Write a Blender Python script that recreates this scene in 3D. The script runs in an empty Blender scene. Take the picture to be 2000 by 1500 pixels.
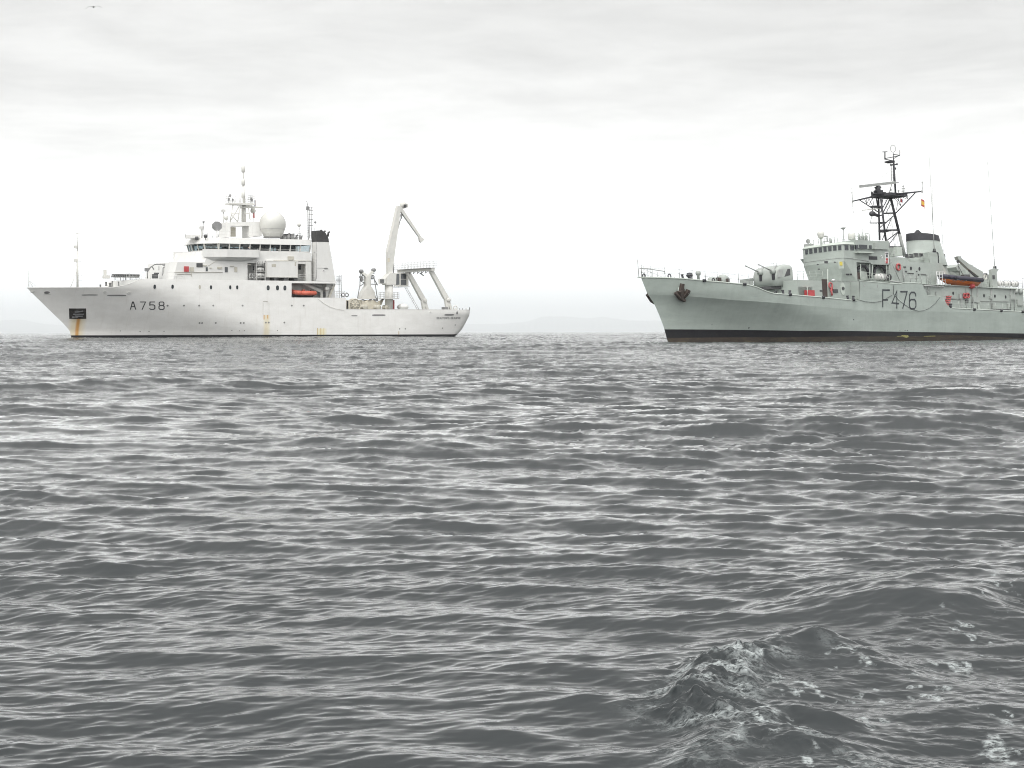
import bpy, math, random
import numpy as np
from mathutils import Vector, Matrix
R = math.radians
rng = random.Random(7)
C = bpy.context.scene.collection
sc = bpy.context.scene

# ------------------------------------------------------------------ camera
EYE = 1.0
F = 4000.0                                   # focal length in photo pixels (2000 px wide)
cam_d = bpy.data.cameras.new('camera'); cam = bpy.data.objects.new('camera', cam_d); C.objects.link(cam)
cam_d.sensor_width = 36.0; cam_d.lens = 36.0 * F / 2000.0
cam_d.clip_start = 0.3; cam_d.clip_end = 90000
PITCH = math.atan(102.0 / F)
cam.matrix_world = (Matrix.Translation((0, 0, EYE)) @ Matrix.Rotation(R(90) - PITCH, 4, 'X') @ Matrix.Rotation(R(-0.13), 4, 'Z'))
sc.camera = cam
CAMR = np.array(cam.matrix_world.to_3x3())
CAMO = np.array([0, 0, EYE])

# ------------------------------------------------------------------ world: overcast sky
SUN_EL, SUN_AZ = R(46), R(205)               # azimuth clockwise from +Y (behind the camera, to the left)
w = bpy.data.worlds.new("World"); sc.world = w; w.use_nodes = True
nt = w.node_tree; nt.nodes.clear()
def N(nt, t, **k):
    n = nt.nodes.new(t)
    for a, b in k.items():
        if a == 'op': n.operation = b
        else: setattr(n, a, b)
    return n
def L(nt, a, b): nt.links.new(a, b)
def fmath(nt, op, a, b=None, c=None, clamp=False):
    n = nt.nodes.new('ShaderNodeMath'); n.operation = op; n.use_clamp = clamp
    for i, v in enumerate((a, b, c)):
        if v is None: continue
        if isinstance(v, (int, float)): n.inputs[i].default_value = v
        else: nt.links.new(v, n.inputs[i])
    return n.outputs[0]
def noise(nt, vec, scale, detail=4, rough=.55, dist=0.0):
    n = nt.nodes.new('ShaderNodeTexNoise'); n.inputs['Scale'].default_value = scale
    n.inputs['Detail'].default_value = detail; n.inputs['Roughness'].default_value = rough
    n.inputs['Distortion'].default_value = dist
    if vec is not None: nt.links.new(vec, n.inputs['Vector'])
    return n.outputs['Fac']
def ramp(nt, fac, stops, interp='LINEAR'):
    n = nt.nodes.new('ShaderNodeValToRGB'); n.color_ramp.interpolation = interp
    e = n.color_ramp.elements
    while len(e) > 1: e.remove(e[-1])
    for i, (p, c) in enumerate(stops):
        if isinstance(c, (int, float)): c = (c, c, c)
        el = e[0] if i == 0 else e.new(p)
        el.position = p; el.color = (*c, 1)
    if not isinstance(fac, (int, float)): nt.links.new(fac, n.inputs[0])
    return n.outputs[0]
def mixc(nt, f, a, b, typ='MIX'):
    n = nt.nodes.new('ShaderNodeMix'); n.data_type = 'RGBA'; n.blend_type = typ
    for i, v in ((0, f), (6, a), (7, b)):
        if isinstance(v, (int, float)): n.inputs[i].default_value = v if i == 0 else (v, v, v, 1)
        elif isinstance(v, tuple): n.inputs[i].default_value = (*v, 1)[:4]
        else: nt.links.new(v, n.inputs[i])
    return n.outputs[2]
tc = N(nt, 'ShaderNodeTexCoord')
sep = N(nt, 'ShaderNodeSeparateXYZ'); L(nt, tc.outputs['Generated'], sep.inputs[0])
zc = fmath(nt, 'MAXIMUM', sep.outputs[2], 0.0)
den = fmath(nt, 'ADD', zc, 0.095)
cx = fmath(nt, 'DIVIDE', sep.outputs[0], den); cy = fmath(nt, 'DIVIDE', sep.outputs[1], den)
cmb = N(nt, 'ShaderNodeCombineXYZ'); L(nt, cx, cmb.inputs[0]); L(nt, cy, cmb.inputs[1])
cmb.inputs[2].default_value = 3.3
n1 = noise(nt, cmb.outputs[0], 0.85, 7, .58, .5)
n2 = noise(nt, cmb.outputs[0], 3.0, 6, .6, .3)
nn = fmath(nt, 'ADD', fmath(nt, 'MULTIPLY', n1, .68), fmath(nt, 'MULTIPLY', n2, .32))
nn = fmath(nt, 'MULTIPLY_ADD', nn, 3.2, -1.15, clamp=True)          # 0 = thick cloud, 1 = bright gap
# base brightness over sine of elevation (overcast: bright white band low, grey deck, brighter overhead)
base = ramp(nt, zc, [(0.0, 1.25), (.03, 1.5), (.055, 1.4), (.075, 1.08), (.092, .80), (.115, .71), (.15, .68), (.2, .60), (.36, .61), (.55, 1.1), (1.0, 2.2)])
amp = ramp(nt, zc, [(0.0, .02), (.045, .07), (.07, .26), (.10, .30), (.15, .30), (1.0, .30)])
br = fmath(nt, 'ADD', base, fmath(nt, 'MULTIPLY', fmath(nt, 'SUBTRACT', nn, .35), amp))
# brighter on the side of the hidden sun (behind the camera), darker high up ahead
hi_ = fmath(nt, 'DIVIDE', fmath(nt, 'SUBTRACT', zc, .12), .25, clamp=True)
back = fmath(nt, 'MULTIPLY', sep.outputs[1], -1.0)
br = fmath(nt, 'MULTIPLY', br, fmath(nt, 'ADD', 1.0, fmath(nt, 'MULTIPLY', fmath(nt, 'MULTIPLY', back, hi_), .55)))
br = fmath(nt, 'ADD', br, fmath(nt, 'MULTIPLY', fmath(nt, 'MAXIMUM', back, 0.0), .55))
tint = ramp(nt, zc, [(0.0, (.93, .965, .985)), (.035, (.975, .99, .995)), (.06, (1, .995, .975)), (1, (1, .998, .985))])
cloud = mixc(nt, 1.0, tint, br, 'MULTIPLY')
sky = N(nt, 'ShaderNodeTexSky'); sky.sky_type = 'NISHITA'; sky.sun_disc = False
sky.sun_elevation = SUN_EL; sky.sun_rotation = SUN_AZ
scl = N(nt, 'ShaderNodeVectorMath', operation='SCALE'); L(nt, cloud, scl.inputs[0]); scl.inputs['Scale'].default_value = 10.0
mx = mixc(nt, .985, sky.outputs[0], scl.outputs[0])
bg = N(nt, 'ShaderNodeBackground'); bg.inputs[1].default_value = 0.1
L(nt, mx, bg.inputs[0])
wo = N(nt, 'ShaderNodeOutputWorld'); L(nt, bg.outputs[0], wo.inputs[0])

# ------------------------------------------------------------------ sun, softened by the overcast
sd = bpy.data.lights.new('sun', 'SUN'); sd.energy = 0.9; sd.angle = R(14); sd.color = (1, .97, .92)
so = bpy.data.objects.new('sun', sd); C.objects.link(so)
sdir = Vector((math.sin(SUN_AZ) * math.cos(SUN_EL), math.cos(SUN_AZ) * math.cos(SUN_EL), math.sin(SUN_EL)))
so.rotation_euler = (-sdir).to_track_quat('-Z', 'Y').to_euler(); so.location = sdir * 50

sc.view_settings.view_transform = 'Standard'; sc.view_settings.look = 'None'
sc.view_settings.exposure = 0.3; sc.view_settings.gamma = 1.0
sc.render.engine = 'CYCLES'
sc.cycles.use_denoising = True
sc.cycles.use_adaptive_sampling = True; sc.cycles.adaptive_threshold = 0.015
sc.cycles.max_bounces = 8; sc.cycles.volume_bounces = 1; sc.cycles.transparent_max_bounces = 12
sc.cycles.sample_clamp_indirect = 4.0
sc.cycles.pixel_filter_type = 'BLACKMAN_HARRIS'; sc.cycles.filter_width = 1.05

# ------------------------------------------------------------------ materials
MAT = {}
def newmat(name):
    m = bpy.data.materials.new(name); m.use_nodes = True; m.node_tree.nodes.clear()
    t = m.node_tree
    o = t.nodes.new('ShaderNodeOutputMaterial'); p = t.nodes.new('ShaderNodeBsdfPrincipled')
    t.links.new(p.outputs[0], o.inputs[0]); MAT[name] = m
    return m, t, p, o
def rgb(h):   # sRGB hex-ish tuple 0..255 to linear
    return tuple(((c / 255) / 12.92 if c <= 10 else ((c / 255 + .055) / 1.055) ** 2.4) for c in h)
def paint(name, col, rough=.5, var=.06, scale=.6, dirt=None, dirt_amt=0.0, metal=0.0, stretch=(1, 1, 1), bump=0.0, spec=.5):
    m, t, p, o = newmat(name); p.inputs['Specular IOR Level'].default_value = spec
    tcn = t.nodes.new('ShaderNodeTexCoord'); mp = t.nodes.new('ShaderNodeMapping'); mp.inputs['Scale'].default_value = stretch
    t.links.new(tcn.outputs['Object'], mp.inputs[0])
    f1 = noise(t, mp.outputs[0], scale, 6, .6)
    lo = tuple(max(0, c * (1 - var * 2)) for c in col); hi = tuple(min(1, c * (1 + var * 2)) for c in col)
    c1 = ramp(t, f1, [(.25, lo), (.75, hi)])
    if dirt:
        f2 = noise(t, mp.outputs[0], scale * 3.1, 8, .7, .6)
        fm = fmath(t, 'MULTIPLY', ramp(t, f2, [(.48, 0.0), (.72, 1.0)]), dirt_amt)
        c1 = mixc(t, fm, c1, dirt)
    t.links.new(c1, p.inputs['Base Color'])
    p.inputs['Roughness'].default_value = rough; p.inputs['Metallic'].default_value = metal
    if bump:
        b = t.nodes.new('ShaderNodeBump'); b.inputs['Strength'].default_value = bump; b.inputs['Distance'].default_value = .05
        t.links.new(f1, b.inputs['Height']); t.links.new(b.outputs[0], p.inputs['Normal'])
    return m

# ------------------------------------------------------------------ generic tagging
def tag(o, label=None, cat=None, group=None, kind=None):
    if label: o['label'] = label
    if cat: o['category'] = cat
    if group: o['group'] = group
    if kind: o['kind'] = kind
    return o

# ------------------------------------------------------------------ sea surface
def band_field(seed, Lp, n, lmin, lmax, slope, wind, spread, chop):
    """periodic wave patch: heights and horizontal displacement for one band of wavelengths"""
    g = np.random.default_rng(seed)
    k1 = 2 * np.pi * np.fft.fftfreq(n, Lp / n)
    kx, ky = np.meshgrid(k1, k1)                  # arrays [iy, ix]
    k = np.hypot(kx, ky); k[0, 0] = 1e9
    lam = 2 * np.pi / k
    win = np.clip((lam - lmin * .8) / (lmin * .2), 0, 1) * np.clip((lmax * 1.1 - lam) / (lmax * .2), 0, 1)
    th = np.arctan2(ky, kx) - wind
    D = np.abs(np.cos(th)) ** spread + .03
    amp = win * D / k ** 2
    h = amp * (g.normal(size=(n, n)) + 1j * g.normal(size=(n, n)))
    H = np.fft.ifft2(h)
    # normalise on rms slope
    sx = np.fft.ifft2(1j * kx * h).real; sy = np.fft.ifft2(1j * ky * h).real
    s = slope / math.sqrt((sx ** 2 + sy ** 2).mean())
    dx = np.fft.ifft2(1j * kx / k * h).real * s * chop; dy = np.fft.ifft2(1j * ky / k * h).real * s * chop
    return (H.real * s).astype(np.float32), dx.astype(np.float32), dy.astype(np.float32), Lp, n
def sample(field, x, y, rot=0.0):
    H, dx, dy, Lp, n = field
    c, s = math.cos(rot), math.sin(rot)
    u = (c * x + s * y) / Lp * n; v = (-s * x + c * y) / Lp * n
    iu = np.floor(u).astype(np.int64); iv = np.floor(v).astype(np.int64)
    fu = (u - iu).astype(np.float32); fv = (v - iv).astype(np.float32)
    fu = fu * fu * (3 - 2 * fu) * .5 + fu * .5; fv = fv * fv * (3 - 2 * fv) * .5 + fv * .5
    i0, i1, j0, j1 = iu % n, (iu + 1) % n, iv % n, (iv + 1) % n
    out = []
    for A in (H, dx, dy):
        out.append((A[j0, i0] * (1 - fu) + A[j0, i1] * fu) * (1 - fv) + (A[j1, i0] * (1 - fu) + A[j1, i1] * fu) * fv)
    h, a, b = out
    return h, c * a - s * b, s * a + c * b
def vnoise(x, y, seed, octs=1):
    """smooth value noise for masks"""
    t = 0; amp = 1; tot = 0
    for o in range(octs):
        g = np.random.default_rng(seed + o).random((256, 256)).astype(np.float32)
        iu = np.floor(x).astype(np.int64); iv = np.floor(y).astype(np.int64)
        fu = x - iu; fv = y - iv; fu = fu * fu * (3 - 2 * fu); fv = fv * fv * (3 - 2 * fv)
        t = t + amp * ((g[iv % 256, iu % 256] * (1 - fu) + g[iv % 256, (iu + 1) % 256] * fu) * (1 - fv)
                       + (g[(iv + 1) % 256, iu % 256] * (1 - fu) + g[(iv + 1) % 256, (iu + 1) % 256] * fu) * fv)
        tot += amp; amp *= .5; x = x * 2.03 + 17.1; y = y * 2.03 + 5.3
    return t / tot
def sst(a, b, x):
    t = np.clip((x - a) / (b - a), 0, 1); return t * t * (3 - 2 * t)
def seg_dist(x, y, pts):
    """distance to a polyline and the position along it (0..1)"""
    best = np.full(x.shape, 1e9, np.float32); tt = np.zeros(x.shape, np.float32); sgn = np.zeros(x.shape, np.float32)
    n = len(pts) - 1
    for i in range(n):
        (ax, ay), (bx, by) = pts[i], pts[i + 1]
        vx, vy = bx - ax, by - ay; L2 = vx * vx + vy * vy
        t = np.clip(((x - ax) * vx + (y - ay) * vy) / L2, 0, 1)
        d = np.hypot(x - ax - t * vx, y - ay - t * vy)
        m = d < best
        best = np.where(m, d, best); tt = np.where(m, (i + t) / n, tt)
        sgn = np.where(m, np.sign((x - ax) * vy - (y - ay) * vx), sgn)
    return best, tt, sgn
def ground_at(u, v, z=0.0):
    d = CAMR @ np.array([(u - 1000) / F, -(v - 750) / F, -1.0])
    t = (z - EYE) / d[2]
    return float(d[0] * t), float(d[1] * t)

WATERLINES = [[(-66.5, 321.1), (-50, 327), (-35, 331.5), (-20, 339), (-11.5, 352)], [(16.0, 218.2), (25, 222.5), (35, 229), (50, 240), (75, 260)]]
def build_sea():
    # rows: about one picture row apart near the camera, then growing with distance
    ds = [3.3]
    while ds[-1] < 15000:
        d = ds[-1]
        ds.append(d + min(d * d * (.45 if d < 9 else .7) / (EYE * 2048), .045 + .003 * d))
    d = np.array(ds, np.float32)
    ta = np.concatenate([np.linspace(-.75, -.30, 60)[:-1], np.linspace(-.30, .30, 1230), np.linspace(.30, .75, 60)[1:]]).astype(np.float32)
    X = ((d[:, None] + 1.2) * ta[None, :]).astype(np.float32); Y = np.broadcast_to(d[:, None], X.shape).astype(np.float32)
    nr, nc = X.shape
    wd = R(97)
    f_sw = band_field(1, 311.0, 1024, 7, 50, .034, wd, 6, .6)
    f_a = band_field(2, 71.0, 1024, 1.0, 7, .050, wd + .10, 1.6, 1.0)
    f_b = band_field(3, 12.7, 1024, 0.20, 1.0, .120, wd - .22, 1.4, 1.05)
    f_c = band_field(4, 3.7, 1024, .04, .21, .12, wd + .2, 1.2, .7)
    h = np.zeros_like(X); dx = np.zeros_like(X); dy = np.zeros_like(X)
    far = 1 - sst(900, 5000, Y)
    nearq = .22 + .78 * sst(6, 26, Y)
    a = sample(f_sw, X, Y, .0); h += a[0] * far * nearq * (1 - .30 * sst(40, 110, Y)); dx += a[1] * far; dy += a[2] * far
    gust = .25 + 1.5 * vnoise(X / 7.0 + 3, Y / 20.0, 11, 4)
    a = sample(f_a, X, Y, .13); m = far * (.55 + .6 * gust) * (.45 + .40 * sst(6, 20, Y)); h += a[0] * m; dx += a[1] * m; dy += a[2] * m
    # a few crests stand up steeper than the rest
    sg_ = .075; h += .55 * sg_ * np.clip(h / sg_ - .9, 0, 2.2) ** 2 * sst(5, 14, Y) * (1 - sst(18, 45, Y)) * .4
    m = (1 - sst(1500, 5000, Y)) * gust * (1 + .9 * sst(45, 160, Y) + 2.0 * sst(250, 900, Y))
    a = sample(f_b, X, Y, -.21); h += a[0] * m; dx += a[1] * m; dy += a[2] * m
    patch = .35 + 1.25 * vnoise(X / 1.7 + 40, Y / 4.0 + 9, 23, 3)
    m = (1 - sst(40, 120, Y)) * gust * patch
    a = sample(f_c, X, Y, .33); h += a[0] * m; dx += a[1] * m; dy += a[2] * m
    h += .22 * np.exp(-((X + 55) / 45) ** 2 - ((Y - 330) / 40) ** 2)
    h += -.27 * np.exp(-((X - 35) / 45) ** 2 - ((Y - 185) / 75) ** 2)
    foam = np.zeros_like(X)
    # ---- breaking wash of the boat the picture was taken from
    G = ground_at
    reg = (Y < 13)
    sl = slice(0, int(np.where(reg.any(axis=1))[0][-1]) + 1)
    x, y = X[sl], Y[sl]
    edge = [G(1250, 1540), G(1340, 1440), G(1385, 1390), G(1400, 1330), G(1450, 1270), G(1600, 1248), G(1700, 1262), G(1800, 1215), G(1900, 1165), G(2100, 1110), G(2500, 1040), G(3200, 960)]
    ex = np.array([p[0] for p in edge]); ey = np.array([p[1] for p in edge]); o_ = np.argsort(ey); ex, ey = ex[o_], ey[o_]
    xb = np.interp(y, ey, ex)
    wob = (vnoise(x * 4.0 + 2, y * 2.5, 5, 4) - .5)
    w_in = sst(-.04, .12, x - xb + wob * .16)
    # crest of the small breaking wave: rises along its left side, peaks, and falls away to the right
    def curve(P, n=9):
        out = []
        for i in range(len(P) - 1):
            a, b, c, d_ = P[max(0, i - 1)], P[i], P[i + 1], P[min(len(P) - 1, i + 2)]
            for k in range(n):
                t = k / n
                out.append(tuple(.5 * ((2 * b[q]) + (-a[q] + c[q]) * t + (2 * a[q] - 5 * b[q] + 4 * c[q] - d_[q]) * t * t + (-a[q] + 3 * b[q] - 3 * c[q] + d_[q]) * t ** 3) for q in (0, 1)))
        return out + [P[-1]]
    p1 = [G(1395, 1398), G(1385, 1350), G(1420, 1300), G(1500, 1272), G(1600, 1262), G(1680, 1278), G(1790, 1300)]
    dd, tt, sg = seg_dist(x, y, curve(p1))
    rid = np.zeros_like(x); sub = (y < 9.5) & (x > -.3); xs_, ys_ = x[sub], y[sub]; best_ = np.zeros_like(xs_)
    cv = curve(p1, 12); nn_ = len(cv)
    for i_, (qx, qy) in enumerate(cv):
        t_ = i_ / (nn_ - 1); hgt = float(np.interp(t_, [0, .12, .3, .5, .58, .66, .74, .85, 1], [.03, .055, .062, .05, .06, .084, .052, .03, .0]))
        ddx = xs_ - qx; ddy = ys_ - qy
        best_ = np.maximum(best_, hgt * np.exp(-1.3 * ((ddx / .10) ** 2 + (ddy / np.where(ddy > 0, .10, .22)) ** 2)))
    rid[sub] = best_
    fx_ = np.interp(x, [p[0] for p in curve(p1)[14:]], [p[1] for p in curve(p1)[14:]])
    h1 = rid
    p2 = [G(1340, 1475), G(1430, 1446), G(1500, 1436), G(1600, 1460), G(1730, 1490)]
    d2, t2, s2 = seg_dist(x, y, curve(p2, 5))
    h1 = h1 + np.interp(t2, [0, .3, .6, 1], [.01, .03, .035, .0]) * np.exp(-(d2 / .11) ** 2)
    p3 = [G(1500, 1408), G(1550, 1395), G(1620, 1412)]
    d3, t3, s3 = seg_dist(x, y, p3); h1 = h1 + .035 * np.exp(-(d3 / .07) ** 2)
    p4 = [G(1800, 1190), G(1890, 1150), G(2010, 1160)]
    d4, t4, s4 = seg_dist(x, y, curve(p4, 5)); h1 = h1 + .08 * np.exp(-(d4 / .42) ** 2)
    turb = band_field(9, 3.1, 1024, .018, .13, .40, 0.3, .25, .3)
    tb = sample(turb, x, y, .5)
    tu = band_field(10, 5.7, 1024, .12, .8, .17, 1.2, .5, .45)
    tb2 = sample(tu, x, y, .2)
    boil = np.exp(-(dd / .135) ** 2) * (1 - .85 * sst(.40, .60, tt)) + .22 * np.exp(-(d2 / .10) ** 2)
    calm = 1 - .65 * w_in
    h[sl] = h[sl] * calm + h1 + tb[0] * (.26 * w_in * (.4 + 1.2 * vnoise(x * 2.2, y * 1.1, 77, 3)) + 1.7 * boil) + tb2[0] * (.50 * w_in + .35 * boil)
    dx[sl] = dx[sl] * calm + (tb[1] + tb2[1]) * (.4 * w_in + .8 * boil); dy[sl] = dy[sl] * calm + (tb[2] + tb2[2]) * (.4 * w_in + .8 * boil)
    # foam: bubbles on the boil, drifting flecks over the washed area
    fl = vnoise(x * 8.5 + 8, y * 3.4, 31, 4); fl2 = vnoise(x * 38, y * 17, 41, 4)
    more = sst(.8, 1.35, x) * .05
    fleck = sst(.64, .735, fl * .58 + fl2 * .42 + more) * w_in
    bub = sst(.35, .75, vnoise(x * 12, y * 9, 51, 4)) * np.clip(boil * 1.4, 0, 1) * .75
    line = sst(.52, .7, vnoise(x * 16, y * 9, 61, 4)) * np.exp(-((d2 - .02) / .06) ** 2) * .32
    foam[sl] = np.clip(fleck * .85 + bub + line, 0, 1)
    # lapping foam along the two waterlines
    for line in WATERLINES:
        lx = [p[0] for p in line]; ly = [p[1] for p in line]
        r0, r1 = np.searchsorted(d, [min(ly) - 3, max(ly) + 3]); ss = slice(int(r0), int(r1))
        dl, tl, sl_ = seg_dist(X[ss], Y[ss], line)
        lap = np.exp(-(dl / .75) ** 2) * sst(.45, .75, vnoise(X[ss] * .9, Y[ss] * .9, 71, 4))
        foam[ss] = np.maximum(foam[ss], lap * .55); h[ss] += .05 * lap
    X = X + dx; Yd = Y + dy
    co = np.empty((nr, nc, 3), np.float32); co[..., 0] = X; co[..., 1] = Yd; co[..., 2] = h
    me = bpy.data.meshes.new('sea')
    nv = nr * nc; nf = (nr - 1) * (nc - 1)
    me.vertices.add(nv); me.vertices.foreach_set('co', co.ravel())
    i = np.arange(nr - 1, dtype=np.int32)[:, None] * nc + np.arange(nc - 1, dtype=np.int32)[None, :]
    q = np.stack([i, i + 1, i + nc + 1, i + nc], -1).reshape(-1)
    me.loops.add(nf * 4); me.loops.foreach_set('vertex_index', q)
    me.polygons.add(nf); me.polygons.foreach_set('loop_start', np.arange(nf, dtype=np.int32) * 4)
    me.polygons.foreach_set('loop_total', np.full(nf, 4, np.int32))
    me.update(calc_edges=True)
    at = me.attributes.new('foam', 'FLOAT', 'POINT'); at.data.foreach_set('value', foam.ravel())
    me.polygons.foreach_set('use_smooth', np.ones(nf, bool))
    o = bpy.data.objects.new('sea', me); C.objects.link(o); tag(o, kind='structure')
    # material
    m, t, p, out = newmat('sea_water')
    p.inputs['Base Color'].default_value = (.009, .013, .0145, 1); p.inputs['IOR'].default_value = 1.333
    p.inputs['Roughness'].default_value = .03
    geo = t.nodes.new('ShaderNodeNewGeometry')
    mp = t.nodes.new('ShaderNodeMapping'); t.links.new(geo.outputs['Position'], mp.inputs[0])
    mp.inputs['Scale'].default_value = (.75, 1.9, 1)
    sepn = t.nodes.new('ShaderNodeSeparateXYZ'); t.links.new(geo.outputs['Position'], sepn.inputs[0])
    n_f = noise(t, mp.outputs[0], 13.0, 4, .6, .2)
    n_m = noise(t, mp.outputs[0], 1.7, 5, .65, .3)
    gn = noise(t, geo.outputs['Position'], .22, 3, .5)
    b1 = t.nodes.new('ShaderNodeBump'); b1.inputs['Distance'].default_value = .006
    t.links.new(ramp(t, gn, [(.3, .04), (.7, .30)]), b1.inputs['Strength']); t.links.new(n_f, b1.inputs['Height'])
    b2 = t.nodes.new('ShaderNodeBump'); b2.inputs['Distance'].default_value = .38
    # wavelets too small for the mesh take over with distance
    fs = fmath(t, 'MULTIPLY', fmath(t, 'DIVIDE', fmath(t, 'SUBTRACT', sepn.outputs[1], 22.0), 130.0, clamp=True), .55)
    t.links.new(fs, b2.inputs['Strength']); t.links.new(n_m, b2.inputs['Height']); t.links.new(b1.outputs[0], b2.inputs['Normal'])
    t.links.new(b2.outputs[0], p.inputs['Normal'])
    af = t.nodes.new('ShaderNodeAttribute'); af.attribute_name = 'foam'
    fn = fmath(t, 'ADD', fmath(t, 'MULTIPLY', noise(t, geo.outputs['Position'], 75, 4, .65, .4), .55), fmath(t, 'MULTIPLY', noise(t, geo.outputs['Position'], 22, 4, .6, .5), .45))
    ff = fmath(t, 'MULTIPLY', af.outputs['Fac'], ramp(t, fn, [(.43, .0), (.50, .45), (.58, 1.0)]), clamp=True)
    fd = t.nodes.new('ShaderNodeBsdfPrincipled'); fd.inputs['Base Color'].default_value = (.36, .39, .39, 1); fd.inputs['Roughness'].default_value = .7
    fb = t.nodes.new('ShaderNodeBump'); fb.inputs['Strength'].default_value = .5; fb.inputs['Distance'].default_value = .01
    t.links.new(fn, fb.inputs['Height']); t.links.new(fb.outputs[0], fd.inputs['Normal'])
    ms = t.nodes.new('ShaderNodeMixShader'); t.links.new(ff, ms.inputs[0]); t.links.new(p.outputs[0], ms.inputs[1]); t.links.new(fd.outputs[0], ms.inputs[2])
    t.links.new(ms.outputs[0], out.inputs[0])
    me.materials.append(m)
    print('sea verts', nv)
build_sea()

# seabed-dark sheet continuing the sea outward to all sides, just under the wave mesh
def plain_sheet():
    me = bpy.data.meshes.new('deep_water'); z = -.9
    s = 46000
    me.from_pydata([(-s, -300, z), (s, -300, z), (s, 44000, z), (-s, 44000, z)], [], [(0, 1, 2, 3)])
    me.materials.append(MAT['sea_water'])
    o = bpy.data.objects.new('open_water', me); C.objects.link(o); tag(o, kind='structure')
plain_sheet()

# ------------------------------------------------------------------ far coast
def build_hills():
    m = paint('coast_scrub', (.06, .075, .06), .9, .25, .002)
    def ridge(name, dist, prof, depth=2500):
        # prof: (u, v) of the skyline as seen from the shore opposite
        vs, fs = [], []
        us = np.arange(prof[0][0], prof[-1][0] + 1, 6.0)
        vv = np.interp(us, [p[0] for p in prof], [p[1] for p in prof])
        g = np.random.default_rng(len(prof))
        vv = vv + np.convolve(g.normal(size=len(us) + 8), np.ones(9) / 9, 'valid') * 1.6
        for k, (u, v) in enumerate(zip(us, vv)):
            x = (u - 1000) / F * dist; hz = max(1.0, (648.4 - (u - 1000) * .0023 - v) / F * dist)
            vs += [(x, dist - depth, -2), (x, dist - depth * .45, hz * .55 * (.8 + .4 * g.random())), (x, dist, hz), (x, dist + depth, -2)]
        n = len(us)
        for k in range(n - 1):
            for j in range(3):
                a = k * 4 + j; fs.append((a, a + 4, a + 5, a + 1))
        me = bpy.data.meshes.new(name); me.from_pydata(vs, [], fs); me.materials.append(m)
        o = bpy.data.objects.new(name, me); C.objects.link(o); tag(o, kind='structure')
    ridge('hill', 37950, [(700, 640), (800, 638), (905, 634), (980, 632), (1030, 628), (1060, 619), (1110, 619), (1150, 622), (1180, 620), (1230, 626), (1300, 627), (1400, 632), (1500, 640)])
    ridge('hill', 37125, [(-260, 640), (-120, 630), (-20, 627), (45, 624), (80, 632), (130, 637), (240, 642)])
    ridge('hill', 34650, [(-260, 646), (-100, 638), (30, 637), (90, 641), (150, 645)], 1500)
build_hills()

def build_haze():
    me = bpy.data.meshes.new('haze')
    x, y0, y1, z0, z1 = 47000, -400, 45000, -5, 480
    v = [(-x, y0, z0), (x, y0, z0), (x, y1, z0), (-x, y1, z0), (-x, y0, z1), (x, y0, z1), (x, y1, z1), (-x, y1, z1)]
    me.from_pydata(v, [], [(0, 3, 2, 1), (4, 5, 6, 7), (0, 1, 5, 4), (1, 2, 6, 5), (2, 3, 7, 6), (3, 0, 4, 7)])
    m = bpy.data.materials.new('haze_air'); m.use_nodes = True; t = m.node_tree; t.nodes.clear()
    o_ = t.nodes.new('ShaderNodeOutputMaterial'); pv = t.nodes.new('ShaderNodeVolumePrincipled')
    pv.inputs['Color'].default_value = (.93, .96, .98, 1); pv.inputs['Density'].default_value = HAZE
    t.links.new(pv.outputs[0], o_.inputs['Volume']); me.materials.append(m)
    o = bpy.data.objects.new('haze', me); C.objects.link(o); tag(o, kind='stuff')
HAZE = 8.0e-5
build_haze()
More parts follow.
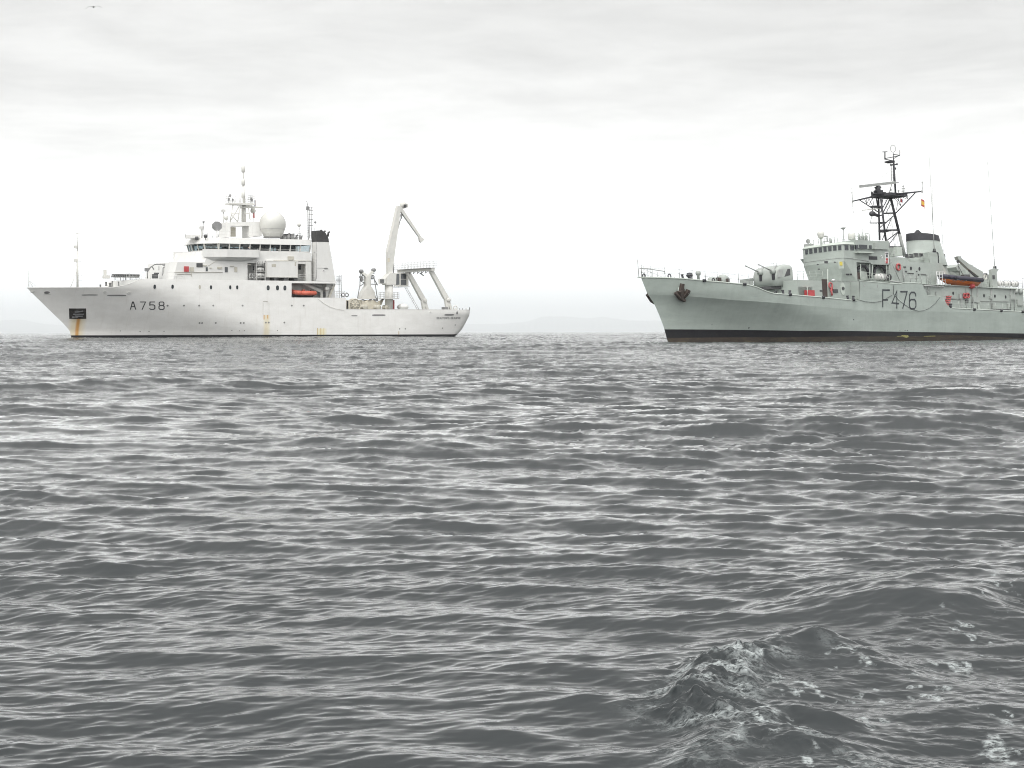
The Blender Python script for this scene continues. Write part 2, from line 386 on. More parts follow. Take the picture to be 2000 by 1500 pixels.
# ------------------------------------------------------------------ mesh helpers
class MB:
    def __init__(s): s.v = []; s.f = []; s.m = []; s.cm = 0; s.smooth = []
    def add(s, vs, fs, sm=False):
        b = len(s.v); s.v += [tuple(map(float, p)) for p in vs]
        for f in fs: s.f.append([b + i for i in f]); s.m.append(s.cm); s.smooth.append(sm)
        return s
    def box(s, x0, x1, y0, y1, z0, z1):
        v = [(x0, y0, z0), (x1, y0, z0), (x1, y1, z0), (x0, y1, z0), (x0, y0, z1), (x1, y0, z1), (x1, y1, z1), (x0, y1, z1)]
        return s.add(v, [(0, 3, 2, 1), (4, 5, 6, 7), (0, 1, 5, 4), (1, 2, 6, 5), (2, 3, 7, 6), (3, 0, 4, 7)])
    def rbox(s, x0, x1, y0, y1, z0, z1, b=.05):
        # box with chamfered vertical edges and top
        def ring(i, z): return [(x0 + i + b, y0 + i, z), (x1 - i - b, y0 + i, z), (x1 - i, y0 + i + b, z), (x1 - i, y1 - i - b, z),
                                (x1 - i - b, y1 - i, z), (x0 + i + b, y1 - i, z), (x0 + i, y1 - i - b, z), (x0 + i, y0 + i + b, z)]
        return s.rings([ring(0, z0), ring(0, z1 - b), ring(b, z1)])
    def rings(s, rs, cap0=True, cap1=True, sm=False, closed=True):
        n = len(rs[0]); b = len(s.v)
        for r in rs: s.v += [tuple(map(float, p)) for p in r]
        for k in range(len(rs) - 1):
            for i in range(n if closed else n - 1):
                j = (i + 1) % n
                s.f.append([b + k * n + i, b + k * n + j, b + (k + 1) * n + j, b + (k + 1) * n + i]); s.m.append(s.cm); s.smooth.append(sm)
        if cap0: s.f.append([b + i for i in range(n)][::-1]); s.m.append(s.cm); s.smooth.append(False)
        if cap1: s.f.append([b + (len(rs) - 1) * n + i for i in range(n)]); s.m.append(s.cm); s.smooth.append(False)
        return s
    def pside(s, poly, y0, y1):            # (x, z) outline extruded across the ship
        return s.rings([[(p[0], y0, p[1]) for p in poly], [(p[0], y1, p[1]) for p in poly]])
    def pplan(s, poly, z0, z1, poly1=None):  # (x, y) outline extruded upward
        f0 = z0 if callable(z0) else (lambda x, y: z0); f1 = z1 if callable(z1) else (lambda x, y: z1)
        q = poly1 or poly
        return s.rings([[(p[0], p[1], f0(*p)) for p in poly], [(p[0], p[1], f1(*p)) for p in q]])
    def tube(s, a, b, r, r2=None, n=6, sm=True):
        a = Vector(a); b = Vector(b); d = b - a
        if d.length < 1e-6: return s
        d.normalize(); u = d.orthogonal().normalized(); w_ = d.cross(u); r2 = r if r2 is None else r2
        rs = []
        for p, rr in ((a, r), (b, r2)):
            rs.append([p + (u * math.cos(2 * math.pi * k / n) + w_ * math.sin(2 * math.pi * k / n)) * rr for k in range(n)])
        return s.rings(rs, sm=sm)
    def sweep(s, pts, r, n=8):
        rs = []
        for i, p in enumerate(pts):
            a = Vector(pts[max(0, i - 1)]); b = Vector(pts[min(len(pts) - 1, i + 1)]); t = (b - a).normalized()
            u = Vector((0, 0, 1)).cross(t); u = u.normalized() if u.length > .05 else Vector((1, 0, 0)); w_ = t.cross(u)
            rs.append([Vector(p) + (u * math.cos(2 * math.pi * k / n) + w_ * math.sin(2 * math.pi * k / n)) * r for k in range(n)])
        return s.rings(rs, sm=True)
    def path(s, pts, r, n=6):
        for a, b in zip(pts[:-1], pts[1:]): s.tube(a, b, r, n=n)
        return s
    def beam(s, a, b, wx, wz, wx2=None, wz2=None):   # rectangular beam, wx across ship, wz in the side plane
        a = Vector(a); b = Vector(b); d = (b - a).normalized(); side = Vector((0, 1, 0))
        if abs(d.y) > .8: side = Vector((1, 0, 0))
        up = d.cross(side).normalized(); side = up.cross(d).normalized()
        wx2 = wx if wx2 is None else wx2; wz2 = wz if wz2 is None else wz2
        def rg(p, p1, p2): return [p + side * p1 / 2 + up * p2 / 2, p - side * p1 / 2 + up * p2 / 2, p - side * p1 / 2 - up * p2 / 2, p + side * p1 / 2 - up * p2 / 2]
        return s.rings([rg(a, wx, wz), rg(b, wx2, wz2)])
    def lathe(s, c, prof, n=20, axis='z', sm=True):  # prof: (r, h)
        rs = []
        for r, h in prof:
            rg = []
            for k in range(n):
                a = 2 * math.pi * k / n; p, q = r * math.cos(a), r * math.sin(a)
                if axis == 'z': rg.append((c[0] + p, c[1] + q, c[2] + h))
                elif axis == 'y': rg.append((c[0] + p, c[1] + h, c[2] + q))
                else: rg.append((c[0] + h, c[1] + p, c[2] + q))
            rs.append(rg)
        return s.rings(rs, sm=sm)
    def ball(s, c, r, n=20, m=10, zs=1.0):
        return s.lathe(c, [(max(1e-3, r * math.sin(math.pi * k / m)), -r * zs * math.cos(math.pi * k / m)) for k in range(m + 1)], n)
    def torus(s, c, R_, r, axis='y', n=18, m=8):
        b = len(s.v)
        for i in range(n):
            a = 2 * math.pi * i / n
            for j in range(m):
                q = 2 * math.pi * j / m; rr = R_ + r * math.cos(q); h = r * math.sin(q)
                p, z = rr * math.cos(a), rr * math.sin(a)
                s.v.append({'y': (c[0] + p, c[1] + h, c[2] + z), 'z': (c[0] + p, c[1] + z, c[2] + h), 'x': (c[0] + h, c[1] + p, c[2] + z)}[axis])
        for i in range(n):
            for j in range(m):
                s.f.append([b + i * m + j, b + ((i + 1) % n) * m + j, b + ((i + 1) % n) * m + (j + 1) % m, b + i * m + (j + 1) % m]); s.m.append(s.cm); s.smooth.append(True)
        return s
    def disc(s, c, rx, rz, axis='y', n=12, th=.03):
        def ring(o):
            return [{'y': (c[0] + rx * math.cos(2 * math.pi * k / n), c[1] + o, c[2] + rz * math.sin(2 * math.pi * k / n)),
                     'x': (c[0] + o, c[1] + rx * math.cos(2 * math.pi * k / n), c[2] + rz * math.sin(2 * math.pi * k / n))}[axis] for k in range(n)]
        return s.rings([ring(-th), ring(th)])
    def rail(s, pts, hgt=1.05, step=1.5, r=.028, bars=3, post=.034):
        """ship rail along a 3-D path: stanchions and horizontal bars"""
        P = [Vector(p) for p in pts]
        for a, b in zip(P[:-1], P[1:]):
            n = max(1, round((b - a).length / step))
            for k in range(n + 1):
                q = a.lerp(b, k / n); s.tube(q, q + Vector((0, 0, hgt)), post, n=4)
            for j in range(1, bars + 1):
                z = Vector((0, 0, hgt * j / bars)); s.tube(a + z, b + z, r, n=4)
        return s
    def ladder(s, a, b, wd=.45, step=.3, r=.025, side=(1, 0, 0)):
        a = Vector(a); b = Vector(b); sd = Vector(side) * wd / 2
        s.tube(a - sd, b - sd, r, n=4); s.tube(a + sd, b + sd, r, n=4)
        n = max(2, int((b - a).length / step))
        for k in range(1, n): q = a.lerp(b, k / n); s.tube(q - sd, q + sd, r * .8, n=4)
        return s
    def build(s, name, mat, parent=None, ship=None):
        me = bpy.data.meshes.new(name); me.from_pydata(s.v, [], s.f)
        mats = mat if isinstance(mat, (list, tuple)) else [mat]
        for m in mats: me.materials.append(MAT[m] if isinstance(m, str) else m)
        if len(me.polygons):
            me.polygons.foreach_set('material_index', s.m); me.polygons.foreach_set('use_smooth', s.smooth)
        import bmesh
        bm = bmesh.new(); bm.from_mesh(me); bmesh.ops.recalc_face_normals(bm, faces=bm.faces); bm.to_mesh(me); bm.free()
        o = bpy.data.objects.new(name, me); C.objects.link(o)
        if parent is not None: o.parent = parent
        elif ship is not None: o.matrix_world = ship.M
        return o

class Ship:
    """local axes: x aft from the stem head, y to starboard (port side is y < 0), z up from the waterline"""
    def __init__(s, u, dist, yaw, z0, heel=0.0):
        s.yaw = yaw
        x, y = (u - 1000) / F * dist, dist
        s.M = Matrix.Translation((x, y, z0)) @ Matrix.Rotation(yaw, 4, 'Z') @ Matrix.Rotation(heel, 4, 'X')
        s.Mi = np.array(s.M.inverted()); s.hb = None
    def ray(s, u, v):
        d = CAMR @ np.array([(u - 1000) / F, -(v - 750) / F, -1.0])
        o = s.Mi @ np.array([*CAMO, 1.0]); dd = s.Mi[:3, :3] @ d
        return o[:3], dd
    def py(s, u, v, y):           # point where the sight line meets the plane at this distance off the centreline
        o, d = s.ray(u, v); t = (y - o[1]) / d[1]; return tuple(o + d * t)
    def px(s, u, v, x):
        o, d = s.ray(u, v); t = (x - o[0]) / d[0]; return tuple(o + d * t)
    def xz(s, u, v, y): p = s.py(u, v, y); return (p[0], p[2])
    def ph(s, u, v, off=0.0):     # point on the port shell plating
        y = -5.0
        for _ in range(14):
            p = s.py(u, v, y); y = y * .4 + .6 * -s.hb(p[0], p[2])
        p = s.py(u, v, -s.hb(p[0], p[2])); return (p[0], -s.hb(p[0], p[2]) - off, p[2])
    def world(s, p): return s.M @ Vector(p)

def zf(ox, oy, sc_):
    return lambda x, y: (ox + x / sc_, oy + y / sc_)
z1 = zf(40, 480, 6.25); z2 = zf(340, 310, 6.0); z3 = zf(340, 480, 6.25); z4 = zf(640, 380, 5.1733); z4b = zf(640, 520, 14.286); z4c = zf(740, 480, 10.714)
z5 = zf(1240, 480, 6.25); z6 = zf(1540, 430, 6.0); z7 = zf(1640, 270, 6.0); z8 = zf(1760, 430, 6.0)

# stroke letters in a unit box
GL = {
 'A': [[(0, 0), (.42, 1), (.58, 1), (1, 0)], [(.18, .38), (.82, .38)]],
 'B': [[(0, 0), (0, 1), (.75, 1), (.95, .85), (.95, .65), (.75, .52), (0, .52)], [(.75, .52), (1, .38), (1, .15), (.8, 0), (0, 0)]],
 'E': [[(1, 0), (0, 0), (0, 1), (1, 1)], [(0, .5), (.85, .5)]],
 'F': [[(0, 0), (0, 1), (1, 1)], [(0, .42), (.72, .42)]],
 'M': [[(0, 0), (0, 1), (.5, .35), (1, 1), (1, 0)]],
 'P': [[(0, 0), (0, 1), (.8, 1), (1, .85), (1, .62), (.8, .48), (0, .48)]],
 'R': [[(0, 0), (0, 1), (.8, 1), (1, .85), (1, .65), (.8, .5), (0, .5)], [(.5, .5), (1, 0)]],
 'S': [[(1, .88), (.8, 1), (.2, 1), (0, .85), (0, .65), (.2, .53), (.8, .47), (1, .33), (1, .15), (.8, 0), (.2, 0), (0, .12)]],
 'T': [[(.5, 0), (.5, 1)], [(0, 1), (1, 1)]],
 'U': [[(0, 1), (0, .15), (.2, 0), (.8, 0), (1, .15), (1, 1)]],
 '-': [[(.15, .48), (.85, .48)]],
 '7': [[(0, 1), (1, 1), (.35, 0)]],
 '5': [[(.98, 1), (.08, 1), (.03, .58), (.25, .62), (.75, .62), (1, .48), (1, .16), (.78, 0), (.22, 0), (0, .12)]],
 '8': [[(.2, .53), (.03, .68), (.03, .86), (.22, 1), (.78, 1), (.97, .86), (.97, .68), (.8, .53), (.2, .53), (0, .38), (0, .15), (.2, 0), (.8, 0), (1, .15), (1, .38), (.8, .53)]],
 '4': [[(.72, 0), (.72, 1), (.0, .30), (1, .26)]],
 '6': [[(.98, .78), (.95, .9), (.75, 1), (.3, 1), (.05, .85), (.02, .15), (.25, 0), (.78, 0), (1, .15), (1, .42), (.8, .56), (.25, .56), (.03, .42)]],
}
def strokes(mb, ch, place, wd):
    """place(a, b) maps unit box to a 3-D point on the plating; strokes get a constant width"""
    o = Vector(place(0, 0)); ex = Vector(place(1, 0)) - o; ez = Vector(place(0, 1)) - o
    lx, lz = ex.length, ez.length
    for pl in GL[ch]:
        P = [(a * lx, b * lz) for a, b in pl]
        Q = []
        for k in range(len(P)):
            a = Vector(P[max(0, k - 1)]); b = Vector(P[k]); c = Vector(P[min(len(P) - 1, k + 1)])
            d1 = (b - a).normalized() if k else (c - b).normalized(); d2 = (c - b).normalized() if k < len(P) - 1 else d1
            t = (d1 + d2); t = t.normalized() if t.length > 1e-4 else d1
            nn_ = Vector((-t.y, t.x)); cs = max(.55, nn_.dot(Vector((-d1.y, d1.x))))
            ext = (t * wd * .3 * (-1 if k == 0 else 1)) if k in (0, len(P) - 1) else Vector((0, 0))
            Q.append((b + nn_ * wd / 2 / cs + ext, b - nn_ * wd / 2 / cs + ext))
        for (a, b), (c, d) in zip(Q[:-1], Q[1:]):
            n = max(1, int((c - a).length / .35)); prev = None
            for i in range(n + 1):
                p = a.lerp(c, i / n); q = b.lerp(d, i / n)
                cur = (place(p.x / lx, p.y / lz), place(q.x / lx, q.y / lz))
                if prev: mb.add([prev[0], prev[1], cur[1], cur[0]], [(0, 1, 2, 3)])
                prev = cur
def hull_text(ship, name, txt, boxes, wd, mat, parent, off=.02):
    """boxes: per letter (u0, v_top, u1, v_bottom) in photo pixels, laid on the port plating"""
    mb = MB()
    for ch, (u0, v0, u1, v1) in zip(txt, boxes):
        A = ship.ph(u0, v1); B = ship.ph(u1, v1); T = ship.ph(u0, v0)
        def place(a, b, A=A, B=B, T=T):
            x = A[0] + (B[0] - A[0]) * a + (T[0] - A[0]) * b; z = A[2] + (B[2] - A[2]) * a + (T[2] - A[2]) * b
            return (x, -ship.hb(x, z) - off, z)
        strokes(mb, ch, place, wd)
    return mb.build(name, mat, parent)

def empty(name, ship, loc=(0, 0, 0), rz=0.0):
    o = bpy.data.objects.new(name, None); C.objects.link(o); o.empty_display_size = .5
    o.matrix_world = ship.M @ Matrix.Translation(loc) @ Matrix.Rotation(rz, 4, 'Z')
    return o
def copy_tree(o, ship, loc, rz=0.0, parent=None):
    c = o.copy(); C.objects.link(c)
    if parent is None: c.matrix_world = ship.M @ Matrix.Translation(loc) @ Matrix.Rotation(rz, 4, 'Z')
    else: c.parent = parent
    for ch in [q for q in bpy.data.objects if q.parent == o]: copy_tree(ch, ship, None, 0, c)
    return c

def patch(mb, ship, xa, xb, zlo, zhi, nx, nz, both=True, off=0.0, xpow=1.0):
    """shell plating between x limits xa(z), xb(z) and z limits zlo(x), zhi(x)"""
    f = lambda q: q if callable(q) else (lambda _: q)
    xa, xb, zlo, zhi = map(f, (xa, xb, zlo, zhi))
    for sgn in ((-1, 1) if both else (-1,)):
        g = []
        for j in range(nz + 1):
            row = []
            for i in range(nx + 1):
                t = (i / nx) ** xpow; z = 3.0
                for _ in range(6):
                    x = xa(z) + (xb(z) - xa(z)) * t; z = zlo(x) + (zhi(x) - zlo(x)) * j / nz
                x = xa(z) + (xb(z) - xa(z)) * t
                row.append((x, sgn * (ship.hb(x, z) + off), z))
            g.append(row)
        b = len(mb.v); mb.v += [tuple(map(float, p)) for r_ in g for p in r_]
        for j in range(nz):
            for i in range(nx):
                q = [b + j * (nx + 1) + i, b + j * (nx + 1) + i + 1, b + (j + 1) * (nx + 1) + i + 1, b + (j + 1) * (nx + 1) + i]
                mb.f.append(q); mb.m.append(mb.cm); mb.smooth.append(True)
def deck_strip(mb, ship, x0, x1, zf_, n=24, inset=.05, th=.08):
    top, bot = [], []
    for i in range(n + 1):
        x = x0 + (x1 - x0) * i / n; z = zf_(x) if callable(zf_) else zf_
        y = max(.02, ship.hb(x, z) - inset); top.append((x, y, z))
    vs = [(x, -y, z) for x, y, z in top] + [(x, y, z) for x, y, z in top]
    m = n + 1
    mb.add(vs, [(i, i + 1, m + i + 1, m + i) for i in range(n)])
def band_windows(par, poly, zb, zt, step, frame_mat, glass_mat, pil=.16, skip=(), lean=0.0, cen=None, start=0, closed=False, names='window'):
    """a storey of framed panes along an open plan polyline; each pane is a mesh of its own"""
    fr = MB(); k = 0
    seg = list(zip(poly[:-1], poly[1:]))
    cxm = sum(p[0] for p in poly) / len(poly); cym = sum(p[1] for p in poly) / len(poly)
    for si, (a, b) in enumerate(seg):
        a = Vector(a); b = Vector(b); ln = (b - a).length; n = max(1, round(ln / step)); d = (b - a) / ln
        nrm = Vector((d.y, -d.x))
        if nrm.dot((a + b) / 2 - Vector((cxm, cym))) < 0: nrm = -nrm
        f0 = (lambda p: zb(p.x) if callable(zb) else zb); f1 = (lambda p: zt(p.x) if callable(zt) else zt)
        for i in range(n):
            p = a + d * (ln * i / n); q = a + d * (ln * (i + 1) / n)
            ou = nrm * lean
            for e in ((p, q) if i == n - 1 else (p,)):
                fr.beam((e.x, e.y, f0(e)), (e.x + ou.x, e.y + ou.y, f1(e)), pil, pil)
            if k not in skip:
                g = MB(); pi = d * pil / 2
                P0, P1 = p + pi, q - pi
                g.add([(P0.x, P0.y, f0(P0)), (P1.x, P1.y, f0(P1)), (P1.x + ou.x, P1.y + ou.y, f1(P1)), (P0.x + ou.x, P0.y + ou.y, f1(P0))], [(0, 1, 2, 3)])
                g.build(names, glass_mat, par)
            k += 1
    return fr
# ================================================================== survey ship
W = Ship(52, 316, R(30), 0.18)
_st = [W.xz(u, v, 0) for u, v in ((52, 562), (104, 613), (123, 631), (136, 646), (139.5, 660))]
_stz = [p[1] for p in _st][::-1]; _stx = [p[0] for p in _st][::-1]
def w_stem(z): return float(np.interp(z, [-3] + _stz, [_stx[0] + .2] + _stx))
_se = [W.xz(u, v, y) for u, v, y in ((921, 605, -6.2), (920.3, 616, -6.1), (914.5, 631, -5.9), (907, 644, -5.6), (895, 655, -5.2))]
_sez = [p[1] for p in _se][::-1]; _sex = [p[0] for p in _se][::-1]
def w_end(z): return float(np.interp(z, [-3, -1] + _sez, [_sex[0] - 5, _sex[0] - 2.5] + _sex))
WLOA = _sex[-1]
def lerp(a, b, t): return a + (b - a) * max(0, min(1, t))
def hbW(x, z):
    t = max(0, min(1, z / 8.5)); t = t ** .8
    s = max(0, min(1, (x - w_stem(z)) / lerp(34, 21, t)))
    y = lerp(7.25, 7.45, t) * (1 - (1 - s) ** lerp(1.55, 2.25, t))
    e = max(0, (x - (WLOA - 17)) / 17)
    y *= 1 - e * e * lerp(.34, .12, z / 4)
    d = max(0, w_end(z) - x)
    if d < 1.2: y -= .9 * (1 - math.sqrt(max(0, 1 - ((1.2 - d) / 1.2) ** 2)))
    return max(0.0, y)
W.hb = hbW
ws = tag(empty('survey_ship', W), 'white survey ship with A758 on the hull, large white radome and tall aft crane', 'ship')
hz_ = lambda u, v: W.ph(u, v)[2]
hx_ = lambda u, v: W.ph(u, v)[0]
def lin(pts):
    P = sorted((W.ph(u, v)[0], W.ph(u, v)[2]) for u, v in pts)
    return lambda x: float(np.interp(x, [p[0] for p in P], [p[1] for p in P]))
zA = lin([(700, 604.3), (915, 605.3)]); zBv = hz_(640, 581.5); zC0 = hz_(300, 545.3)
zC = lin([(277, 545), (400, 546), (570, 548.6), (657, 549.6)])
bowtop = _st[0][1]
_x246 = hx_(246, 557); _x277 = hx_(277, 545)
_t = lambda x: float(np.interp(x, [0, 12, _x246, _x277], [bowtop, bowtop + .02, hz_(246, 557), zC(_x277)]))
zTop = lambda x: _t(x) if x < _x277 else zC(x)
xrec = hx_(569.5, 566); xB = hx_(676, 590); xEndB = hx_(657, 551)
BOOT = .42
# hull paint with real rust stains
def hull_material():
    m, t, p, o = newmat('white_hull_paint')
    tcn = t.nodes.new('ShaderNodeTexCoord'); sp = t.nodes.new('ShaderNodeSeparateXYZ'); t.links.new(tcn.outputs['Object'], sp.inputs[0])
    mp = t.nodes.new('ShaderNodeMapping'); mp.inputs['Scale'].default_value = (.5, .5, 1.0); t.links.new(tcn.outputs['Object'], mp.inputs[0])
    mv = t.nodes.new('ShaderNodeMapping'); mv.inputs['Scale'].default_value = (3.2, .3, .22); t.links.new(tcn.outputs['Object'], mv.inputs[0])
    mh = t.nodes.new('ShaderNodeMapping'); mh.inputs['Scale'].default_value = (.35, .3, 2.6); t.links.new(tcn.outputs['Object'], mh.inputs[0])
    f1 = noise(t, mp.outputs[0], .8, 6, .6)
    col = ramp(t, f1, [(.3, (.675, .667, .645)), (.7, (.765, .76, .742))])
    run = noise(t, mv.outputs[0], 1.0, 6, .65)
    col = mixc(t, fmath(t, 'MULTIPLY', ramp(t, run, [(.55, 0.0), (.75, 1.0)]), .30), col, (.52, .49, .44))
    sc_ = noise(t, mh.outputs[0], 1.0, 7, .7)
    low = fmath(t, 'MULTIPLY', ramp(t, sc_, [(.52, 0.0), (.62, 1.0)]), fmath(t, 'SUBTRACT', 1.0, fmath(t, 'DIVIDE', sp.outputs[2], 3.4, clamp=True)))
    col = mixc(t, fmath(t, 'MULTIPLY', low, .20), col, (.42, .41, .39))
    def stain(col, u0, u1, v0, v1, c, k, soft=.25, jag=1.0):
        a = W.ph(u0, v1); b = W.ph(u1, v0); x0, x1, za, zb = a[0], b[0], a[2], b[2]
        s_ = (x1 - x0) * soft
        def sm(val, e0, e1):
            n = t.nodes.new('ShaderNodeMapRange'); n.interpolation_type = 'SMOOTHSTEP'
            t.links.new(val, n.inputs[0]); n.inputs[1].default_value = e0; n.inputs[2].default_value = e1; return n.outputs[0]
        mx_ = fmath(t, 'MULTIPLY', sm(sp.outputs[0], x0 - s_, x0 + s_), fmath(t, 'SUBTRACT', 1.0, sm(sp.outputs[0], x1 - s_, x1 + s_)))
        mz_ = fmath(t, 'MULTIPLY', sm(sp.outputs[2], za - .1, za + .1), fmath(t, 'SUBTRACT', 1.0, sm(sp.outputs[2], zb - .05, zb + .05)))
        mm = fmath(t, 'MULTIPLY', mx_, mz_)
        mm = fmath(t, 'MULTIPLY', mm, ramp(t, run, [(.25, 1 - .8 * jag), (.55, 1.0)]))
        side = fmath(t, 'LESS_THAN', sp.outputs[1], 0.0)
        return mixc(t, fmath(t, 'MULTIPLY', fmath(t, 'MULTIPLY', mm, side), k), col, c)
    col = stain(col, 136, 166, 623, 662, (.62, .50, .27), .62, .3, .3)
    col = stain(col, 146.5, 157, 622.5, 662, (.52, .24, .035), .95, .35, .3)
    a = lambda x, y: z3(x, y)
    for (x0, y0, x1, y1, c, k) in ((1088, 845, 1165, 1105, (.68, .58, .34), .55), (1092, 845, 1108, 900, (.55, .30, .08), .8), (1135, 845, 1150, 890, (.55, .30, .08), .8),
                                   (1098, 930, 1106, 1105, (.6, .42, .15), .6), (1746, 1003, 1756, 1102, (.40, .27, .08), .95), (1757, 1010, 1850, 1100, (.70, .62, .30), .6),
                                   (1786, 1003, 1796, 1102, (.5, .32, .1), .8), (1824, 1003, 1832, 1090, (.58, .4, .15), .7)):
        (u0, v0), (u1, v1) = z3(x0, y0), z3(x1, y1); col = stain(col, u0, u1, v0, v1, c, k, .3, .4)
    (u0, v0), (u1, v1) = z4(714, 1380), z4(723, 1422); col = stain(col, u0, u1, v0, v1, (.4, .27, .1), .8)
    t.links.new(col, p.inputs['Base Color']); p.inputs['Roughness'].default_value = .38
    b = t.nodes.new('ShaderNodeBump'); b.inputs['Strength'].default_value = .25; b.inputs['Distance'].default_value = .05
    t.links.new(f1, b.inputs['Height']); t.links.new(b.outputs[0], p.inputs['Normal'])
hull_material()
paint('white_paint', (.63, .627, .61), .42, .03, .7, (.45, .42, .37), .15, stretch=(1, 1, .4))
paint('white_gear', (.59, .585, .555), .45, .05, 1.4, (.40, .35, .28), .25)
paint('beige_gear', (.58, .54, .45), .5, .08, 1.2, (.35, .28, .18), .4)
paint('deck_grey', (.20, .21, .20), .7, .1, .8)
paint('boot_black', (.010, .010, .013), .55, .15, 1.2, (.04, .035, .03), .3, spec=.2)
paint('soot_black', (.028, .027, .028), .6, .15, 1.0, (.08, .075, .07), .5)
paint('radome_white', (.52, .52, .49), .35, .02, .5, (.55, .53, .48), .25)
paint('dark_recess', (.018, .017, .017), .8, .3, 2.5, (.12, .07, .03), .35, spec=.2)
paint('grey_metal', (.22, .22, .22), .45, .12, 2, metal=.3)
paint('dark_metal', (.055, .055, .058), .5, .15, 2)
paint('rail_white', (.55, .545, .53), .45, .03)
paint('orange_rubber', (.60, .13, .08), .5, .10, 1.5, (.30, .06, .03), .5)
paint('red_paint', (.40, .045, .05), .45, .1, 2, (.2, .03, .03), .4)
paint('buff_panel', (.55, .52, .44), .6, .05, 1)
paint('black_lettering', (.03, .03, .035), .5, .1, 2)
paint('navy_cloth', (.02, .024, .04), .85, .2, 5)
paint('flag_red', (.36, .035, .04), .8, .05, 3); paint('flag_blue', (.03, .05, .16), .8, .05, 3); paint('flag_white', (.6, .6, .6), .8, .03, 3); paint('flag_yellow', (.60, .38, .06), .8, .05, 3)
paint('skin', (.42, .26, .18), .6, .05, 5)
paint('white_plastic', (.58, .58, .56), .3, .03, 2, (.5, .48, .42), .25)
paint('cream_drab', (.44, .42, .36), .7, .1, 2, (.2, .18, .15), .4)
def glass(name, tint, refl):
    m = bpy.data.materials.new(name); m.use_nodes = True; t = m.node_tree; t.nodes.clear(); MAT[name] = m
    o = t.nodes.new('ShaderNodeOutputMaterial'); tr = t.nodes.new('ShaderNodeBsdfTransparent'); gl = t.nodes.new('ShaderNodeBsdfGlossy')
    tr.inputs[0].default_value = (*tint, 1); gl.inputs['Roughness'].default_value = .03; gl.inputs[0].default_value = (.9, .95, .95, 1)
    mx_ = t.nodes.new('ShaderNodeMixShader'); mx_.inputs[0].default_value = refl
    t.links.new(tr.outputs[0], mx_.inputs[1]); t.links.new(gl.outputs[0], mx_.inputs[2]); t.links.new(mx_.outputs[0], o.inputs[0])
glass('bridge_glass', (.42, .48, .50), .07)
m_, t_, p_, o_ = newmat('dark_glass'); p_.inputs['Base Color'].default_value = (.03, .035, .04, 1); p_.inputs['Roughness'].default_value = .08

# ---- shell plating
h = MB()
h.cm = 1; patch(h, W, w_stem, w_end, -2.6, BOOT, 70, 6)
h.cm = 0
patch(h, W, w_stem, w_end, BOOT, zA, 90, 14)
patch(h, W, w_stem, lambda z: xB, zA, lambda x: zBv, 60, 6)
patch(h, W, w_stem, lambda z: _x246, lambda x: zBv, _t, 26, 8)
patch(h, W, _x246, _x277, lambda x: zBv, zTop, 6, 8)
patch(h, W, _x277, xrec, lambda x: zBv, zC, 40, 10)
zsl = lambda x: zC(x) - .36
patch(h, W, xrec, xEndB, zsl, zC, 12, 1)
# transom
zz = np.linspace(-2.6, zA(WLOA), 16); v_ = []
for z in zz: v_ += [(w_end(z), -hbW(w_end(z), z), z), (w_end(z) + .15, 0, z), (w_end(z), hbW(w_end(z), z), z)]
for k in range(15):
    for j in (0, 1): h.add([v_[3 * k + j], v_[3 * k + j + 1], v_[3 * k + 4 + j], v_[3 * k + 3 + j]], [(0, 1, 2, 3)], True)
# bulwark caps and inner faces
def bulwark(mb, ship, x0, x1, top, depth, n=30, th=.18):
    for sg in (-1, 1):
        rs = []
        for i in range(n + 1):
            x = x0 + (x1 - x0) * i / n; z = top(x); y = max(.01, ship.hb(x, z)); yi = max(.0, y - th); dep = depth; depth_ = depth
            while depth_ > .1 and ship.hb(x, z - depth_) < .35: depth_ -= .1
            yd_ = max(.0, min(yi, ship.hb(x, z - depth_) - th * 1.6)); rs.append([(x, sg * (y + .03), z), (x, sg * (y + .03), z + .06), (x, sg * yi, z + .06), (x, sg * yd_, z - depth_)])
        mb.rings(rs, closed=False, cap0=False, cap1=False)
bulwark(h, W, .12, _x277, zTop, 1.25)
bulwark(h, W, xB + .1, WLOA - .1, zA, 1.3, 40)
hull_w = h.build('hull', ['white_hull_paint', 'boot_black'], ws)
# ---- decks
d = MB()
deck_strip(d, W, .9, _x277, lambda x: zTop(min(x, _x246)) - 1.15, 24, .1)
deck_strip(d, W, _x277, xEndB, lambda x: zC(x) - .005, 30, .0)
deck_strip(d, W, xrec, xB, lambda x: zBv, 10, .0)
deck_strip(d, W, xB - .1, WLOA - .2, lambda x: zA(x) - 1.25, 20, .1)
d.build('deck', 'deck_grey', ws)
b = MB()
for x, za_, zb_ in ((_x277, zTop(_x246) - 1.3, zC(_x277) - .02), (xB, zA(xB) - 1.4, zBv - .01), (xrec - .02, zBv, zC(xrec) - .3)):
    yy = W.hb(x, za_) - .15; b.box(x, x + .1, -yy, yy, za_, zb_)
b.box(xrec, xEndB - .1, -4.2, 4.2, zBv + .01, zC(xrec) - .33)             # house behind the boat recess
# rounded lower corner and edge beam of the recess
b.box(xrec, xEndB, -7.3, 7.3, zC(xEndB) - .36, zC(xEndB) - .12)
b.build('boat_deck_house', 'white_paint', ws)

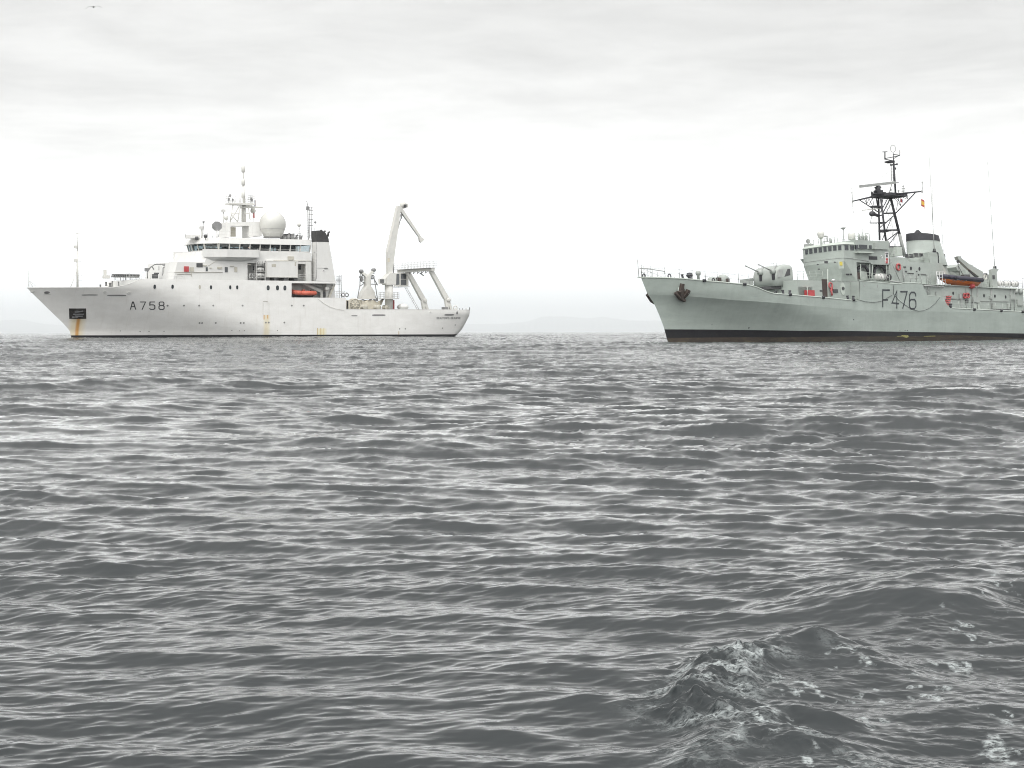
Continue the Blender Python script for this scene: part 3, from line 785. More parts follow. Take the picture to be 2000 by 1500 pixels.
# ---- level one house, bridge base and wings
zl1 = W.py(400, 512.3, -6.5)[2]; zl2 = W.py(413, 490.5, -6.5)[2]
xs1t = W.py(283.5, 514, 6.5)[0]; xs1b = W.py(276, 544, 6.5)[0]
xs2t = W.py(334.5, 491, 6.5)[0]; xs2b = W.py(328.8, 512, 6.5)[0]
xh1 = W.py(483.5, 530, -6.5)[0]; xh2 = W.py(605, 500, -6.0)[0]
zc_ = zC0 - .02
s = MB()
s.pplan([(xs1b + .6, -6.5), (xs1b, -5), (xs1b, 5), (xs1b + .6, 6.5), (xh1, 6.5), (xh1, -6.5)], lambda x, y: zC(x) + .005, zl1,
        [(xs1t + .6, -6.5), (xs1t, -5), (xs1t, 5), (xs1t + .6, 6.5), (xh1, 6.5), (xh1, -6.5)])
s.box(xh1, xh2, -3.9, 3.9, zC(xh2) - .1, zl1 - .003)
lower_house = s.build('deckhouse', 'white_paint', ws)
s = MB()
A2 = [(xs2b + 1.2, -6.5), (xs2b, -4.6), (xs2b - .1, 0), (xs2b, 4.6), (xs2b + 1.2, 6.5), (xh2, 6.5), (xh2, -6.5)]
B2 = [(x + (xs2t - xs2b) if x < xs2b + 3 else x, y) for x, y in A2]
s.pplan(A2, zl1 + .002, zl2, B2)
bridge_base = s.build('bridge_base', 'white_paint', ws)
xw0 = W.py(427, 495, -7.0)[0]; xw1 = W.py(508.5, 495, -7.6)[0]
zw0 = W.py(480, 502.5, -7.6)[2]; zw1 = W.py(480, 487.4, -7.6)[2]
s = MB()
for sg in (-1, 1):
    P = [(xw0 - 2.5, sg * 6.45), (xw0 + 1.2, sg * 7.6), (xw1 - .3, sg * 7.6), (xw1, sg * 7.3), (xw1, sg * 6.45)]
    Q = [(xw0 - 1.0, sg * 6.52), (xw0 + 2.4, sg * 6.9), (xw1 - 2.6, sg * 6.9), (xw1 - 2.4, sg * 6.52), (xw1 - 2.4, sg * 6.5)]
    if sg > 0: P, Q = P[::-1], Q[::-1]
    s.rings([[(x, y, zl1 + .35) for x, y in Q], [(x, y, zw0) for x, y in P], [(x, y, zw1) for x, y in P]])
s.build('bridge_wing', 'white_paint', ws)
# ---- bridge windows
zs0 = W.py(430, 488.2, -5.3)[2]; zs1 = W.py(430, 475.6, -5.3)[2]
xbf = W.py(361.5, 482, 5.2)[0]; xbe = W.py(605, 484, -5.3)[0]
plan = [(xbe, -5.3), (xbf + 1.6, -5.3), (xbf, -3.6), (xbf - .7, 0), (xbf, 3.6), (xbf + 1.6, 5.3), (xbe, 5.3)]
s = MB(); s.pplan([(x, y) for x, y in plan], zl2 - .05, zs0); bd = s.build('bridge', 'white_paint', ws)
fr = band_windows(bd, plan, zs0, zs1, 1.75, 'white_paint', 'bridge_glass', .17, lean=.28)
fr.build('window_frame', 'white_gear', bd)
s = MB(); s.box(xbf + 9, xbf + 11.6, -2.2, 2.6, zs0, zs1); s.box(xbf + 14.3, xbf + 15.6, -3.8, -1.6, zs0, zs1 - .1); s.box(xbe - 4.5, xbe - 3.2, -3.4, -1.8, zs0, zs1 - .1)
for k in range(9): s.box(xbf + 1.0 + (k % 3) * 2.2, xbf + 1.9 + (k % 3) * 2.2, -3.6 + 2.6 * (k // 3), -2.6 + 2.6 * (k // 3), zs0, zs0 + .45 + .12 * (k % 2))
s.box(xbf + 3, xbe - 1, -4.9, 4.9, zs1 - .07, zs1 - .01)
s.build('bridge_interior', 'dark_metal', bd)
zr = W.py(440, 464.3, -5.9)[2]
s = MB(); RP = [(xbe, -5.9), (xbf + 1.2, -5.9), (xbf - .7, -4.0), (xbf - 1.6, 0), (xbf - .7, 4.0), (xbf + 1.2, 5.9), (xbe, 5.9)]
RQ = [(x + (.6 if x < xbf + 2 else 0), y * .97) for x, y in RP]
s.pplan(RP, zs1, zr, RQ)
s.build('bridge_roof', 'white_paint', ws)

# ---- funnels (twin, port and starboard)
def W7(x, y, q): u, v = z2(x, y); return W.xz(u, v, q)
cap = [W7(1668, 842, -7.3), W7(1735, 838, -7.3), W7(1775, 868, -7.3), W7(1808, 930, -7.3), W7(1816, 975, -7.3), W7(1668, 973, -7.3)]
cas = [W7(1668, 974, -7.3), W7(1816, 976, -7.3), W.xz(655.5, 549.5, -7.3), W.xz(617.6, 548.5, -7.3)]
for sg in (-1, 1):
    ya, yb = (-7.3, -5.4) if sg < 0 else (5.4, 7.3)
    s = MB(); s.pside(cas, ya, yb); s.build('funnel', 'white_paint', ws)
    fo = bpy.data.objects[-1] if False else C.objects[-1]
    s = MB(); s.pside([(x, z + .003) for x, z in cap], ya - .03, yb + .03); s.build('funnel_cap', 'soot_black', fo)
    s = MB(); zt = cap[0][1]
    for k, dx_ in enumerate((.3, 1.0, 1.75)):
        x = cap[0][0] + .5 + dx_; s.tube((x, ya + .5, zt - .9), (x + .1, ya + .45, zt + .02 - k * .12), .17, n=10); s.tube((x + .1, ya + .45, zt - .04 - k * .12), (x + .3, ya + .4, zt + .16 - k * .12), .13, .16, n=10)
    s.build('exhaust_pipe', 'soot_black', fo)
    s = MB(); s.pside([W.xz(641, 549.8, -6.9), W.xz(655.6, 549.8, -6.9), W.xz(658.6, 581.5, -6.9), W.xz(641, 581.5, -6.9)], sg * 6.2, sg * 4.9)
    s.build('casing', 'white_paint', fo)
# stairs beside the casing
s = MB(); a = W.py(641, 582, -6.6); c = W.py(652, 555, -6.6)
for dy in (0, .8):
    s.beam((a[0], -6.9 + dy, a[2]), (c[0] + .1, -6.9 + dy, c[2]), .06, .22)
for k in range(11):
    q = k / 10; x, z = a[0] + (c[0] - a[0]) * q, a[2] + (c[2] - a[2]) * q; s.box(x - .14, x + .14, -6.88, -6.12, z, z + .05)
s.build('stairway', 'cream_drab', ws)
s = MB()
for k in range(7): p = W.py(658.5, 541 + k * 2.4, -5.2); s.box(p[0] - .05, p[0] + .5, -5.6, -4.8, p[2], p[2] + .06)
p = W.py(659, 558, -5.2); s.tube((p[0] + .5, -5.6, zBv), (p[0] + .5, -5.6, zBv + 3.8), .05); s.tube((p[0] + .5, -4.8, zBv), (p[0] + .5, -4.8, zBv + 3.8), .05)
s.build('ladder', 'grey_metal', ws)

# ---- radome and roof equipment
rc = W.py(532.5, 438.0, -2.2); rr = 26 / (F / (W.M @ Vector(rc)).y)
s = MB(); prof = []
for k in range(15):
    a = math.pi * (.12 + .88 * k / 14); prof.append((max(1e-3, rr * math.sin(a)), -rr * math.cos(a)))
prof = [(p, q) for p, q in prof if q > -.38 * rr]
prof = [(rr * .66, -rr * 1.0 + .04), (rr * .93, -rr * .38)] + prof
s.lathe(rc, prof, 36); ra = s.build('radome', 'radome_white', ws)
s = MB(); s.lathe((rc[0], rc[1], rc[2] - rr), [(rr * .72, -.06), (rr * .72, .03)], 24, sm=False); s.torus((rc[0], rc[1], rc[2] - rr * .38), rr * .935, .03, 'z', 36, 5)
s.build('radome_base', 'grey_metal', ra)
s = MB()     # box column beside the radome
s.pside([W7(880, 780, 0), W7(990, 770, 0), W7(980, 915, 0), W7(880, 915, 0)], -1.6, 1.6)
s.pside([W7(565, 750, 0), W7(1020, 742, 0), W7(1020, 772, 0), W7(905, 792, 0), W7(565, 792, 0)], -1.5, 1.5)
s.pside([W7(568, 792, 0), W7(620, 792, 0), W7(620, 925, 0), W7(568, 925, 0)], -1.5, 1.5)
s.pside([W7(836, 792, 0), W7(882, 792, 0), W7(882, 925, 0), W7(836, 925, 0)], -1.5, 1.5)
mh_ = s.build('mast_house', 'white_paint', ws)
s = MB(); a = W7(622, 800, .9); c = W7(722, 915, .9); s.box(a[0], c[0], .85, .95, c[1], a[1]); s.build('panel', 'buff_panel', mh_)
mm = MB()
P = lambda x, y, q=0.0: W.py(*z2(x, y), q)
for q in (-.9, .9):
    for a, c in (((655, 742), (692, 540)), ((745, 742), (778, 556)), ((655, 742), (765, 555)), ((745, 742), (670, 650)), ((668, 645), (760, 645)), ((795, 740), (790, 560)), ((892, 720), (868, 556)), ((830, 642), (885, 640))):
        mm.tube(P(*a, q), P(*c, q), .09, n=6)
mm.tube(P(822, 742), P(818, 540), .33, .3, 10); mm.tube(P(818, 540), P(812, 300), .2, .17, 10); mm.tube(P(812, 300), P(811, 100), .15, .09, 8)
mm.tube(P(775, 566, -.6), P(1038, 571, -.6), .16, n=8)
mast_w = mm.build('mast', 'white_gear', ws)
s = MB(); a = P(632, 527); c = P(912, 527); s.box(a[0], c[0], -1.3, 1.3, a[2] - .18, a[2] + .1); s.build('mast_platform', 'white_gear', mast_w)
s = MB(); zz_ = a[2] + .1
s.rail([(a[0], -1.25, zz_), (c[0], -1.25, zz_), (c[0], 1.25, zz_), (a[0], 1.25, zz_), (a[0], -1.25, zz_)], 1.15, .9); s.build('railing', 'rail_white', mast_w)
for y in (122, 275, 425):
    s = MB(); c = P(811, y); s.lathe((c[0], c[1], c[2] - .45), [(.16, -.1), (.32, 0), (.32, .75), (.2, .95), (.1, 1.05)], 10); s.build('mast_lamp', 'white_gear', mast_w)
s = MB()
for x, y0, y1 in ((640, 515, 440), (688, 515, 455), (657, 440, 425), (900, 515, 430), (912, 515, 450)):
    s.tube(P(x, y0, -1), P(x, y1, -1), .05, n=5); c = P(x, (y0 + y1) / 2, -1); s.box(c[0] - .12, c[0] + .12, -1.12, -.88, c[2] - .2, c[2] + .2)
for k in range(5): s.tube(P(862, 520 - k * 22, -.5), P(925, 518 - k * 22, -.5), .035, n=4)
s.tube(P(815, 100), P(790, 80), .03, n=4); s.tube(P(815, 100), P(835, 82), .03, n=4)
s.build('aerial', 'grey_metal', mast_w)
def antenna(name, top, bot, r=.05, extra=None, mat='grey_metal', q=0.0, par=None):
    s = MB(); s.tube(P(*bot, q), P(*top, q), r, r * .8, 6)
    if extra: extra(s)
    return s.build(name, mat, par or ws)
def sat_dome(x, y, r, ybot, q, name='satellite_dome', par=None):
    c = P(x, y, q); ra_ = r / 6.0 / 11.9; s = MB()
    s.lathe(c, [(ra_ * .55, -ra_ * 1.05), (ra_, -ra_ * .5), (ra_, ra_ * .1), (ra_ * .86, ra_ * .62), (ra_ * .5, ra_ * .98), (.01, ra_ * 1.08)], 16)
    o = s.build(name, 'radome_white', par or ws)
    s = MB(); b_ = P(x, ybot, q); s.tube((c[0], q, c[2] - ra_), (c[0], q, b_[2]), .07, n=6); s.build('dome_post', 'rail_white', o)
sat_dome(610, 690, 26, 760, -1.0); sat_dome(925, 605, 31, 745, .9); sat_dome(1465, 775, 22, 935, -2.5)
# octagonal reflector
c = P(502, 790, -3.0); r_ = 52 / 6 / 11.9; s = MB()
s.rings([[(c[0] + dx_ * .5 + r_ * 1.15 * math.cos(math.pi * (k + .5) / 4), c[1] - dx_, c[2] + r_ * 1.1 * math.sin(math.pi * (k + .5) / 4)) for k in range(8)] for dx_ in (-.08, .08)])
re_ = s.build('radar_reflector', 'grey_metal', ws); s = MB(); s.tube((c[0], c[1], c[2] - .6), (c[0], c[1], zr), .1, n=8); s.build('post', 'rail_white', re_)
# small masts, searchlights and aerials on the wheelhouse roof
antenna('radar_mast', (576, 600), (578, 915), .12, lambda s: (s.box(P(560, 620)[0], P(595, 600)[0], -.3, .3, P(0, 628)[2] if False else P(576, 628)[2], P(576, 598)[2]), s.tube(P(515, 590, -.2), P(640, 590, -.2), .05, n=5), s.tube(P(545, 685), P(600, 685), .04, n=4)), 'rail_white', 0)
for x, yt, yb in ((345, 740, 900), (395, 865, 925), (455, 885, 925), (135, 880, 920), (525, 880, 915), (1505, 890, 935), (1655, 745, 840)):
    antenna('whip_aerial', (x, yt), (x - 6, yb), .045, (lambda s, x=x, yt=yt: s.ball(P(x, yt, -3), .2, 10, 6)) if x in (345, 1655) else None, 'grey_metal', -3 if x < 1600 else -6.3)
s = MB(); c = P(325, 830, -2.5); s.tube((c[0], -2.5, zr), (c[0], -2.5, c[2]), .14, n=8); s.box(c[0] - .35, c[0] + .25, -2.8, -2.2, c[2], c[2] + .5); s.build('searchlight_post', 'rail_white', ws)
for x, y in ((265, 932), (368, 908)):
    s = MB(); c = P(x, y, -4.6); s.lathe(c, [(.05, -.25), (.27, -.22), (.30, .2), (.05, .22)], 12, 'x'); s.tube((c[0], c[1], c[2] - .1), (c[0], c[1], min(zr, c[2]) - .35), .05); s.build('searchlight', 'dark_metal', ws)
s = MB(); a = P(160, 920, -1.5); c = P(270, 890, -1.5); s.rbox(a[0], c[0], -2.8, -.2, zr, c[2], .1); s.build('roof_locker', 'white_paint', ws)
s = MB(); e = -5.5
s.rail([(xbf + 1.6, e, zr), (xbe - .3, e, zr)], 1.0, 1.8, .022, 2, .026); s.rail([(xbf, -3.6, zr), (xbf + 1.6, e, zr)], 1.0, 1.8, .022, 2, .026); s.build('roof_railing', 'rail_white', ws)
s = MB(); a = P(1285, 930, -3.5); c = P(1420, 850, -3.5)
for k in range(5): s.box(a[0] + k * .7, a[0] + k * .7 + .4, -3.7 + .2 * (k % 2), -3.2, zr, zr + .5 + .25 * (k % 3))
s.rail([(a[0] - .3, -4.2, zr), (c[0] + .6, -4.2, zr)], 1.1, .9); s.build('roof_gear', 'grey_metal', ws)
# aft poles beside the funnel
s = MB(); s.tube(P(1573, 1000, -4.6), P(1567, 555, -4.6), .11, .08, 8); c = P(1562, 580, -4.6); s.box(c[0] - .15, c[0] + .2, -4.8, -4.4, c[2] - .3, c[2] + .3); s.path([P(1567, 555, -4.6), P(1560, 515, -4.6), P(1548, 490, -4.6)], .05)
s.ladder(P(1598, 935, -4.2), P(1596, 560, -4.2), .35, .5, .05)
for y in (575, 605, 652, 710, 782): s.tube(P(1580, y, -4.2), P(1628, y, -4.2), .05, n=5)
s.build('signal_mast', 'grey_metal', ws)
# foremast and jackstaff
s = MB(); F_ = lambda x, y, q=0.0: W.py(*z1(x, y), q)
pt = W.py(150.5, 450, 0); s.tube(F_(696, 520), W.py(151, 490, 0), .17, .13, 10); s.tube(W.py(151, 490, 0), pt, .1, .06, 8)
s.tube(F_(612, 505), F_(690, 305), .05); s.tube(F_(612, 505, -1), F_(690, 305), .04); s.box(pt[0] - .3, pt[0] + .5, -.1, .1, pt[2] - .5, pt[2] - .42)
for y in (0, 165): c = F_(680, y + 20); s.box(c[0] - .3, c[0] + .1, -.2, .2, c[2] - .15, c[2] + .3)
for k in range(9):
    c = F_(700, 480 - k * 58); s.tube(c, (c[0] + .7, 0, c[2]), .03, n=4)
s.build('foremast', 'white_gear', ws)
s = MB(); s.tube(F_(102, 520), F_(100, 250), .05, .035); s.tube(F_(104, 425), F_(190, 492), .03); s.tube(F_(104, 425, -.8), F_(150, 500, -.8), .03); s.build('jackstaff', 'white_gear', ws)

# ---- foredeck and main deck fittings
s = MB()
def BOX(s, f, x0, y0, x1, y1, q0, q1):
    a = W.py(*f(x0, y1), q0); c = W.py(*f(x1, y0), q0); return s.box(a[0], c[0], q0, q1, a[2], c[2])
a = F_(1005, 400, 2.0); c = F_(1070, 362, 2.0); s.box(a[0], c[0], 1.2, 2.2, a[2], c[2]); s.box(a[0] + .1, c[0] - .4, 1.5, 2.0, c[2], c[2] + .9); s.build('deck_locker', 'white_gear', ws)
s = MB(); a = F_(1125, 380, 1.0); c = F_(1440, 352, 1.0)
n = 15
for k in range(n):
    x = a[0] + (c[0] - a[0]) * k / (n - 1); s.beam((x - .1, 1, a[2] - .05), (x + .12, 1, c[2]), .9, .12)
s.beam((a[0], 1, c[2]), (c[0], 1, c[2]), 1.0, .08)
for k in range(5): x = a[0] + .4 + (c[0] - a[0] - .8) * k / 4; s.tube((x, 1, zC0), (x, 1, c[2]), .05)
s.build('gangway_rack', 'grey_metal', ws)
s = MB(); g = lambda x, y, q: F_(x, y, q)
s.rail([(_x277 + .2, -5.5, zC0), (_x277 + .2, 6.4, zC0), (xs1b - .1, 6.4, zC0)], 1.05, 1.4, .022, 2, .026)
s.rail([(_x277 + .2, -6.6, zC0), (hx_(362, 545), -7.3, zC0)], 1.05, 1.4, .022, 2, .026)
s.build('main_deck_railing', 'rail_white', ws)
s = MB(); q = -2.8
s.path([F_(1530, 300, q), F_(1590, 262, q), F_(1640, 228, q), F_(1828, 222, q), F_(1838, 275, q), F_(1800, 290, q)], .09)
s.path([F_(1560, 300, q), F_(1600, 250, q), F_(1630, 290, q)], .08); s.path([F_(1735, 240, q), F_(1790, 245, q), F_(1740, 270, q), F_(1735, 395, q)], .07)
BOX(s, z1, 1530, 270, 1568, 312, q - .3, q + .3)
for x, y in ((1745, 330), (1780, 350), (1800, 355)): BOX(s, z1, x, y, x + 30, y + 12, q - .2, q + .2)
s.tube(F_(1550, 400, q), F_(1550, 300, q), .07); s.tube(F_(1690, 300, q), F_(1690, 245, q), .05)
s.build('hose_davit', 'grey_metal', ws)
s = MB(); BOX(s, z1, 1632, 345, 1680, 398, q - .5, q + .5); BOX(s, z1, 1650, 328, 1695, 345, q - .4, q + .4); s.build('winch', 'dark_metal', ws)
s = MB()     # inside the bow well
for x, y, r_ in ((1045, 458, .22), (1095, 470, .28), (1200, 455, .2), (975, 492, .2)):
    c = F_(x, y, 3.5); s.lathe((c[0], 3.5, c[2] - .4), [(r_, 0), (r_ * .7, .2), (r_ * .7, .5), (r_ * 1.1, .6), (.02, .66)], 10)
s.build('mooring_bitt', 'grey_metal', ws)

# ---- windows, portholes, slots and marks in the side
def hull_plate(name, u, v, wpx, hpx, mat, par, off=.035, n=12, sq=3.0):
    c = W.ph(u, v) if par is hull_w else None
    sx = wpx / 2 / 11.9 / .866; sz = hpx / 2 / 12.0
    s = MB(); rs = []
    for o_off in (-.05, off):
        rg = []
        for k in range(n):
            a = 2 * math.pi * (k + .5) / n; ca, sa = math.cos(a), math.sin(a)
            e = (abs(ca) ** sq + abs(sa) ** sq) ** (-1 / sq); x = c[0] + sx * ca * e; z = c[2] + sz * sa * e
            rg.append((x, -W.hb(x, z) - o_off, z))
        rs.append(rg)
    s.rings(rs); return s.build(name, mat, par)
for x, y in ((450, 507), (685, 507), (770, 508)): u, v = z3(x, y); hull_plate('window', u, v, 3.6, 7.6, 'dark_glass', hull_w)
for x, y in ((1148, 513), (1262, 514), (1352, 515)): u, v = z3(x, y); hull_plate('window', u, v, 5.2, 9.4, 'dark_glass', hull_w)
for x, y in ((1638, 500), (1856, 500)): u, v = z1(x, y); hull_plate('window', u, v, 4, 7.8, 'dark_glass', hull_w)
u, v = z3(313, 505); hull_plate('window_cover', u, v, 3.6, 7.6, 'cream_drab', hull_w)
for x, y in ((120, 730), (305, 730), (478, 730), (836, 730), (1437, 730), (1582, 730), (310, 943), (342, 943), (508, 942), (812, 942), (850, 942), (1120, 937), (1155, 937), (1346, 937)):
    u, v = z3(x, y); hull_plate('porthole', u, v, 3.0, 3.4, 'grey_metal', hull_w, sq=2)
for x, y in ((1795, 730),): u, v = z1(x, y); hull_plate('porthole', u, v, 3.0, 3.4, 'grey_metal', hull_w, sq=2)
for x, y in ((1218, 1040), (1460, 1046), (1568, 1046), (1752, 1044)): u, v = z1(x, y); hull_plate('discharge_port', u, v, 1.8, 1.4, 'dark_metal', hull_w, sq=2)
for x, y in ((705, 1035), (800, 1038), (858, 1036), (1262, 1035)): u, v = z3(x, y); hull_plate('discharge_port', u, v, 1.6, 1.4, 'dark_metal', hull_w, sq=2)
for x, y in ((727, 1357), (784, 1357), (1160, 1350), (1288, 1318)): u, v = z4(x, y); hull_plate('discharge_port', u, v, 2.2, 2.2, 'dark_metal', hull_w, sq=2)
for x, y, wd_, hh in ((270, 1224, 11, 1.8), (516, 1218, 25, 3), (1228, 1215, 19, 3.2)): u, v = z4(x, y); hull_plate('mooring_slot', u, v, wd_, hh, 'grey_metal', hull_w, n=16, sq=6)
u, v = z4(1308, 1195); hull_plate('mooring_slot', u, v, 3.2, 6, 'grey_metal', hull_w)
for x, y, wd_, hh in ((845, 601, 23, 2.0), (1175, 606, 28, 2.6)): u, v = z1(x, y); hull_plate('mooring_slot', u, v, wd_, hh, 'grey_metal', hull_w, n=16, sq=6)
for x, y in ((1028, 568), (1320, 577)): u, v = z1(x, y); hull_plate('fairlead', u, v, 5, 5, 'white_plastic', hull_w, off=.1, sq=2)
u, v = z4(1038, 1188); hull_plate('fairlead', u, v, 3.2, 3.2, 'white_plastic', hull_w, off=.1, sq=2)
u, v = z1(697, 828); s = MB(); rs = []
for o_ in (-.05, .03):
    rg = []
    for (x_, y_), (x2_, y2_) in zip(((592, 765), (800, 765), (803, 892), (596, 892)), ((800, 765), (803, 892), (596, 892), (592, 765))):
        for k in range(6): rg.append(W.ph(*z1(x_ + (x2_ - x_) * k / 6, y_ + (y2_ - y_) * k / 6), o_))
    rs.append(rg)
s.rings(rs); ap = s.build('anchor_pocket', 'dark_recess', hull_w)
s = MB(); c = W.ph(u + 1, v)      # the anchor lying inside the pocket
for k, (x0, y0, x1, y1) in enumerate(((660, 812, 760, 800), (640, 838, 770, 838), (660, 858, 755, 862), (625, 870, 700, 872))):
    p0 = W.ph(*z1(x0, y0), .14); p1 = W.ph(*z1(x1, y1), .14); s.beam(p0, p1, .22, .22)
s.build('anchor', 'dark_metal', hull_w)
for x, y, wd_, hh, mt in ((330, 594, 11, 1.6, 'white_plastic'), (322, 572, 8, 5, 'grey_metal'), (145, 562, 6, 4, 'white_plastic')): u, v = z1(x, y); hull_plate('bow_emblem', u, v, wd_, hh, mt, hull_w, sq=2)
hull_text(W, 'hull_number', 'A758', [(*z1(x0, 686), *z1(x1, 777)) for x0, x1 in ((1341, 1405), (1462, 1526), (1576, 1640), (1690, 1753))], .155, 'black_lettering', ws)
tx = 'BEAUTEMPS-BEAUPRE'
hull_text(W, 'ship_name', tx, [(*z4(1103 + k * 14.3, 1239), *z4(1103 + k * 14.3 + 10, 1257)) for k in range(len(tx))], .062, 'grey_metal', ws)
# plate ladder rungs over the rust patch
s = MB()
for k in range(3): a = W.ph(*z3(1085, 678), .03); c = W.ph(*z3(1140, 680), .03)
s.tube(a, c, .03); 
for x in (1085, 1158): s.path([W.ph(*z3(x, y), .03) for y in (690, 740, 790, 840)], .015, 4)
s.build('draught_guide', 'cream_drab', ws)

# ---- level-one side details
def WALL(name, f, x0, y0, x1, y1, q, mat, par, th=.05):
    s = MB(); a = W.py(*f(x0, y1), q); c = W.py(*f(x1, y0), q); s.box(a[0], c[0], q - th, q + .02, a[2], c[2]); return s.build(name, mat, par)
WALL('window', z2, 594, 1270, 628, 1330, -6.5, 'dark_glass', lower_house)
WALL('window', z2, 371, 1272, 394, 1318, -6.5, 'dark_glass', lower_house)
WALL('window_cover', z2, 706, 1270, 740, 1328, -6.5, 'cream_drab', lower_house)
WALL('ventilation_grille', z2, 262, 1224, 333, 1272, -6.5, 'dark_metal', lower_house)
WALL('panel', z2, 184, 1272, 232, 1320, -6.5, 'cream_drab', lower_house)
WALL('window', z2, 922, 1262, 948, 1305, -3.9, 'dark_glass', lower_house)
WALL('window', z2, 1458, 1250, 1485, 1300, -3.9, 'dark_glass', lower_house)
s = MB()
for y, x0, x1 in ((1330, 0, 570), (1352, 30, 200)): s.tube(P(x0, y, -6.56), P(x1, y, -6.56), .04, n=5)
for x0, y0, x1, y1 in ((650, 1255, 700, 1262), (860, 1235, 900, 1242), (335, 1248, 385, 1256), (505, 1268, 560, 1290), (415, 1275, 440, 1285)):
    a = P(x0, y1, -6.5); c = P(x1, y0, -6.5); s.box(a[0], c[0], -6.62, -6.45, a[2], c[2])
s.tube(P(400, 1255, -6.55), P(560, 1160, -6.55), .025, n=4); s.tube(P(205, 1335, -6.56), P(205, 1380, -6.56), .03)
s.build('side_pipework', 'cream_drab', ws)
s = MB(); s.rail([(xh1, -7.3, zC(xh1)), (W.py(517, 540, -7.3)[0], -7.3, zC(xh1))], 1.05, 1.2, .022, 3, .026); s.rail([(W.py(584, 540, -7.3)[0], -7.3, zC(xh2)), (W.py(615, 540, -7.3)[0], -7.3, zC(xh2))], 1.05, 1.2, .022, 3, .026)
s.rail([(xw1, -6.4, zl2), (xh2 - .1, -6.4, zl2)], .5, 2, .02, 1, .025)
s.build('side_railing', 'rail_white', ws)
s = MB(); c = P(1365, 1170, -6.5); s.box(c[0] - .5, c[0] + .5, -6.75, -6.5, c[2] - .2, c[2] + .35); s.tube((c[0] - 3, -6.55, c[2] - .35), (c[0] + 4, -6.55, c[2] - .35), .05); s.build('boat_boom', 'cream_drab', ws)
WALL('door_panel', z2, 1545, 1205, 1610, 1400, -5.2, 'white_gear', ws, th=.0)
# funnel side marks
s = MB()
for (x0, y0, x1, y1) in ((1755, 1279, 1800, 1286), (1638, 1092, 1655, 1098), (1748, 1306, 1758, 1314)):
    a = P(x0, y1, -7.3); c = P(x1, y0, -7.3); s.box(a[0], c[0], -7.42, -7.3, a[2], c[2])
s.tube(P(1672, 1281, -7.32), P(1755, 1281, -7.32), .02, n=4); s.path([P(1668, 975, -7.33), P(1668, 1410, -7.33)], .02, 4)
s.build('funnel_fitting', 'grey_metal', ws)

# ---- boat recess: davit arms
s = MB(); G3 = lambda x, y, q: W.py(*z3(x, y), q)
s.beam(G3(1580, 465, -5.6), G3(1790, 555, -5.6), .3, .34, .3, .5); s.beam(G3(1790, 540, -5.6), G3(1800, 632, -5.6), .4, .5); s.beam(G3(1690, 465, -5.0), G3(1800, 500, -5.0), .2, .25)
s.tube(G3(1560, 470, -5.6), G3(1575, 560, -5.6), .03)
s.build('boat_davit', 'white_gear', ws)
s = MB(); s.lathe(G3(1862, 525, -6.6), [(.1, -.3), (.34, -.3), (.34, .3), (.1, .3)], 12, 'y'); s.build('davit_winch', 'white_gear', ws)
s = MB(); 
for x0, x1, y0, y1 in ((1825, 1842, 570, 632), (1768, 1785, 570, 600)): a = G3(x0, y1, -5.9); c = G3(x1, y0, -5.9); s.box(a[0], c[0], -5.95, -5.8, a[2], c[2])
s.build('davit_control', 'dark_metal', ws)
# mooring line hanging in a shallow curve along the side
s = MB(); pts = [W.ph(u, v, .06) for u, v in ((620, 583), (631, 592), (643, 599), (657, 603.5), (672, 606))]; s.path(pts, .022, 4); s.build('hanging_rope', 'cream_drab', ws)

# ---- aft deck
zad = zA(60) - 1.25
s = MB(); s.rail([W.ph(661, 581.5), W.ph(675.5, 581.5)] if False else [(xEndB + .3, -7.1, zBv), (xB - .1, -7.1, zBv), (xB - .1, -2, zBv)], 1.1, 1.1, .025, 3, .03); s.build('boat_deck_railing', 'rail_white', ws)
q = -2.0; B4 = lambda x, y, q=q: W.py(*z4b(x, y), q)
def X4(x, y, q=q): p = B4(x, y, q); return (p[0], p[2])
s = MB()     # launch and recovery tower
s.pside([X4(1040, 560), X4(1160, 560), X4(1175, 250), X4(1085, 262), X4(1040, 300)], -2.5, -1.5)
s.pside([X4(870, 910), X4(1290, 910), X4(1265, 720), X4(1160, 560.5), X4(1040, 560.5), X4(960, 690)], -2.7, -1.3)
s.beam(B4(1110, 290), B4(1275, 130), .7, .62, .5, .35); s.beam(B4(1090, 290), B4(935, 160), .7, .5, .5, .35)
tw = s.build('launching_frame', 'white_gear', ws)
s = MB()
for x, y in ((935, 140), (1280, 105)): s.lathe(B4(x, y), [(.05, -.3), (.32, -.28), (.32, .28), (.05, .3)], 14, 'y')
for a, c in (((910, 170), (900, 560)), ((960, 200), (950, 420)), ((900, 560), (1010, 480)), ((890, 560), (835, 890)), ((1240, 260), (1395, 530)), ((1200, 380), (1190, 640)), ((1200, 500), (1380, 505)), ((1260, 200), (1310, 190)), ((1300, 340), (1400, 980)), ((1200, 350), (1300, 345)), ((1290, 740), (1370, 930)), ((900, 400), (1030, 470)), ((900, 300), (990, 260))):
    s.tube(B4(*a), B4(*c), .07, n=6)
s.torus(B4(1255, 300), .28, .09, 'y', 14, 6)
for x, y in ((940, 330), (950, 380), (925, 300), (1240, 340)): c = B4(x, y); s.box(c[0] - .2, c[0] + .2, q - .25, q + .25, c[2] - .15, c[2] + .15)
s.build('rigging', 'grey_metal', tw)
s = MB()
q2 = -3.2
s.pside([X4(930, 935, q2), X4(1030, 1005, q2), X4(1120, 960, q2), X4(1200, 935, q2), X4(1270, 940, q2), X4(1360, 990, q2), X4(1470, 1080, q2), X4(1300, 1110, q2), X4(1310, 1215, q2), X4(1100, 1215, q2), X4(960, 1080, q2)], -3.4, -1.2)
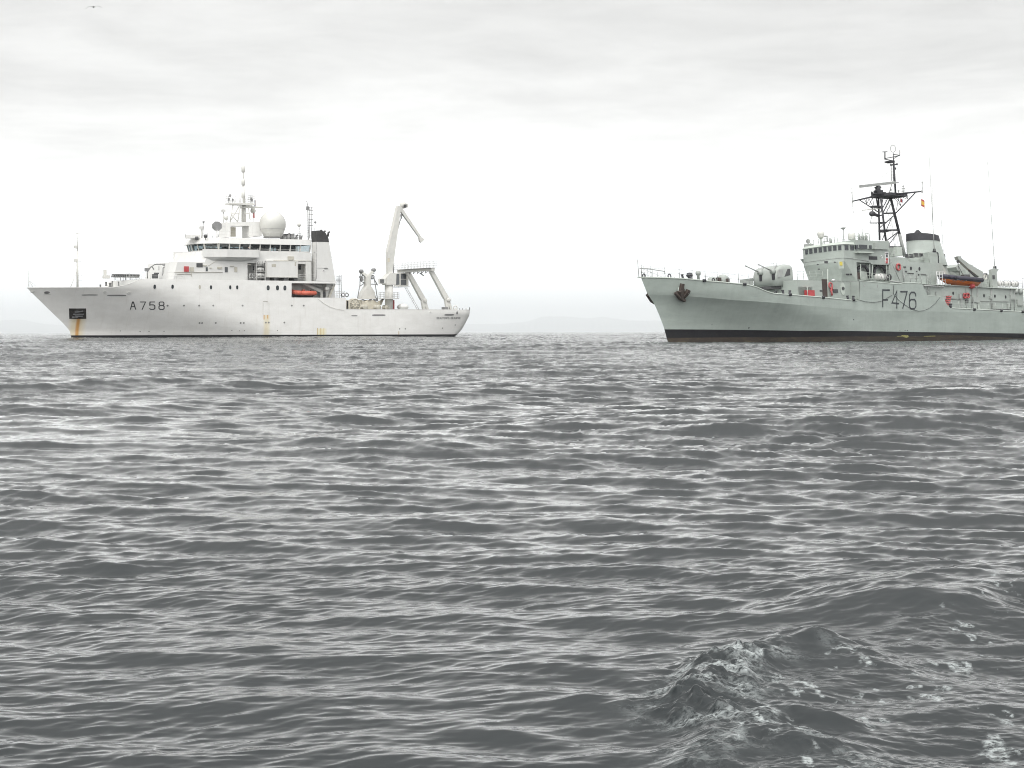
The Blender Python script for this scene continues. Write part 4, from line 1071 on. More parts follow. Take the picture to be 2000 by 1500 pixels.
s.pside([X4(1460, 970, q2), X4(1560, 940, q2), X4(1500, 1085, q2), X4(1460, 1080, q2)], -3.2, -2.4)
s.build('launching_cradle', 'beige_gear', tw)
s = MB()
for pts in (((940, 915), (1000, 925), (1060, 955), (1020, 960), (960, 940)), ((1110, 955), (1170, 920), (1230, 915), (1220, 935), (1150, 950)), ((1260, 915), (1340, 925), (1390, 965), (1340, 962), (1290, 945)), ((1450, 950), (1510, 920), (1580, 912), (1560, 935), (1490, 950))):
    s.pside([X4(*p_, -3.45) for p_ in pts], -3.6, -3.42)
s.build('rubber_pad', 'dark_metal', tw)
s = MB(); q3 = -4.6; c = B4(762, 1082, q3); r_ = 1.02     # cable reel
s.torus(c, r_, .07, 'y', 26, 6); s.torus((c[0], c[1] + .9, c[2]), r_, .07, 'y', 26, 6); s.torus(c, .3, .09, 'y', 14, 6)
for k in range(8): a = math.pi * k / 4 + .35; s.tube((c[0] + .25 * math.cos(a), c[1], c[2] + .25 * math.sin(a)), (c[0] + r_ * math.cos(a), c[1], c[2] + r_ * math.sin(a)), .06)
cr = s.build('cable_reel', 'beige_gear', ws)
s = MB(); s.lathe((c[0], c[1], c[2]), [(.05, .02), (.95, .05), (.95, .85), (.05, .88)], 20, 'y'); s.build('cable_drum', 'cream_drab', cr)
s = MB(); a = B4(508, 1215, -5); c = B4(580, 948, -5); s.box(a[0], c[0], -5.6, -3.5, a[2], c[2]); s.build('cable_cabinet', 'beige_gear', ws)
s = MB(); a = B4(535, 1205, -5.6); c = B4(572, 965, -5.6); s.box(a[0], c[0], -5.65, -5.58, a[2], c[2]); s.build('cabinet_door', 'dark_recess', ws)
for x, y, rr_ in ((1610, 1150, .40), (1010, 1150, .5), (1380, 1150, .45)):
    s = MB(); c = B4(x, y, -4.2); s.lathe(c, [(.1, -.6), (rr_, -.58), (rr_, -.5), (rr_ * .6, -.48), (rr_ * .6, .48), (rr_, .5), (rr_, .58), (.1, .6)], 14, 'y'); s.box(c[0] - .5, c[0] + .5, c[1] - .7, c[1] + .7, zad, c[2] - .3); s.build('deck_winch', 'cream_drab', ws)
# crane
qc = -4.2; K = lambda x, y, q=qc: W.py(*z4(x, y), q)
def XK(x, y, q=qc): p = K(x, y, q); return (p[0], p[2])
cxk = K(619, 1000)[0]; rk = (K(663, 1000)[0] - K(576, 1000)[0]) / 2 * .86
s = MB(); s.lathe((cxk, qc, 0), [(rk * .98, zad), (rk * .98, K(0, 1052)[2] if False else K(619, 1052)[2]), (rk, K(619, 1051)[2]), (rk, K(619, 915)[2])], 24)
cr = tag(s.build('crane_column', 'white_gear', ws))
s = MB(); zp_ = K(619, 1051)[2]; s.lathe((cxk, qc, zp_), [(rk, -.07), (rk + 1.05, -.07), (rk + 1.05, .04), (rk, .04)], 20, sm=False)
R2_ = rk + 1.0; s.rail([(cxk + R2_ * math.cos(a), qc + R2_ * math.sin(a), zp_) for a in [2 * math.pi * k / 12 for k in range(13)]], 1.05, 1.3, .022, 3, .026); s.build('crane_platform', 'rail_white', cr)
s = MB(); s.pside([XK(570, 912), XK(668, 912), XK(672, 800), XK(640, 790), XK(605, 795), XK(572, 840)], qc - .85, qc + .85); hd = s.build('crane_head', 'white_gear', cr)
s = MB(); s.pside([XK(603, 812), XK(596, 580), XK(612, 510), XK(700, 115), XK(724, 118), XK(727, 160), XK(712, 270), XK(672, 560), XK(640, 812)], qc - .45, qc + .45); s.build('crane_boom', 'white_gear', ws)
s = MB(); s.beam(K(722, 128), K(948, 455), .55, .6, .4, .36); s.pside([XK(920, 438), XK(948, 432), XK(973, 455), XK(940, 487), XK(925, 470)], qc - .25, qc + .25); s.build('crane_jib', 'white_gear', ws)
s = MB(); s.tube(K(690, 412), K(720, 300), .13, n=8); s.tube(K(720, 300), K(760, 185), .07, n=8); s.tube(K(665, 800), K(660, 590), .09, n=8); s.tube(K(740, 200), K(745, 245), .12)
s.build('hydraulic_ram', 'grey_metal', ws)
s = MB(); c = K(765, 108); s.lathe(c, [(.05, -.3), (.55, -.28), (.55, .28), (.05, .3)], 16, 'y'); s.box(c[0] + .25, c[0] + .85, qc - .2, qc + .2, c[2] - .35, c[2] + .2); s.build('boom_sheave', 'white_gear', ws)
s = MB(); c = K(775, 112, qc - .3); s.box(c[0] - .15, c[0] + .35, qc - .42, qc - .3, c[2] - .3, c[2] + .2); s.build('sheave_guard', 'dark_metal', ws)
s = MB(); a = K(606, 682, qc - .45); c = K(626, 640, qc - .45); s.box(a[0], c[0], qc - .48, qc - .44, a[2], c[2]); s.build('load_plate', 'beige_gear', ws)
s = MB(); a = K(527, 900); c = K(570, 848); s.rbox(a[0], c[0], qc - .8, qc + .6, a[2], c[2], .06); cb = s.build('crane_cabin', 'white_gear', ws)
s = MB(); a = K(532, 893, qc - .82); c = K(566, 855, qc - .82); m_x = (a[0] + c[0]) / 2; s.box(a[0], m_x - .05, qc - .84, qc - .78, a[2], c[2]); s.box(m_x + .05, c[0], qc - .84, qc - .78, a[2], c[2]); s.build('window', 'dark_glass', cb)
s = MB(); s.beam(K(570, 880), K(606, 866), .3, .25); s.build('cabin_bracket', 'dark_metal', cb)
# A-frame
Q = lambda x, y, q: W.py(*z4c(x, y), q)
xt = Q(1078, 505, -4.3)[0]; ztf = Q(1078, 505, -4.3)[2]; xm = Q(1400, 1090, -4.3); xbm = Q(1500, 1335, -4.3)
s = MB()
for y in (-4.3, 4.3):
    s.beam((xt, y, ztf), (xm[0], y, xm[2]), .7, .62, .7, .85); s.beam((xm[0] - .05, y, xm[2] + .1), (xbm[0] - .4, y, zad), .6, .55, .5, .4); s.beam((xm[0] + .2, y, xm[2] + .1), (xbm[0] + .5, y, zad), .6, .5, .5, .4)
    s.lathe((xm[0] + .35, y, xm[2] - .35), [(.1, -.5), (.35, -.5), (.35, .5), (.1, .5)], 12, 'y')
s.beam((xt, -5.3, ztf + .05), (xt, 7.5, ztf + .05), .62, .42)
af = s.build('stern_gantry', 'white_gear', ws)
s = MB()
s.box(xt - .75, xt + .75, -5.4, 7.9, ztf + .30, ztf + .36)
for sx in (-.72, .72): s.rail([(xt + sx, -5.3, ztf + .36), (xt + sx, 7.8, ztf + .36)], 1.1, 1.1, .025, 3, .03)
s.rail([(xt - .72, -5.3, ztf + .36), (xt + .72, -5.3, ztf + .36)], 1.1, .7, .025, 3, .03)
s.build('gantry_walkway', 'rail_white', af)
s = MB()
for k in range(14): y = -4 + k * .75; s.tube((xt, y, ztf - .2), (xt + .2 * (-1) ** k, y + .3, ztf - .5), .06); 
c = Q(800, 580, 0); s.beam((xt, -.4, ztf - .4), (xt + .5, -.9, ztf - .9), .15, .15)
s.build('gantry_pipework', 'grey_metal', af)
s = MB(); s.rbox(xt - 1.0, xt + .7, 5.1, 7.6, ztf - 2.5, ztf - .25, .08); gc = s.build('gantry_cabin', 'white_gear', af)
s = MB(); s.box(xt - 1.05, xt - .98, 5.3, 7.4, ztf - 2.3, ztf - .4); s.box(xt - .85, xt + .2, 5.05, 5.08, ztf - 2.35, ztf - 1.4); s.box(xt - .85, xt + .2, 5.05, 5.08, ztf - 1.3, ztf - .4); s.build('window', 'dark_glass', gc)
s = MB(); zb_ = ztf - 2.6; s.box(xt - 1.4, xt + .9, 5.0, 9.4, zb_ - .08, zb_); s.rail([(xt - 1.3, 7.7, zb_), (xt - 1.3, 9.3, zb_), (xt + .8, 9.3, zb_)], 2.4, .8, .03, 5, .04)
s.build('cabin_platform', 'rail_white', af)
s = MB(); s.ladder((xt + .6, 6.2, zb_), (xt + 4.2, 6.6, zad), .7, .35, .04, (0, 1, 0)); s.tube((xt + 3.6, 5.6, zad), (xt + 3.6, 5.6, zad + 3.3), .08); s.tube((xt + 3.6, 5.6, zad + 3.2), (xt + 5.2, 5.4, zad), .08); s.tube((xt + 4.2, 5.6, zad), (xt + 3.7, 5.4, zad + 2), .06)
s.build('gantry_ladder', 'rail_white', af)
s = MB(); c = Q(500, 1330, -4.6); s.lathe((c[0], -4.6, zad), [(.7, 0), (.75, c[2] - zad - .1), (1.0, c[2] - zad + .35), (.88, c[2] - zad + .62), (.6, c[2] - zad + .85), (.02, c[2] - zad + .98)], 18); s.build('capstan_hood', 'white_plastic', ws)
s = MB(); c = Q(1378, 1330, -4.9); s.box(c[0] - .45, c[0] + .45, -5.3, -4.6, zad, c[2] + .38); s.build('stern_locker', 'grey_metal', ws)
s = MB(); c = Q(1600, 1300, -4.9); s.torus(c, .36, .09, 'y', 18, 6); s.tube((c[0], c[1], c[2]), (c[0], c[1], zad), .1); s.build('sheave', 'white_gear', ws)
s = MB(); a = Q(290, 1330, -3.6); s.tube((a[0] + .2, -3.4, zad), (a[0] + .2, -3.4, a[2] + 1.55), .22); s.box(a[0] - .5, a[0] + .2, -3.7, -3.1, zad, a[2] + .7); s.build('hydrant_stand', 'red_paint', ws)
s = MB(); c = K(1428, 1165, -6.0)
s.tube((c[0], -6.2, zA(c[0])), (c[0], -6.2, zA(c[0]) + .45), .06)
for x in (1330, 1360, 1395): c = K(x, 1165, -6.3); s.tube((c[0], -6.4, zA(c[0])), (c[0], -6.4, zA(c[0]) + .25), .05)
s.build('stern_light', 'dark_metal', ws)

# ================================================================== loose things carried by the survey ship
# container
a = P(1082, 1388, -7.0); c = P(1450, 1200, -7.0); Lc, Hc = c[0] - a[0], c[2] - a[2]
ct = tag(empty('shipping_container', W, (a[0], -7.0, a[2])), 'white shipping container on the side deck ahead of the white funnel', 'container')
s = MB(); s.box(0, Lc, 0, 2.44, 0, Hc); s.build('container_body', 'white_paint', ct)
s = MB()
for x in (0, Lc - .12): s.box(x, x + .12, -.03, 2.47, -.02, Hc + .02)
s.box(.12, Lc - .12, -.03, .0, Hc - .12, Hc + .02); s.box(.12, Lc - .12, -.03, .0, -.02, .14)
s.build('container_frame', 'white_gear', ct)
s = MB(); s.box(Lc * .17, Lc * .30, -.02, 0, Hc * .62, Hc * .80); s.box(Lc * .90, Lc * .94, -.02, 0, Hc * .70, Hc * .93); s.build('ventilation_grille', 'cream_drab', ct)
s = MB()
for x in (.3, Lc * .3, Lc * .62, Lc * .95): s.box(x - .28, x + .28, .1, 2.3, zC(a[0]) - a[2], -.02)
s.build('container_foot', 'dark_metal', ct)
a = P(1545, 1400, -6.6); c = P(1612, 1207, -6.6)
k2 = tag(empty('equipment_locker', W, (a[0], -6.6, zC(a[0]))), 'tall white equipment cabinet between the container and the funnel', 'cabinet')
s = MB(); s.rbox(0, c[0] - a[0], 0, 1.2, 0, c[2] - zC(a[0]), .06); s.build('cabinet_body', 'white_plastic', k2)
s = MB()
for k in range(4): s.box(-.06, .0, .2, 1.0, .5 + k * .55, .62 + k * .55)
s.build('hose_bracket', 'cream_drab', k2)
# life raft canisters on a rack (rack is part of the ship)
cen = [P(1008, y, -6.4) for y in (1228, 1297, 1364)]
s = MB()
for c in cen:
    s.box(c[0] - .75, c[0] + .75, -6.75, -6.1, c[2] - .42, c[2] - .36)
for x in (cen[0][0] - .78, cen[0][0] + .78): s.box(x - .05, x + .05, -6.75, -6.65, zC(x), cen[0][2] + .35); s.box(x - .05, x + .05, -6.15, -6.05, zC(x), cen[0][2] + .35)
s.build('raft_rack', 'rail_white', ws)
def raft(name, ship, loc, label, ln=1.15, r=.34, grp='life raft canisters on the white ship', rz=0.0, straps=2):
    e = tag(empty(name, ship, loc, rz), label, 'life raft', grp)
    s = MB(); s.lathe((0, 0, 0), [(.02, -ln / 2), (r * .75, -ln / 2 + .02), (r, -ln / 2 + .18), (r, -.03), (r * 1.04, -.03), (r * 1.04, .03), (r, .03), (r, ln / 2 - .18), (r * .75, ln / 2 - .02), (.02, ln / 2)], 18, 'x'); s.build('canister', 'white_plastic', e)
    s = MB()
    for k in range(straps): x = -ln * .28 + k * ln * .56; s.lathe((x, 0, 0), [(r + .005, -.03), (r + .02, -.03), (r + .02, .03), (r + .005, .03)], 18, 'x', sm=False)
    s.build('strap', 'dark_metal', e); return e
for c, wh in zip(cen, ('topmost', 'middle', 'lowest')): raft('life_raft', W, (c[0], -6.42, c[2]), wh + ' of three white life raft canisters racked beside the container')
# lifebuoys
def buoy(ship, loc, label, mat, R_=.36, r=.075, grp=None, ax='y'):
    e = tag(empty('lifebuoy', ship, loc), label, 'lifebuoy', grp)
    s = MB(); s.torus((0, 0, 0), R_, r, ax, 20, 8); s.build('ring', mat, e)
    s = MB()
    for k in range(4):
        a = math.pi / 4 + k * math.pi / 2; cc = (R_ * math.cos(a), 0, R_ * math.sin(a)); s.ball(cc, r * 1.2, 8, 6)
    s.build('band', 'flag_red' if mat == 'pink_red' else ('white_plastic' if mat != 'white_plastic' else 'cream_drab'), e); return e
c = P(905, 1375, -7.2); buoy(W, (c[0], -7.2, c[2]), 'grey lifebuoy on the rail left of the white raft canisters', 'grey_metal', .33, .08)
for (x, y), lb in (((430, 800), 'dark lifebuoy on the rail just aft of the white funnel casing'), ((528, 800), 'rightmost dark lifebuoy on the rail aft of the white funnel casing')):
    c = W.py(*z4b(x, y), -7.1); buoy(W, (c[0], -7.15, c[2]), lb, 'dark_metal', .30, .08)
# orange rescue boat in the recess
a = G3(1442, 632, -6.2); c = G3(1698, 565, -6.2); Lb = c[0] - a[0]
ob = tag(empty('rescue_boat', W, (a[0], -6.0, zBv + .05)), 'orange inflatable rescue boat stowed in the recess of the white hull', 'boat')
s = MB(); rb = .38
pl = [(Lb, -.75, .7), (1.4, -.75, .7), (.5, -.55, .78), (.1, 0, .9), (.5, .55, .78), (1.4, .75, .7), (Lb, .75, .7)]
for p0, p1 in zip(pl[:-1], pl[1:]): s.tube(p0, p1, rb, n=12)
for p0 in pl: s.ball(p0, rb, 12, 8)
s.build('tube', 'orange_rubber', ob)
s = MB(); s.rings([[(.3, -.05, .5), (.3, .05, .5), (.3, 0, .15)], [(1.5, -.75, .5), (1.5, .75, .5), (1.5, 0, .02)], [(Lb, -.75, .5), (Lb, .75, .5), (Lb, 0, .05)]]); s.build('keel', 'dark_metal', ob)
s = MB(); s.rbox(Lb - .4, Lb, -.3, .3, .5, 1.25, .08); s.build('outboard_engine', 'dark_metal', ob)
s = MB(); s.rbox(Lb * .5, Lb * .62, -.3, .3, .7, 1.3, .05); s.build('console', 'orange_rubber', ob)
# flags
def flag(ship, loc, w_, h_, cols, label, vertical=False, ang=0.0, droop=.3, grp=None):
    e = tag(empty('flag', ship, loc), label, 'flag', grp); e.rotation_mode
    m = MB(); nx = 10; n = len(cols); g = {}
    vs = []
    ny = n * 3
    for i in range(nx + 1):
        for j in range(ny + 1):
            s_ = i / nx; t_ = j / ny
            vs.append((w_ * s_ * math.cos(ang) , .08 * math.sin(s_ * 7 + t_) , -h_ * t_ - droop * s_ * s_ * w_ + w_ * s_ * math.sin(ang)))
    b_ = len(m.v); m.v += vs
    for i in range(nx):
        for j in range(ny):
            q_ = [i * (ny + 1) + j, (i + 1) * (ny + 1) + j, (i + 1) * (ny + 1) + j + 1, i * (ny + 1) + j + 1]
            m.f.append(q_); k = (j // 3) if not vertical else min(n - 1, i * n // nx); m.m.append(k); m.smooth.append(True)
    m.build('cloth', cols, e); return e
c = P(942, 480, -.6); flag(W, c, .28, 1.15, ['flag_blue', 'flag_white', 'flag_red'], 'small dark flag hoisted highest beside the white ship mast', True, -.2, .4)
c = P(930, 632, -.6); flag(W, c, .30, .85, ['flag_red', 'flag_white'], 'small limp red flag below the round dome of the white ship mast', True, 0, .5)
c = P(118, 1268, -6.6)
s = MB(); s.box(0, .75, -.2, 0, -.75, .1); lk = s.build('fire_locker', 'red_paint', None, W); lk.matrix_world = W.M @ Matrix.Translation((c[0], -6.5, c[2])); tag(lk, 'small red fire box on the white deckhouse wall below the bridge', 'fire box')
# a person on the bridge wing
def person(ship, loc, label, rz=0.0, hgt=1.74, top='navy_cloth', pose=0):
    import bmesh
    e = tag(empty('person', ship, loc, rz), label, 'person')
    k = hgt / 1.74
    J = {'pel': (0, 0, .93, .13), 'bel': (0, 0, 1.08, .125), 'che': (0, 0, 1.28, .15), 'nek': (0, 0, 1.47, .06), 'hea': (.01, 0, 1.56, .085), 'top': (0, 0, 1.68, .08),
         'shL': (0, .18, 1.40, .06), 'elL': (.06, .24, 1.13, .043), 'wrL': (.24, .20, 1.03, .03), 'haL': (.32, .18, 1.04, .035),
         'shR': (0, -.18, 1.40, .06), 'elR': (.06, -.24, 1.13, .043), 'wrR': (.24, -.20, 1.03, .03), 'haR': (.32, -.18, 1.04, .035),
         'hiL': (0, .09, .88, .095), 'knL': (.02, .10, .48, .06), 'anL': (0, .11, .08, .042), 'toL': (.17, .12, .04, .035),
         'hiR': (0, -.09, .88, .095), 'knR': (.02, -.10, .48, .06), 'anR': (0, -.11, .08, .042), 'toR': (.17, -.12, .04, .035)}
    E = [('pel', 'bel'), ('bel', 'che'), ('che', 'nek'), ('nek', 'hea'), ('hea', 'top'), ('che', 'shL'), ('shL', 'elL'), ('elL', 'wrL'), ('wrL', 'haL'), ('che', 'shR'), ('shR', 'elR'), ('elR', 'wrR'), ('wrR', 'haR'),
         ('pel', 'hiL'), ('hiL', 'knL'), ('knL', 'anL'), ('anL', 'toL'), ('pel', 'hiR'), ('hiR', 'knR'), ('knR', 'anR'), ('anR', 'toR')]
    ks = list(J); me = bpy.data.meshes.new('body'); me.from_pydata([(J[q][0] * k, J[q][1] * k, J[q][2] * k) for q in ks], [(ks.index(a), ks.index(b)) for a, b in E], [])
    o = bpy.data.objects.new('body', me); C.objects.link(o); o.parent = e
    sk = o.modifiers.new('skin', 'SKIN'); o.modifiers.new('sub', 'SUBSURF').render_levels = 1
    for i, q in enumerate(ks): me.skin_vertices[0].data[i].radius = (J[q][3] * k,) * 2
    me.skin_vertices[0].data[0].use_root = True; me.materials.append(MAT[top])
    s = MB(); s.ball((.045, 0, 1.575 * k), .082, 12, 8, 1.15); s.build('face', 'skin', e)
    s = MB(); s.ball((0, 0, 1.64 * k), .098, 12, 8, .75); s.build('cap', 'navy_cloth', e)
    return e
c = P(858, 1062, -6.4); person(W, (c[0], -6.9, zw1 - 1.25), 'person in dark clothing standing on the bridge wing of the white ship', R(-90))
# ================================================================== grey-green warship
def proj(p):
    d = np.linalg.inv(CAMR) @ (np.array(p) - CAMO); return (1000 - F * d[0] / d[2], 750 + F * d[1] / d[2])
G = Ship(1253, 216, R(43), -.02, heel=R(-4.2))
_gs = [G.xz(*z5(x, y), 0) for x, y in ((76, 392), (95, 440), (150, 580), (240, 715), (300, 855), (350, 985), (392, 1140))]
_gz = [p[1] for p in _gs][::-1]; _gx = [p[0] for p in _gs][::-1]
def g_stem(z): return float(np.interp(z, [-3.2] + _gz, [_gx[0] + 1.2] + _gx))
def ubend(x, s0, ln, n, B): s = max(0, min(1, (x - s0) / ln)); return B * (1 - (1 - s) ** n)
_zkp = []
for x_, y_ in ((330, 598), (640, 616), (1200, 664), (2000, 722), (2750, 780)):
    u, v = z5(x_, y_) if x_ < 2200 else z6(850, 1056)
    y = -3.0
    for _ in range(20): p = G.py(u, v, y); y = .5 * y - .5 * ubend(p[0], g_stem(p[2]), 20, 2.4, 5.1)
    _zkp.append((p[0], p[2]))
_zkx = [p[0] for p in _zkp]; _zkz = [p[1] for p in _zkp]
def zk(x): return float(np.interp(x, _zkx + [80], _zkz + [_zkz[-1] - .25]))
def hbG(x, z):
    k = zk(x); t = max(0.0, min(1.0, (z + .2) / (k + .2)))
    fade = max(0, min(1, (x - 38) / 18))                     # the knuckle dies out amidships
    e = t ** (1.5 * (1 - fade) + 1.0 * fade)
    s = max(0.0, min(1.0, (x - g_stem(z)) / lerp(30, 20, e)))
    y = lerp(4.80, 5.12, e) * (1 - (1 - s) ** lerp(1.75, 2.4, e))
    if z > k: y += .03 * (z - k) * min(1, s * 3)
    if z < 0: y *= 1 + .05 * z
    if x > 66: y *= 1 - ((x - 66) / 19) ** 2 * .18
    return max(0.0, y)
G.hb = hbG
gs = tag(empty('warship', G), 'grey green warship with F476 on the hull, twin gun turret and dark lattice mast', 'ship')
def linG(pts, right=None):
    P_ = sorted((G.ph(u, v)[0], G.ph(u, v)[2]) for u, v in pts)
    xs_, zs_ = [p[0] for p in P_], [p[1] for p in P_]
    if right is not None: xs_.append(90); zs_.append(zs_[-1] + right)
    return lambda x: float(np.interp(x, xs_, zs_))
gLow = linG([z5(*p) for p in ((100, 386), (300, 388), (600, 402), (900, 432), (1200, 457), (1380, 478), (1480, 502), (1600, 555), (1700, 585), (1990, 606))] + [z6(450, 909), z6(720, 938), z8(575, 1030), z8(1000, 1052), z8(1440, 1074)], .0)
gUp = linG([z6(856, 712), z6(1180, 742), z6(1335, 752), z8(32, 728), z8(245, 744), z8(310, 886), z8(498, 896), z8(522, 962), z8(545, 1000), z8(576, 1028)])
xU = [G.ph(*q)[0] for q in (z6(838, 900), z8(245, 744), z8(310, 886), z8(498, 896), z8(576, 1028))]
gBlk = linG([z5(372, 1020), z5(1990, 1038), z6(1500, 1310), z8(1440, 1328)], .0)
gBrn = linG([z5(390, 1125), z6(0, 1372), z6(1500, 1362), z8(600, 1345), z8(1440, 1385)], -.1)
def green_paint(name, base, hull=False):
    m, t, p, o = newmat(name)
    tcn = t.nodes.new('ShaderNodeTexCoord')
    mp = t.nodes.new('ShaderNodeMapping'); mp.inputs['Scale'].default_value = (.45, .45, .9); t.links.new(tcn.outputs['Object'], mp.inputs[0])
    mv = t.nodes.new('ShaderNodeMapping'); mv.inputs['Scale'].default_value = (1.6, .3, .16); t.links.new(tcn.outputs['Object'], mv.inputs[0])
    mh = t.nodes.new('ShaderNodeMapping'); mh.inputs['Scale'].default_value = (.28, .3, 1.5); t.links.new(tcn.outputs['Object'], mh.inputs[0])
    f1 = noise(t, mp.outputs[0], .7, 7, .62); run = noise(t, mv.outputs[0], 1.0, 6, .65); sc_ = noise(t, mh.outputs[0], .8, 7, .65)
    lo = tuple(c * .86 for c in base); hi = tuple(c * 1.12 for c in base)
    c1 = ramp(t, f1, [(.28, lo), (.72, hi)])
    c1 = mixc(t, fmath(t, 'MULTIPLY', ramp(t, run, [(.48, 0.0), (.70, 1.0)]), .32), c1, tuple(c * .72 for c in base))
    c1 = mixc(t, fmath(t, 'MULTIPLY', ramp(t, sc_, [(.50, 0.0), (.64, 1.0)]), .42), c1, tuple(min(1, c * 1.15 + .02) for c in base))
    c1 = mixc(t, fmath(t, 'MULTIPLY', ramp(t, noise(t, mp.outputs[0], 3.0, 8, .7), [(.60, 0.0), (.72, 1.0)]), .22), c1, (.20, .17, .12))
    t.links.new(c1, p.inputs['Base Color']); p.inputs['Roughness'].default_value = .45
    b = t.nodes.new('ShaderNodeBump'); b.inputs['Strength'].default_value = .3; b.inputs['Distance'].default_value = .06
    t.links.new(f1, b.inputs['Height']); t.links.new(b.outputs[0], p.inputs['Normal'])
green_paint('hull_green', (.322, .365, .336))
green_paint('house_green', (.325, .36, .333))
paint('light_green_trim', (.42, .46, .42), .5, .05, 1)
paint('gun_green', (.32, .345, .325), .5, .04, 1, (.25, .25, .2), .3)
paint('warship_deck', (.14, .17, .15), .7, .1, 1)
paint('antifoul_brown', (.03, .02, .014), .7, .3, .8, (.09, .075, .035), .7, stretch=(.3, 1, 2))
paint('anchor_brown', (.045, .035, .03), .8, .2, 3, (.12, .05, .02), .5)
paint('mast_dark', (.035, .035, .042), .55, .12, 2)
paint('mast_grey', (.30, .31, .30), .55, .08, 2)
paint('number_grey', (.03, .036, .042), .5, .12, 3)
paint('brown_door', (.05, .035, .03), .7, .15, 2)
paint('orange_hull', (.60, .15, .025), .5, .1, 1.5, (.2, .06, .02), .4)
paint('navy_tube', (.03, .028, .045), .6, .12, 2)
paint('yellow_box', (.60, .50, .08), .5, .06, 3)
paint('pink_red', (.40, .06, .065), .6, .12, 3, (.7, .6, .55), .5)
paint('mast_black', (.02, .02, .025), .6, .15, 2)
# ---- shell
h = MB()
h.cm = 2; patch(h, G, g_stem, 84.0, -2.8, gBrn, 70, 5)
h.cm = 1; patch(h, G, g_stem, 84.0, gBrn, gBlk, 90, 2)
h.cm = 0
patch(h, G, g_stem, 84.0, gBlk, lambda x: min(zk(x), gLow(x) - .05), 110, 12)
patch(h, G, g_stem, 84.0, lambda x: min(zk(x), gLow(x) - .05), gLow, 130, 6)
for a_, b_, n_ in zip(xU[:-1], xU[1:], (26, 5, 8, 8)): patch(h, G, a_, b_, gLow, gUp, n_, 6)
h.box(83.9, 84.1, -4.0, 4.0, -2.8, gLow(84))
hull_g = h.build('hull', ['hull_green', 'boot_black', 'antifoul_brown'], gs)
# rounded gunwale strip
s = MB(); P0 = []
for i in range(150):
    x = .25 + i * 83.5 / 149
    if xU[0] - .4 < x < xU[-1]: 
        if P0: s.sweep(P0, .075, 8); P0 = []
        continue
    z = gLow(x); P0.append((x, -hbG(x, z) + .02, z))
s.sweep(P0, .075, 8)
P0 = [(x, -hbG(x, gLow(x)) + .02, gLow(x)) for x in (.02, .12, .25)]; s.sweep([(0, 0, gLow(0))] + P0, .075, 8)
P0 = [(0, 0, gLow(0))] + [(.12 + i * .5, hbG(.12 + i * .5, gLow(.12 + i * .5)) - .02, gLow(.12 + i * .5)) for i in range(70)]
SB = list(P0)
s.build('gunwale', 'light_green_trim', hull_g)
s = MB(); s.sweep(SB, .075, 8); s.build('gunwale', 'light_green_trim', hull_g)
s = MB(); xs_ = [xU[0] + .1, (xU[0] + xU[1]) / 2, xU[1]]
s.sweep([(x, -hbG(x, gUp(x)) + .02, gUp(x)) for x in np.linspace(xU[0] + .05, xU[1], 14)], .06, 6); s.sweep([(x, -hbG(x, gUp(x)) + .02, gUp(x)) for x in np.linspace(xU[2], xU[3], 6)], .04, 6)
s.build('deck_edge', 'light_green_trim', hull_g)
s = MB(); deck_strip(s, G, .3, 83.8, lambda x: gLow(x) - .01, 60, .05)
deck_strip(s, G, xU[0], xU[1], lambda x: gUp(x) - .01, 12, .03)
s.build('deck', 'warship_deck', gs)
s = MB(); yy = hbG(xU[0], gLow(xU[0])) - .04; s.box(xU[0] + .02, xU[0] + .1, -yy, yy, gLow(xU[0]), gUp(xU[0] + .2) - .02); s.box(xU[3] - .1, xU[3], -yy, yy, gLow(xU[3]), gUp(xU[3]) - .02)
s.build('bulkhead', 'house_green', gs)
G5 = lambda x, y, q=0.0: G.py(*z5(x, y), q); G6 = lambda x, y, q=0.0: G.py(*z6(x, y), q)
G7 = lambda x, y, q=0.0: G.py(*z7(x, y), q); G8 = lambda x, y, q=0.0: G.py(*z8(x, y), q)
zt_ = zf(1440, 500, 16.667); GT = lambda x, y, q=0.0: G.py(*zt_(x, y), q)
def xzq(p): return (p[0], p[2])
def gbox(name, f, x0, y0, x1, y1, q0, q1, mat, par=None, b=0):
    a = f(x0, y1, q0); c = f(x1, y0, q0); s = MB()
    (s.rbox(a[0], c[0], q0, q1, a[2], c[2], b) if b else s.box(a[0], c[0], q0, q1, a[2], c[2])); return s.build(name, mat, par or gs)

# ---- deckhouses
YH = 3.9
zgp = GT(1300, 985, -YH)[2]
xga = G.py(1475, 560, 2.5)[0]; xgb = G6(110, 700, -YH)[0]
s = MB(); ins = .8
s.pplan([(xga + 2.2, -YH), (xga + .4, -2.4), (xga, 0), (xga + .4, 2.4), (xga + 2.2, YH), (xgb, YH), (xgb, -YH)], lambda x, y: gLow(x) - .02, zgp)
s.build('gun_deck_house', 'house_green', gs)
zdf = lambda x: float(np.interp(x, [G6(105, 698, -YH)[0], G6(400, 692, -YH)[0], G6(850, 712, -5.1)[0], 60, 84], [G6(105, 698, -YH)[2], G6(400, 692, -YH)[2], gUp(G6(850, 712, -5.1)[0]), gUp(xU[1]), gUp(xU[1]) - .4]))
xhb = G6(100, 700, -YH)[0]
s = MB(); s.pplan([(xhb, -YH), (xhb, YH), (xU[0] + .01, YH), (xU[0] + .01, -YH)], lambda x, y: gLow(x) - .02, lambda x, y: zdf(x))
fwd_house = s.build('forward_house', 'house_green', gs)
